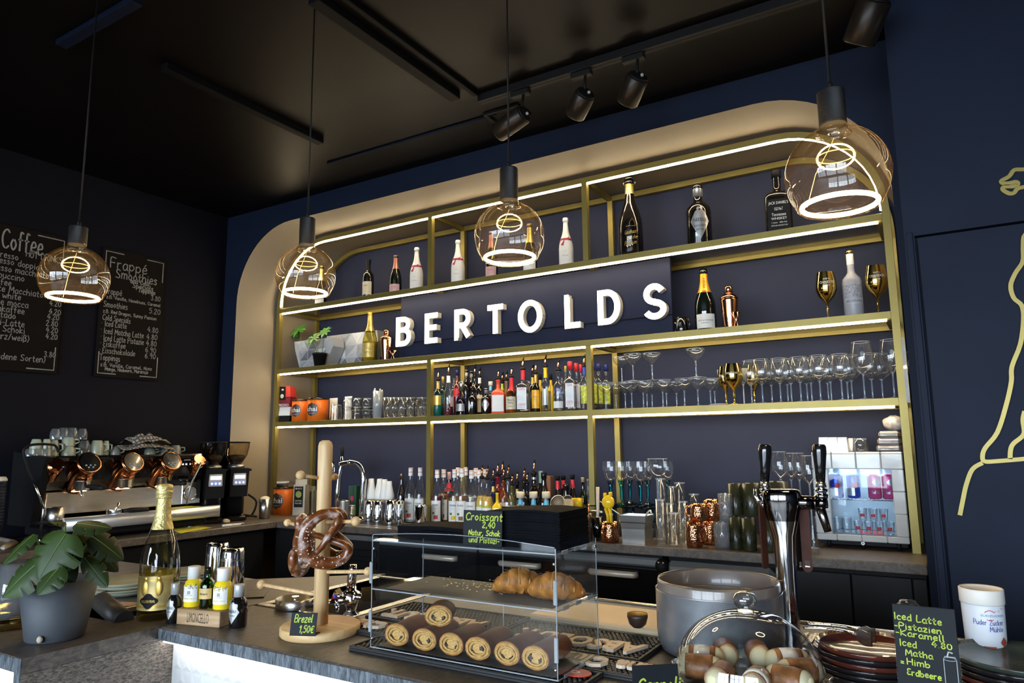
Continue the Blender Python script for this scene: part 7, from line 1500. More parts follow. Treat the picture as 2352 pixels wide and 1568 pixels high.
def pain(lbl, x, y, z, L_=.112, r=.029, rz=0, tilt=0, seed=0):
    t = thing('chocolate_pastry', lbl, 'pastry', (x, y, z), rz, 'chocolate pastries on the case floor'); n = 22; k = 9; vs = []; fs = []
    def sec(a): return V((cos(a)*1.08, 0, sin(a)*(.86 if sin(a) > 0 else .74)))
    for j in range(k+1):
        u = j/k; s = 1-.16*max(0, (u-.75)/.25)**2-.05*max(0, (.12-u)/.12); 
        for i in range(n): a = 2*pi*i/n; q = sec(a)*r*s*(1+.05*noise.noise(V((cos(a)*1.6+seed, u*3, sin(a)*1.6)))); vs.append((q.x, u*L_, q.z+r*.72))
    fs = [(j*n+i, j*n+(i+1) % n, (j+1)*n+(i+1) % n, (j+1)*n+i) for j in range(k) for i in range(n)]+[tuple(k*n+i for i in range(n))]
    mb = MB(); mb.add(vs, fs, True, 0); mb.mi = [0 if sum(vs[q][2] for q in f)/len(f) > r*.35 else 1 for f in fs]; mb.build('crust', [BROWNTOP, CRUST], t)
    MB().tube([(sec(2*pi*i/30).x*r*.955, -.0004, sec(2*pi*i/30).z*r*.955+r*.72) for i in range(30)], [r*(.085+.03*noise.noise(V((i*.7, seed, 2)))) for i in range(30)], 8, True).build('baked_rim', CRUST, t)
    mb = MB()                                                       # layered cut face
    rings = [(1.0, 0), (.90, -.003), (.80, .001), (.66, -.002), (.5, .002), (.3, -.001), (1e-4, .001)]
    vs = [(sec(2*pi*i/n).x*r*q*.99, y_, sec(2*pi*i/n).z*r*q*.99+r*.72) for q, y_ in rings for i in range(n)]
    mb.add(vs, [(j*n+i, j*n+(i+1) % n, (j+1)*n+(i+1) % n, (j+1)*n+i) for j in range(len(rings)-1) for i in range(n)], True)
    for q, o1 in ((.83, .0), (.60, .06)): mb.tube([(sec(2*pi*i/26).x*r*(q+.07*noise.noise(V((i*.5, seed, q*9))))+o1*r*.5, -.0016-.001*q, sec(2*pi*i/26).z*r*(q*.96+.06*noise.noise(V((i*.4, seed+3, q*7))))+r*(.72+o1*.3)) for i in range(26)], r*.085, 6, True)
    mb.build('cut_face', FLAKE, t)
    random.seed(seed); mb = MB()
    for s in (-1, 1): mb.box(-r*random.uniform(.16, .30), r*random.uniform(.16, .26), -.0012, .004, -r*random.uniform(.14, .30), r*random.uniform(.10, .26), .003, T=Matrix.Translation((s*r*random.uniform(.30, .56)+r*.08*((seed % 3)-1), 0, r*.72+r*random.uniform(-.34, .10))) @ Matrix.Rotation(random.uniform(-.7, .7), 4, 'Y'))
    mb.build('chocolate_bar', CHOC, t); mb = MB(); k0 = .3*sin(seed*2.1); mb.tube([(r*(.62*sin(a)+k0*.2), -.0006, r*(.86+.34*cos(a))) for a in [-1.1+2.2*i/9 for i in range(10)]], [r*.03+r*.07*sin(pi*i/9) for i in range(10)], 6); mb.tube([(r*(.5*sin(a)), -.0003, r*(.62+.40*cos(a))) for a in [1.9+k0+2.0*i/8 for i in range(9)]], [r*.03+r*.06*sin(pi*i/8) for i in range(9)], 6); mb.build('pale_dough', mat('pale_dough', (.66, .50, .22), .5, var=.15), t); return t
fl = cz+T_+.004
for i, (px, py) in enumerate(((912, 1462), (975, 1470), (1037, 1480), (1098, 1496), (1165, 1507), (1230, 1518))):
    p = W(px, py, Y=cy0+.018); pain('chocolate pastry on the case floor, %s from the left' % ORD[i], p.x, cy0+.018, fl, .102+.004*(i % 2), .0250 if i else .0258, .12-.03*i+.05*(i % 2), 0, i)
p = W(1018, 1432, Y=cy0+.07); t = pain('round-topped pastry lying on top behind the second and third ones', p.x, cy0+.055, fl+.037, .070, .0255, .5, 0, 9)
def croissant(lbl, p, S, rz):
    t = thing('croissant', lbl, 'croissant', p, rz, 'croissants on the middle shelf'); pts = []; rs = []
    for i in range(33):
        u = i/32*2-1; a = u*1.25; seg = 1+.09*abs(sin(i*pi/4)); pts.append(V((sin(a)*S, -S*.55*(cos(a)-1)*1.2, S*.36))); rs.append(S*(.40*(1-abs(u)**1.7)+.10)*seg)
    pts = [V((q.x, q.y, max(r_*.85, .004))) for q, r_ in zip(pts, rs)]
    MB().tube(pts, rs, 16, sq=(1, .9)).build('crust', CRUST, t)
    mb = MB()
    for k in range(4, 29, 4):
        c = pts[k]; d = (pts[k+1]-pts[k-1]).normalized(); w1 = d.cross(V((0, 0, 1))).normalized()
        mb.tube([c+(w1*cos(b)+V((0, 0, 1))*sin(b))*rs[k]*.985 for b in [pi*j/10 for j in range(11)]], S*.05, 6)
    mb.build('pastry_fold', mat('fold_crust', (.40, .19, .055), .45, var=.3, scale=40), t)
    mb = MB(); [mb.box(-.001, .001, -.001, .001, 0, .0012, T=Matrix.Translation(pts[k]+V((random.uniform(-.4, .4)*rs[k], random.uniform(-.4, .4)*rs[k], rs[k]*.93)))) for k in [random.randrange(8, 25) for _ in range(40)]]; o = mb.build('chopped_nuts', BROWNTOP, t); o['kind'] = 'stuff'
ms = cz+H1+T_+.0035
p = W(1187, 1392, Y=1.205); croissant('croissant on the middle shelf, left one of two', (p.x+.002, 1.212, ms), .050, .55); p = W(1275, 1400, Y=1.20); croissant('croissant on the middle shelf, right one by the case corner', (p.x+.002, 1.196, ms), .052, .28)
# napkins and sign on top of the case
tz = cz+H2+T_
def napkins(lbl, x0, x1, y0, y1, n, h, seed):
    t = thing('napkin_stack', lbl, 'napkins', ((x0+x1)/2, (y0+y1)/2, tz)); random.seed(seed); w, d = (x1-x0)/2, (y1-y0)/2; me = None
    for k in range(n):
        if k % 6 == 0:
            mb = MB(); g = 6; vs = []
            for z in (0, h*.86):
                for i in range(g+1):
                    for j in range(g+1): u, v = i/g*2-1, j/g*2-1; vs.append((u*w*(1-.012*random.random()), v*d*(1-.012*random.random()), z+.0035*sin(u*2.2+1)*max(0, (k/n))*.8))
            N = (g+1)**2; fs = [(i*(g+1)+j, (i+1)*(g+1)+j, (i+1)*(g+1)+j+1, i*(g+1)+j+1) for i in range(g) for j in range(g)]
            fs = [tuple(reversed(f)) for f in fs]+[tuple(q+N for q in f) for f in fs]
            ring = [i*(g+1) for i in range(g+1)]+[g*(g+1)+j for j in range(1, g+1)]+[i*(g+1)+g for i in range(g-1, -1, -1)]+[j for j in range(g-1, 0, -1)]
            fs += [(a, b, b+N, a+N) for a, b in zip(ring, ring[1:]+ring[:1])]
            mb.add(vs, fs, False); o = mb.build('napkin', NAPKIN, t, (0, 0, k*h)); me = o.data
        else: link('napkin', me, t, (random.uniform(-.0012, .0012), random.uniform(-.0012, .0012), k*h), random.uniform(-.012, .012))
napkins('low stack of black napkins on the pastry case', -1.012, -.838, 1.185, 1.285, 9, .0028, 2); napkins('tall stack of black napkins at the right end of the pastry case', -.770, -.612, 1.165, 1.285, 26, .0026, 6)
card_sign('black sign lettered Croissant 2,40 between the napkin stacks', (-.772, 1.150, tz), .086, .066, .06, .05, [('Croissant', .07, .72, 1.0, .96), ('2,40', .50, .52, .85, .34), ('Natur, Schok', .15, .30, .72, .82), ('und Pistazi-', .16, .10, .72, .80)], .0135, .0021)
# ------------------------------------------------------------------ cutting board, avocado, pot
bd = mat('pale_cutting_board', (.62, .47, .29), .45, var=.10, scale=5)
tag(MB().box(-.885, -.560, 1.515, 1.695, ZC+.0005, ZC+.0165, .004).build('cutting_board', bd), 'pale beige cutting board between pastry case and aluminium pot', 'board')
p = W(1457, 1447, Z=ZC+.017); t = thing('avocado_half', 'dark hollowed avocado half on the cutting board', 'avocado', (p.x, p.y+.02, ZC+.017)); R = .0225
MB().lathe([(1e-5, 0), (R*.45, .002), (R*.8, .009), (R, .024), (R*.99, .031), (R*.90, .030), (R*.8, .018), (R*.4, .008), (1e-5, .007)], 24).build('skin', mat('avocado_skin', (.035, .020, .014), .45, var=.3, bump=.4), t); MB().lathe([(R*.89, .0302), (R*.78, .0185)], 24, caps=False).build('flesh_ring', mat('avocado_flesh', (.55, .28, .03), .5), t)
pp = V((-.425, 1.492, ZC)); R = .124; H = .118
t = thing('aluminium_pot', 'large dull aluminium pot on the bar beside the beer tower', 'pot', pp)
ALU = mat('worn_aluminium', (.36, .39, .43), .38, .8, var=.25, scale=14, bump=.15, bscale=40)
MB().lathe([(R*.86, 0), (R*.93, .004), (R*.98, .018), (R, .035), (R, H), (R*1.004, H+.001), (R*.985, H+.001), (R*.98, .03), (R*.9, .006), (1e-5, .005)], 64).build('pot_body', ALU, t)
MB().lathe([(R*.965, H-.03), (R*.968, H+.016), (R*.955, H+.020), (R*.935, H+.017), (R*.935, H-.03)], 64, caps=False).build('inner_collar', mat('collar_plastic', (.17, .14, .12), .3, var=.1, coat=.3), t)
mb = MB(); mb.lathe([(R*.960, H+.0195), (R*.952, H+.0215), (R*.944, H+.0195)], 64, caps=False).lathe([(R*.885, H-.014), (R*.880, H-.012), (R*.875, H-.014)], 64, caps=False); mb.build('rim_wire', STEELD, t)

# ------------------------------------------------------------------ beer tower
tb = V((-.300, 1.545, ZC)); TW = thing('beer_tower', 'chrome two-tap beer tower with black levers on the bar', 'beer tap', tb)
def Wz(px, py, dy=0): return W(px, py, Y=tb.y+dy)-tb
sec = [(.0, .021, .021), (.04, .020, .020), (.12, .0195, .0195), (.18, .020, .020), (.225, .023, .022), (.255, .030, .026), (.275, .035, .030), (.295, .038, .033), (.309, .038, .033), (.316, .034, .030), (.318, .026, .022)]
vs = []; n = 28
for z, a, b in sec:
    for i in range(n):
        q = 2*pi*i/n; k = 2.6 if z > .25 else 2; e = 2/k
        cx_, sx_ = cos(q), sin(q); vs.append((a*abs(cx_)**e*(1 if cx_ > 0 else -1), b*abs(sx_)**e*(1 if sx_ > 0 else -1), z))
mb = MB(); m = len(sec); mb.add(vs, [(j*n+i, j*n+(i+1) % n, (j+1)*n+(i+1) % n, (j+1)*n+i) for j in range(m-1) for i in range(n)]+[tuple((m-1)*n+i for i in range(n))], True)
DKCH = mat('dark_chrome', (.16, .155, .155), .08, 1, var=.03)
mb.mi = [1 if min(vs[q][2] for q in f) >= .255 else 0 for f in mb.f]
o = mb.build('column', [CHROME, DKCH], TW); o.rotation_euler = (0, 0, .25)
MB().lathe([(.034, 0), (.033, .006), (.022, .010)], 28).build('base_flange', CHROME, TW)
def tap_parts(hx_top, hx_bot, y, dy, arm_from, arm_to, spout=None):
    a, b = Wz(hx_bot, 1105, dy), Wz(hx_top, 1020, dy)
    MB().tube([a, a+(b-a)*.35, a+(b-a)*.80, b-(b-a)*.06, b], [.0085, .0105, .0135, .0130, .0105], 16).build('lever_handle', BLACKG, TW)
    c = Wz(hx_bot+3, 1150, dy)
    mb = MB(); mb.tube([a, a+(c-a)*.30], [.008, .0105], 14); mb.build('lever_ferrule', STEEL, TW)
    MB().tube([a+(c-a)*.30, a+(c-a)*.36, a+(c-a)*.38, a+(c-a)*.52, a+(c-a)*.54, a+(c-a)*.64, a+(c-a)*.66, a+(c-a)*.85], [.007, .007, .0115, .0115, .009, .009, .0125, .0115], 16).build('valve_nut', CHROME, TW)
    return c
c = tap_parts(1881, 1885, 0, 0, None, None)
MB().tube([(.02, 0, .292), (c.x-.012, -.002, c.z-.004)], [.0155, .0125], 18).tube([(c.x-.013, -.002, c.z-.004), (c.x-.009, -.002, c.z-.004)], .0150, 18).tube([(c.x-.009, -.002, c.z-.004), (c.x+.010, -.002, c.z-.003)], [.0125, .0105], 18).build('tap_arm', DKCH, TW)
s0, s1 = Wz(1882, 1160), Wz(1902, 1221); MB().tube([s0, s0+(s1-s0)*.5, s1], [.0095, .0085, .0068], 14).build('spout', mat('dark_steel_spout', (.24, .21, .19), .2, 1, var=.05), TW)
c = tap_parts(1757, 1757, 0, .0, None, None)
MB().tube([(-.02, 0, .292), (c.x, 0, c.z-.006)], [.0145, .012], 16).tube([(c.x, 0, c.z-.006), (c.x-.012, -.004, c.z-.010)], [.010, .006], 12).build('tap_arm', CHROME, TW)
q = Wz(1735, 1140); MB().tube([(c.x-.008, -.004, c.z-.010), q, q+V((.001, 0, .016))], [.005, .0045, .004], 10).build('flow_lever', CHROME, TW)
LTH = mat('brown_leather', (.045, .014, .008), .6, spec=.15, var=.2, scale=30); LTHD = mat('dark_leather', (.010, .007, .006), .6, spec=.15, var=.2)
def strap(lbl, px0, py0, px1, py1, w, dy, m, rz, slot=True):
    a, b = W(px0, py0, Y=tb.y+dy), W(px1, py1, Y=tb.y+dy); L_ = a.z-b.z; t = thing('bottle_opener', lbl, 'opener', (b.x, tb.y+dy, b.z), rz)
    r = w/2; pts = [(-r, L_)]+[(r*cos(pi+pi*i/10), r+r*sin(pi+pi*i/10)) for i in range(11)]+[(r, L_)]
    if slot:
        h = [(-r*.5, r*2.2), (-r*.5, r*1.1), (r*.5, r*1.1), (r*.5, r*2.2)]
        mb = MB(); mb.prism([(-r, r)]+[(r*cos(pi+pi*i/10), r+r*sin(pi+pi*i/10)) for i in range(1, 10)]+[(r, r), (r, r*1.1), (-r, r*1.1)], 0, .003).box(-r, -r*.5, 0, .003, r*1.1, r*2.4).box(r*.5, r, 0, .003, r*1.1, r*2.4).box(-r, r, 0, .003, r*2.4, L_)
    else: mb = MB(); mb.prism(pts, 0, .003)
    mb.build('strap', m, t)
    if slot: MB().box(-r*.5, r*.5, -.0006, .0036, r*1.05, r*1.30, .0004).build('opener_bar', STEEL, t)
strap('brown leather bottle opener hanging right of the beer tower, outer one', 1850, 1160, 1856, 1314, .019, .02, LTH, .15)
strap('dark leather bottle opener hanging close behind the beer tower column', 1838, 1160, 1841, 1312, .016, .045, LTHD, .9)
strap('brown leather strap hanging edge-on left of the beer tower, front one', 1758, 1150, 1760, 1306, .019, .0, LTH, 1.15, False); strap('brown leather strap hanging edge-on left of the beer tower, shorter one', 1754, 1150, 1753, 1224, .016, .02, LTH, 1.1, False)
t = thing('drip_tray', 'steel slatted drip tray at the foot of the beer tower', 'tray', (-.21, 1.645, ZC)); MB().box(-.14, .16, -.05, .05, 0, .004, .001).build('tray', STEELD, t)
for k in range(18): MB().box(-.135+k*.0165, -.127+k*.0165, -.046, .046, .0045, .0075, .001).build('slat', mat('slat_steel', (.62, .54, .46), .25, 1), t)

# ------------------------------------------------------------------ cake stand with glass dome and pastries
kc = V((-.312, 1.250, ZC)); KS = thing('cake_stand', 'glass cake stand with scalloped rim in the right foreground', 'cake stand', kc); R = .128
PG = shell('pressed_glass', (.86, .88, .86), (.38, .40, .36), 1.3, .10, (.6, .6, .5))
MB().lathe([(.055, 0), (.053, .004), (.020, .010), (.016, .018), (.03, .024)], 32).build('foot', PG, KS)
sc_ = lambda a, z: 1+(.028*cos(20*a) if z > .03 else 0)
MB().lathe([(1e-5, .022), (.06, .022), (R*.92, .025), (R, .038), (R*.98, .040), (R*.90, .0285), (1e-5, .0265)], 100, rad=sc_).build('plate', PG, KS)
DM = thing('glass_dome', 'clear glass cake dome with round knob', 'dome', kc+V((0, 0, .0295))); Rd = .1165; Hd = .106
DOMEG = shell('dome_glass', (.97, .98, .98), (.55, .60, .64), 1.35)
MB().lathe([(Rd, 0), (Rd*1.0, .008)]+[(Rd*cos(pi/2*i/14)**.92, .008+(Hd-.008)*sin(pi/2*i/14)) for i in range(1, 14)]+[(.012, Hd-.0008)], 64, caps=False).lathe([(Rd*1.012, -.0005), (Rd*1.018, .0025), (Rd*1.0, .005)], 64, caps=False).build('dome_shell', DOMEG, DM)
MB().lathe([(.0150, Hd-.001), (.0100, Hd+.003)]+[(.0098+.0097*sin(pi*i/10)**.6, Hd+.003+.027*i/10) for i in range(1, 10)]+[(.006, Hd+.0305), (1e-5, Hd+.031)], 28).build('knob', shell('knob_glass', (.82, .85, .86), (.25, .27, .28), 1.6), DM)
REFLW = mat('white_reflection', (.70, .66, .56), .25, var=.08, coat=.4); CANB = mat('cannoli_shell', (.28, .11, .035), .42, var=.45, scale=40, bump=.8); CRM = mat('cream_filling', (.66, .58, .36), .5, var=.10)
random.seed(21); zk = kc.z+.0275
def cannolo(lbl, x, y, rz, L_, r, shine=False):
    t = thing('cannolo', lbl, 'pastry', (x, y, zk), rz, None); mb = MB(); c = lambda u: V((u, 0, r*1.02))
    mb.tube([c(-L_/2+L_*i/6) for i in range(7)], [r*(1+.03*sin(i*2.2)) for i in range(7)], 16); mb.build('shell', CANB, t)
    for s in (-1, 1): MB().ball(c(s*L_*.5), r*.98, 14, 8, (.85, .95, .95)).build('cream_end', CRM, t)
    if shine: MB().tube([c(-L_*.30), c(L_*.10), c(L_*.30)], [r*1.05, r*1.07, r*1.05], 16).build('reflection_band', REFLW, t)  # white band paints in a reflection on the roll
# a ring of filled rolls round the plate, ends facing outwards
spec = [(1590, 1505, .0, 0), (1630, 1535, .5, 1), (1690, 1548, .15, 1), (1757, 1556, -.1, 1), (1812, 1520, -.5, 0), (1868, 1546, -1.0, 0), (1826, 1560, .3, 1)]
for i in range(9):
    a = 2*pi*i/9+.2; x, y = kc.x+.080*cos(a), kc.y+.080*sin(a)
    cannolo('cream-filled pastry roll under the glass dome, %s round the plate' % ORD[i], x, y, a+.35*(-1)**i, .044, .0195, i % 3 == 1)
# a lettered tent card in front
card_sign('black tent card lettered Cann at the bottom picture edge', tuple(W(1508, 1622, D=1.07)), .072, .060, .66, .0, [('Cannoli', .12, .36, 1.0, .95)], .019, .0028, False)
# ------------------------------------------------------------------ plates, tongs, menu card, sugar shaker
BRN = mat('red_brown_glaze', (.085, .022, .014), .14, var=.25, coat=.6); DKG = mat('dark_green_glaze', (.040, .050, .040), .24, var=.3, scale=10, coat=.2); BLKG = mat('black_glaze', (.014, .012, .013), .18, var=.2, coat=.5)
def rim_plate(lbl, c, R, m, grp=None):
    t = thing('plate', lbl, 'plate', c, 0, grp); MB().lathe([(R*.60, 0), (R*.62, .002), (R*.92, .010), (R, .019), (R*.985, .0215), (R*.90, .0135), (R*.62, .0055), (1e-5, .0045)], 56).build('dish', m, t)
bz0 = ZC; bc = W(1992, 1474, Z=ZC+.066); Rb = .088
for k in range(6): rim_plate('dark plate in the red-brown pile under the tongs, %s from the bottom' % ORD[k], (bc.x+.003*(k % 2), bc.y, bz0+.0005+k*.0088), Rb, BRN if k in (5, 3) else BLKG)
tz2 = bz0+5*.0088
tg = thing('tongs', 'steel pastry tongs lying across the red-brown plates', 'tongs', (0, 0, 0)); zt = tz2+.034
def Wt2(px, py): return W(px, py, Z=zt)
for off, nm in ((0, 'tong_arm'), (.016, 'tong_arm')):
    pts = [Wt2(1845, 1440), Wt2(1900, 1443), Wt2(1945, 1449), Wt2(1965, 1455)]; pts = [q+V((.3*off, off, .004*(1 if off else 0))) for q in pts]
    MB().tube(smooth([tuple(q) for q in pts], 4), .0045, 8, sq=(1.3, .5)).build(nm, CHROME, tg)
    e = pts[-1]; d = (pts[-1]-pts[-2]).normalized()
    mb = MB(); w1 = V((0, 0, 1)); o = [(0, .004), (.016, .010), (.026, .008), (.034, .011), (.034, -.014), (.020, -.016), (.006, -.012), (0, -.004)]
    a = e; n = len(o); lat = d.cross(w1)*.0012
    mb.add([a+d*u+w1*v+lat*s for s in (-1, 1) for u, v in o], [tuple(range(n)), tuple(reversed(range(n, 2*n)))]+[(i, i+n, (i+1) % n+n, (i+1) % n) for i in range(n)]); mb.build('gripper', STEEL, tg)
gc = W(2338, 1503, Z=ZC+.060); Rg = .100
for k in range(5): rim_plate('dark green plate in the pile below the sugar shaker, %s from the bottom' % ORD[k], (gc.x, gc.y, ZC+.0005+k*.0095), Rg, DKG if k == 4 else (BRN if k == 1 else BLKG))
gz = ZC+.0005+4*.0095+.0068
p, H, R = spot(2262, 1350, 92, gc.y-.012, gz); p = W(2266, 1482, Z=gz); p.z = gz; R = 47/ppm(p); H = W(2262, 1349, Y=p.y).z-gz; R *= .96; SH = thing('sugar_shaker', 'white powdered sugar shaker with screw lid on the green plates', 'shaker', p, .15)
WPL = mat('white_shaker_plastic', (.66, .68, .72), .4, var=.03); WLID = mat('white_lid_plastic', (.72, .68, .62), .45, var=.03)
MB().lathe([(R*.88, 0), (R*.90, .002), (R*.95, H*.72), (R*.90, H*.76)], 36).build('body', WPL, SH)
n = 90; MB().lathe([(R*.985, H*.74), (R, H*.76), (R*1.0, H*.985), (R*.97, H), (R*.90, H*.985), (R*.86, H*.965), (1e-5, H*.96)], n, rad=lambda a, z: 1-(.012 if z < H*.93 and int(a/(2*pi)*n+.5) % 2 else 0)).build('screw_lid', WLID, SH)
INKB = mat('blue_ink', (.02, .04, .30), .5)
mb = MB(); Rs = R*.94
put_text(mb, 'SÜDZUCKER', .010, H*.58, R*1.15, H*.045, R=Rs+.0006, bold=.01); mb.build('maker_name', mat('pale_blue_ink', (.10, .22, .42), .5), SH)
mb = MB(); write(mb, 'Puder Zucker', -.022, H*.42, .0085, .0009, 0, fit=.050); write(mb, 'Mühle', .002, H*.31, .0085, .0009, 0, fit=.024); mb.v = [((Rs+.0006)*sin(x/Rs), -(Rs+.0006)*cos(x/Rs)+y, z) for x, y, z in mb.v]; mb.build('hand_lettering', INKB, SH)
mb = MB(); ribbon(mb, [(.004+.009*cos(a), H*.58+.0085*sin(a)) for a in [pi*.2+pi*.6*i/10 for i in range(11)]], .0012); ribbon(mb, [(.004+.009*cos(a), H*.58-.0085*sin(a)) for a in [pi*.3+pi*.4*i/10 for i in range(11)]], .0010); ribbon(mb, [(.012, H*.64), (.026, H*.70)], .0007); ribbon(mb, [(.018, H*.645), (.030, H*.69)], .0007); mb.v = [((Rs+.0006)*sin(x/Rs), -(Rs+.0006)*cos(x/Rs)+y, z) for x, y, z in mb.v]; mb.build('maker_emblem', REDP, SH)
mb = MB(); patch(mb, lambda a, z: Rs, H*.04, H*.22, .22, shape='diamond', off=.0006, mid=.75); patch(mb, lambda a, z: Rs*.97, H*.02, H*.06, .3, off=.0006, mid=.0); mb.build('fruit_print', mat('fruit_print', (.30, .05, .035), .5, var=.5, scale=80), SH)
# menu card in a clear holder
my = 1.135; a, b = W(2048, 1384, Y=my), W(2192, 1392, Y=my); mw = (b.x-a.x); mh = a.z-ZC-.001; MC = thing('menu_card', 'tall black card lettered Iced Latte in a clear holder', 'menu', ((a.x+b.x)/2, my, ZC))
MB().box(-mw/2, mw/2, 0, .002, .003, mh, .0005).build('card', CARD, MC)
mb = MB(); mb.box(-mw/2-.001, mw/2+.001, .0025, .004, 0, mh*.9).box(-mw/2, mw/2, -.006, .03, 0, .0025); mb.build('holder', ACRYL, MC)
mb = MB()
kx = mw/150; top = mh
def ml(s, px, py, k, fit): write(mb, s, -mw/2+(px-2048)*kx, top-(py-1384-(px-2048)*.085)*kx*1.02, .5*26*kx*k*1.25, 2.9*kx, -.0004, fit=fit*kx*.96, slope=-.05, rnd=.05)
for r in (('Iced Latte', 2052, 1423, 1.05, 122), ('-Pistazien', 2050, 1446, .95, 120), ('-Karamell', 2052, 1464, .95, 124), ('4.80', 2137, 1493, 1.0, 52), ('Iced', 2060, 1492, 1.05, 45), ('Matha', 2072, 1516, .95, 70), ('=', 2058, 1540, .9, 12), ('Himb', 2074, 1540, .95, 60), ('Erdbeere', 2072, 1566, .95, 86)): ml(*r)
mb.build('marker_lettering', LIME, MC)
mb = MB(); cx_, c0_, c1_ = -mw/2+(2176-2048)*kx, .006, top-(1508-1384)*kx; r = 15*kx
pts = [(cx_-r, c0_), (cx_-r, c1_-.004), (cx_-r*.8, c1_), (cx_+r*.8, c1_), (cx_+r, c1_-.004), (cx_+r, c0_)]; ribbon(mb, pts, .0008, -.0004); ribbon(mb, [(cx_+r*cos(2*pi*i/16), c1_-.003+.0022*sin(2*pi*i/16)) for i in range(17)], .0006, -.0004); ribbon(mb, [(cx_-.003, c1_), (cx_-.001, c1_+.006), (cx_+.003, c1_+.005)], .0018, -.0004)
put_text(mb, 'Red Bull', cx_, c0_+(c1_-c0_)*.48, r*1.7, .0045, y=-.0005, bold=.02); put_text(mb, 'ENERGY DRINK', cx_, c0_+(c1_-c0_)*.40, r*1.5, .002, y=-.0005); mb.build('can_drawing', GREYP, MC)
p = W(2085, 1382, Y=my+.05); mb = MB(); mb.lathe([(.012, -.01), (.015, .0), (.010, .006), (1e-5, .007)], 16); t = tag(mb.build('glass_stopper', CLEAR, None, (p.x+.0, my+.05, p.z-.004)), 'small clear glass knob peeking over the Iced Latte card', 'knob')
MB().lathe([(.02, 0), (.015, .06), (.012, p.z-ZC-.014)], 16).build('glass_stem', CLEAR, t, (0, 0, -(p.z-.004-ZC)+.0003))

# ------------------------------------------------------------------ pendant bulbs
BULBL = emit('led_filament', (1, .66, .28), 75); LINEG = emit('painted_line_glow', (1, .58, .18), .55)
KNURL = dimpled('knurled_black', (.006, .006, .007), .5, .1, 240, 'WAVE', .5, .0015)
def pendant(lbl, px, ptop, pring, w, psock, pcord, D):
    # px globe centre column, ptop globe top, pring ring bottom, w globe width, psock socket top, pcord socket strain-relief top
    c = W(px, ptop+(pring-ptop)*.5, D=D); R = w/2*D/FPX
    c.z = W(px, pring, D=D).z+.70*R
    t = thing('pendant_lamp', lbl, 'lamp', c, 0, 'pendant bulb lamps over the bar')
    q = [(R*.30, R*.945)]+[(R*sin(a), R*cos(a)) for a in [RD(18+i*5.5) for i in range(20)]]+[(R*.80, -R*.64), (R*.74, -R*.70), (1e-5, -R*.70)]
    MB().lathe(q, 56, caps=False).build('glass_globe', GLOWG, t)
    MB().lathe([(R*.27, R*1.10), (R*.27, R*.93), (R*.34, R*.86), (R*.20, R*.80)], 32, caps=False).build('glass_neck', GLOWG, t)
    MB().tube([(R*.70*cos(2*pi*i/48), R*.70*sin(2*pi*i/48), -R*.62) for i in range(48)], R*.046, 10, True).build('led_ring', BULBL, t)
    MB().tube([(R*.36*cos(2*pi*i/40), R*.36*sin(2*pi*i/40), R*.40) for i in range(40)], R*.010, 8, True).build('ring_reflection', LINEG, t)  # glowing ring stands in for the LED ring's reflection in the globe
    MB().tube([(0, 0, R*.80), (-R*.10, 0, R*.60), (-R*.40, 0, R*.1), (-R*.60, 0, -R*.55)], R*.006, 6).build('feed_wire', LINEG, t)  # thin line with the same painted glow
    zs = W(px, psock, D=D).z-c.z; zb = R*1.06
    MB().lathe([(R*.255, zb), (R*.265, zb+.003), (R*.265, zs-.003), (R*.25, zs), (R*.06, zs+.001)], 36).build('socket', KNURL, t)
    MB().lathe([(R*.06, zs), (R*.06, zs+.014), (R*.035, zs+.018)], 14).build('cord_grip', BLACK, t)
    MB().tube([(0, 0, zs+.015), (0, 0, CEIL-c.z)], .0026, 8).build('cord', BLACK, t)
    return c
def lampd(w, dia=.185): return FPX*dia/w
pendant('globe pendant lamp before the menu boards, leftmost of four', 172, 568, 690, 146, 516, 500, lampd(146))
pendant('globe pendant lamp over the left end of the brass shelving', 703, 554, 680, 134, 496, 485, lampd(134))
pendant('globe pendant lamp over the middle of the brass shelving', 1170, 446, 601, 161, 379, 370, lampd(161))
pendant('largest and nearest globe pendant lamp before the right end of the shelving', 1921, 279, 484, 227, 196, 188, lampd(227))

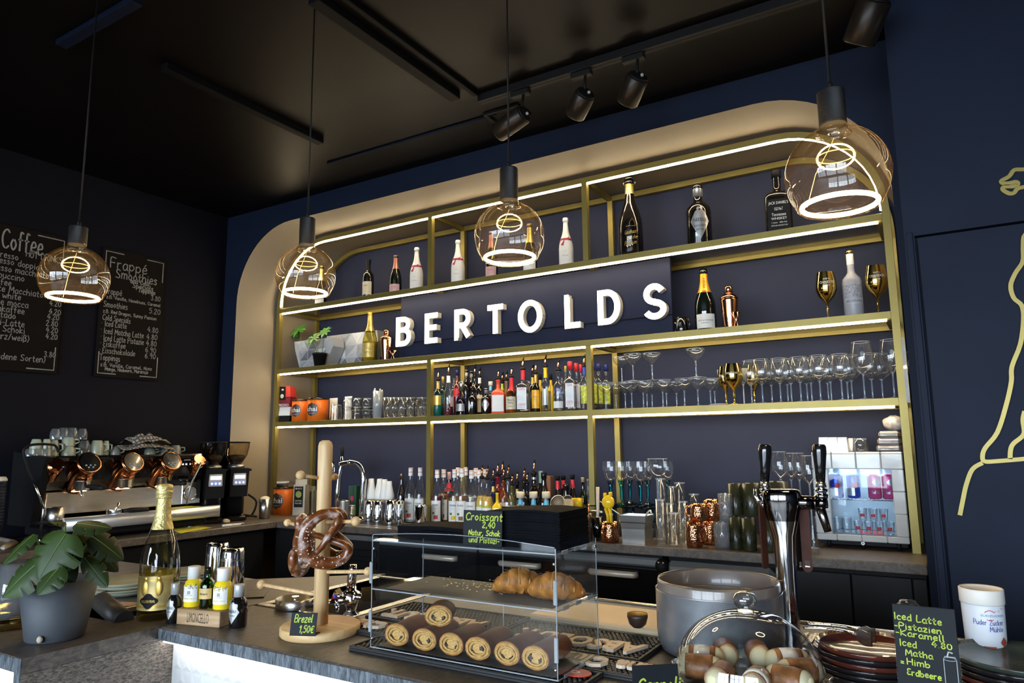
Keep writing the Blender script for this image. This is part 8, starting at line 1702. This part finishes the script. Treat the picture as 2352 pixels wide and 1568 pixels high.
# ------------------------------------------------------------------ ceiling: lighting track with spots, covers
RAIL = mat('track_black', (.006, .006, .007), .45, spec=.2, var=.1)
a, b = W(1097, 232, Z=CEIL-.03), W(1860, 4, Z=CEIL-.03); ry = (a.y+b.y)/2
TR = thing('lighting_track', 'black ceiling track running parallel to the bar wall', 'track', (0, 0, 0)); MB().box(a.x, .4, ry-.018, ry+.018, CEIL-.034, CEIL-.0005, .002).build('rail', RAIL, TR); MB().box(a.x+.002, .4, ry-.006, ry+.006, CEIL-.0348, CEIL-.0338).build('slot', BLACK, TR)
def spotl(lbl, p0, p1, w, tail=None):
    D0 = (V((W(p0[0], p0[1], Y=ry).x, ry, CEIL-.12))-EYE).dot(cf); a, b = W(*p0, D=D0-.02), W(*p1, D=D0+.05); r = w/2*D0/FPX
    t = thing('spotlight', lbl, 'spotlight', a, 0, 'black track spotlights'); d = b-a
    MB().tube([d*0, d*.03, d*.97, d], [r*.9, r, r, r*.94], 28).build('cylinder_housing', mat('spot_bronze_black', (.020, .015, .011), .35, .4, spec=.3, var=.1), t)
    MB().tube([-d.normalized()*.001, -d.normalized()*.006], [r*.93, r*.8], 24).build('rear_cap', BLACK, t); MB().ball(-d.normalized()*.007+V((r*.35, -r*.2, -r*.2)), r*.16, 8, 5).build('rear_screw', GREYP, t)
    j = V((a.x-.005, ry, CEIL-.036)); k = d*.12
    MB().tube([j-a, k], .006, 8).build('stem', BLACK, t); MB().box(j.x-a.x-.06, j.x-a.x+.025, ry-a.y-.015, ry-a.y+.015, CEIL-.058-a.z, CEIL-.0352-a.z, .003).build('track_adapter', BLACK, t)
spotl('track spotlight at the left end of the track, tilted towards the wall', (1203, 262), (1143, 305), 46); spotl('track spotlight, second from the left end of the track', (1345, 215), (1320, 264), 50); spotl('track spotlight, third from the left end of the track', (1466, 176), (1440, 236), 52); spotl('large track spotlight at the top right ceiling corner', (2010, 0), (1972, 100), 74)
def cover(lbl, p0, p1, w, h): a, b = W(*p0, Z=CEIL-h), W(*p1, Z=CEIL-h); m = MB(); x = (a.x+b.x)/2; tag(m.box(x-w/2, x+w/2, min(a.y, b.y), max(a.y, b.y), CEIL-h, CEIL-.0004, .002).build('ceiling_strip', CEILM2), lbl, 'cable cover')
CEILM2 = mat('painted_ceiling_strip', (.0030, .0030, .0045), .6, spec=.08, var=.1)
cover('long dark ceiling strip running towards the track end, right one of three', (776, -4), (1098, 220), .022, .02); cover('dark ceiling strip beside the longest one, middle of three', (722, 4), (1044, 232), .05, .03); cover('dark ceiling strip above the left of the shelving, left one of three', (370, 163), (742, 330), .04, .03)
a, b = W(140, 108, Z=CEIL-.02), W(305, 3, Z=CEIL-.02); tag(MB().box(min(a.x, b.x), max(a.x, b.x), a.y-.02, a.y+.02, CEIL-.02, CEIL-.0004, .002).build('ceiling_strip', mat('navy_strip', (.004, .007, .020), .6, spec=.1)), 'navy ceiling strip near the top left picture corner', 'cable cover')
a, b = W(752, 376, Z=CEIL-.008), W(1140, 262, Z=CEIL-.008); tag(MB().tube([(a.x, a.y, CEIL-.006), (b.x, b.y, CEIL-.006)], .005, 8).build('ceiling_cable', mat('navy_cable', (.006, .009, .024), .6, spec=.1)), 'thin cable running along the ceiling to the first spotlight', 'cable')
a = W(1165, 262, Z=CEIL-.004); w_, d_ = .09, .06
mb = MB().box(-w_, w_, -d_, -d_+.012, -.012, -.0004).box(-w_, w_, d_-.012, d_, -.012, -.0004).box(-w_, -w_+.012, -d_+.012, d_-.012, -.012, -.0004).box(w_-.012, w_, -d_+.012, d_-.012, -.012, -.0004); tag(mb.build('vent_frame', BLACK, None, (a.x, a.y, CEIL)), 'small black vent frame on the ceiling behind the first spotlight', 'vent')
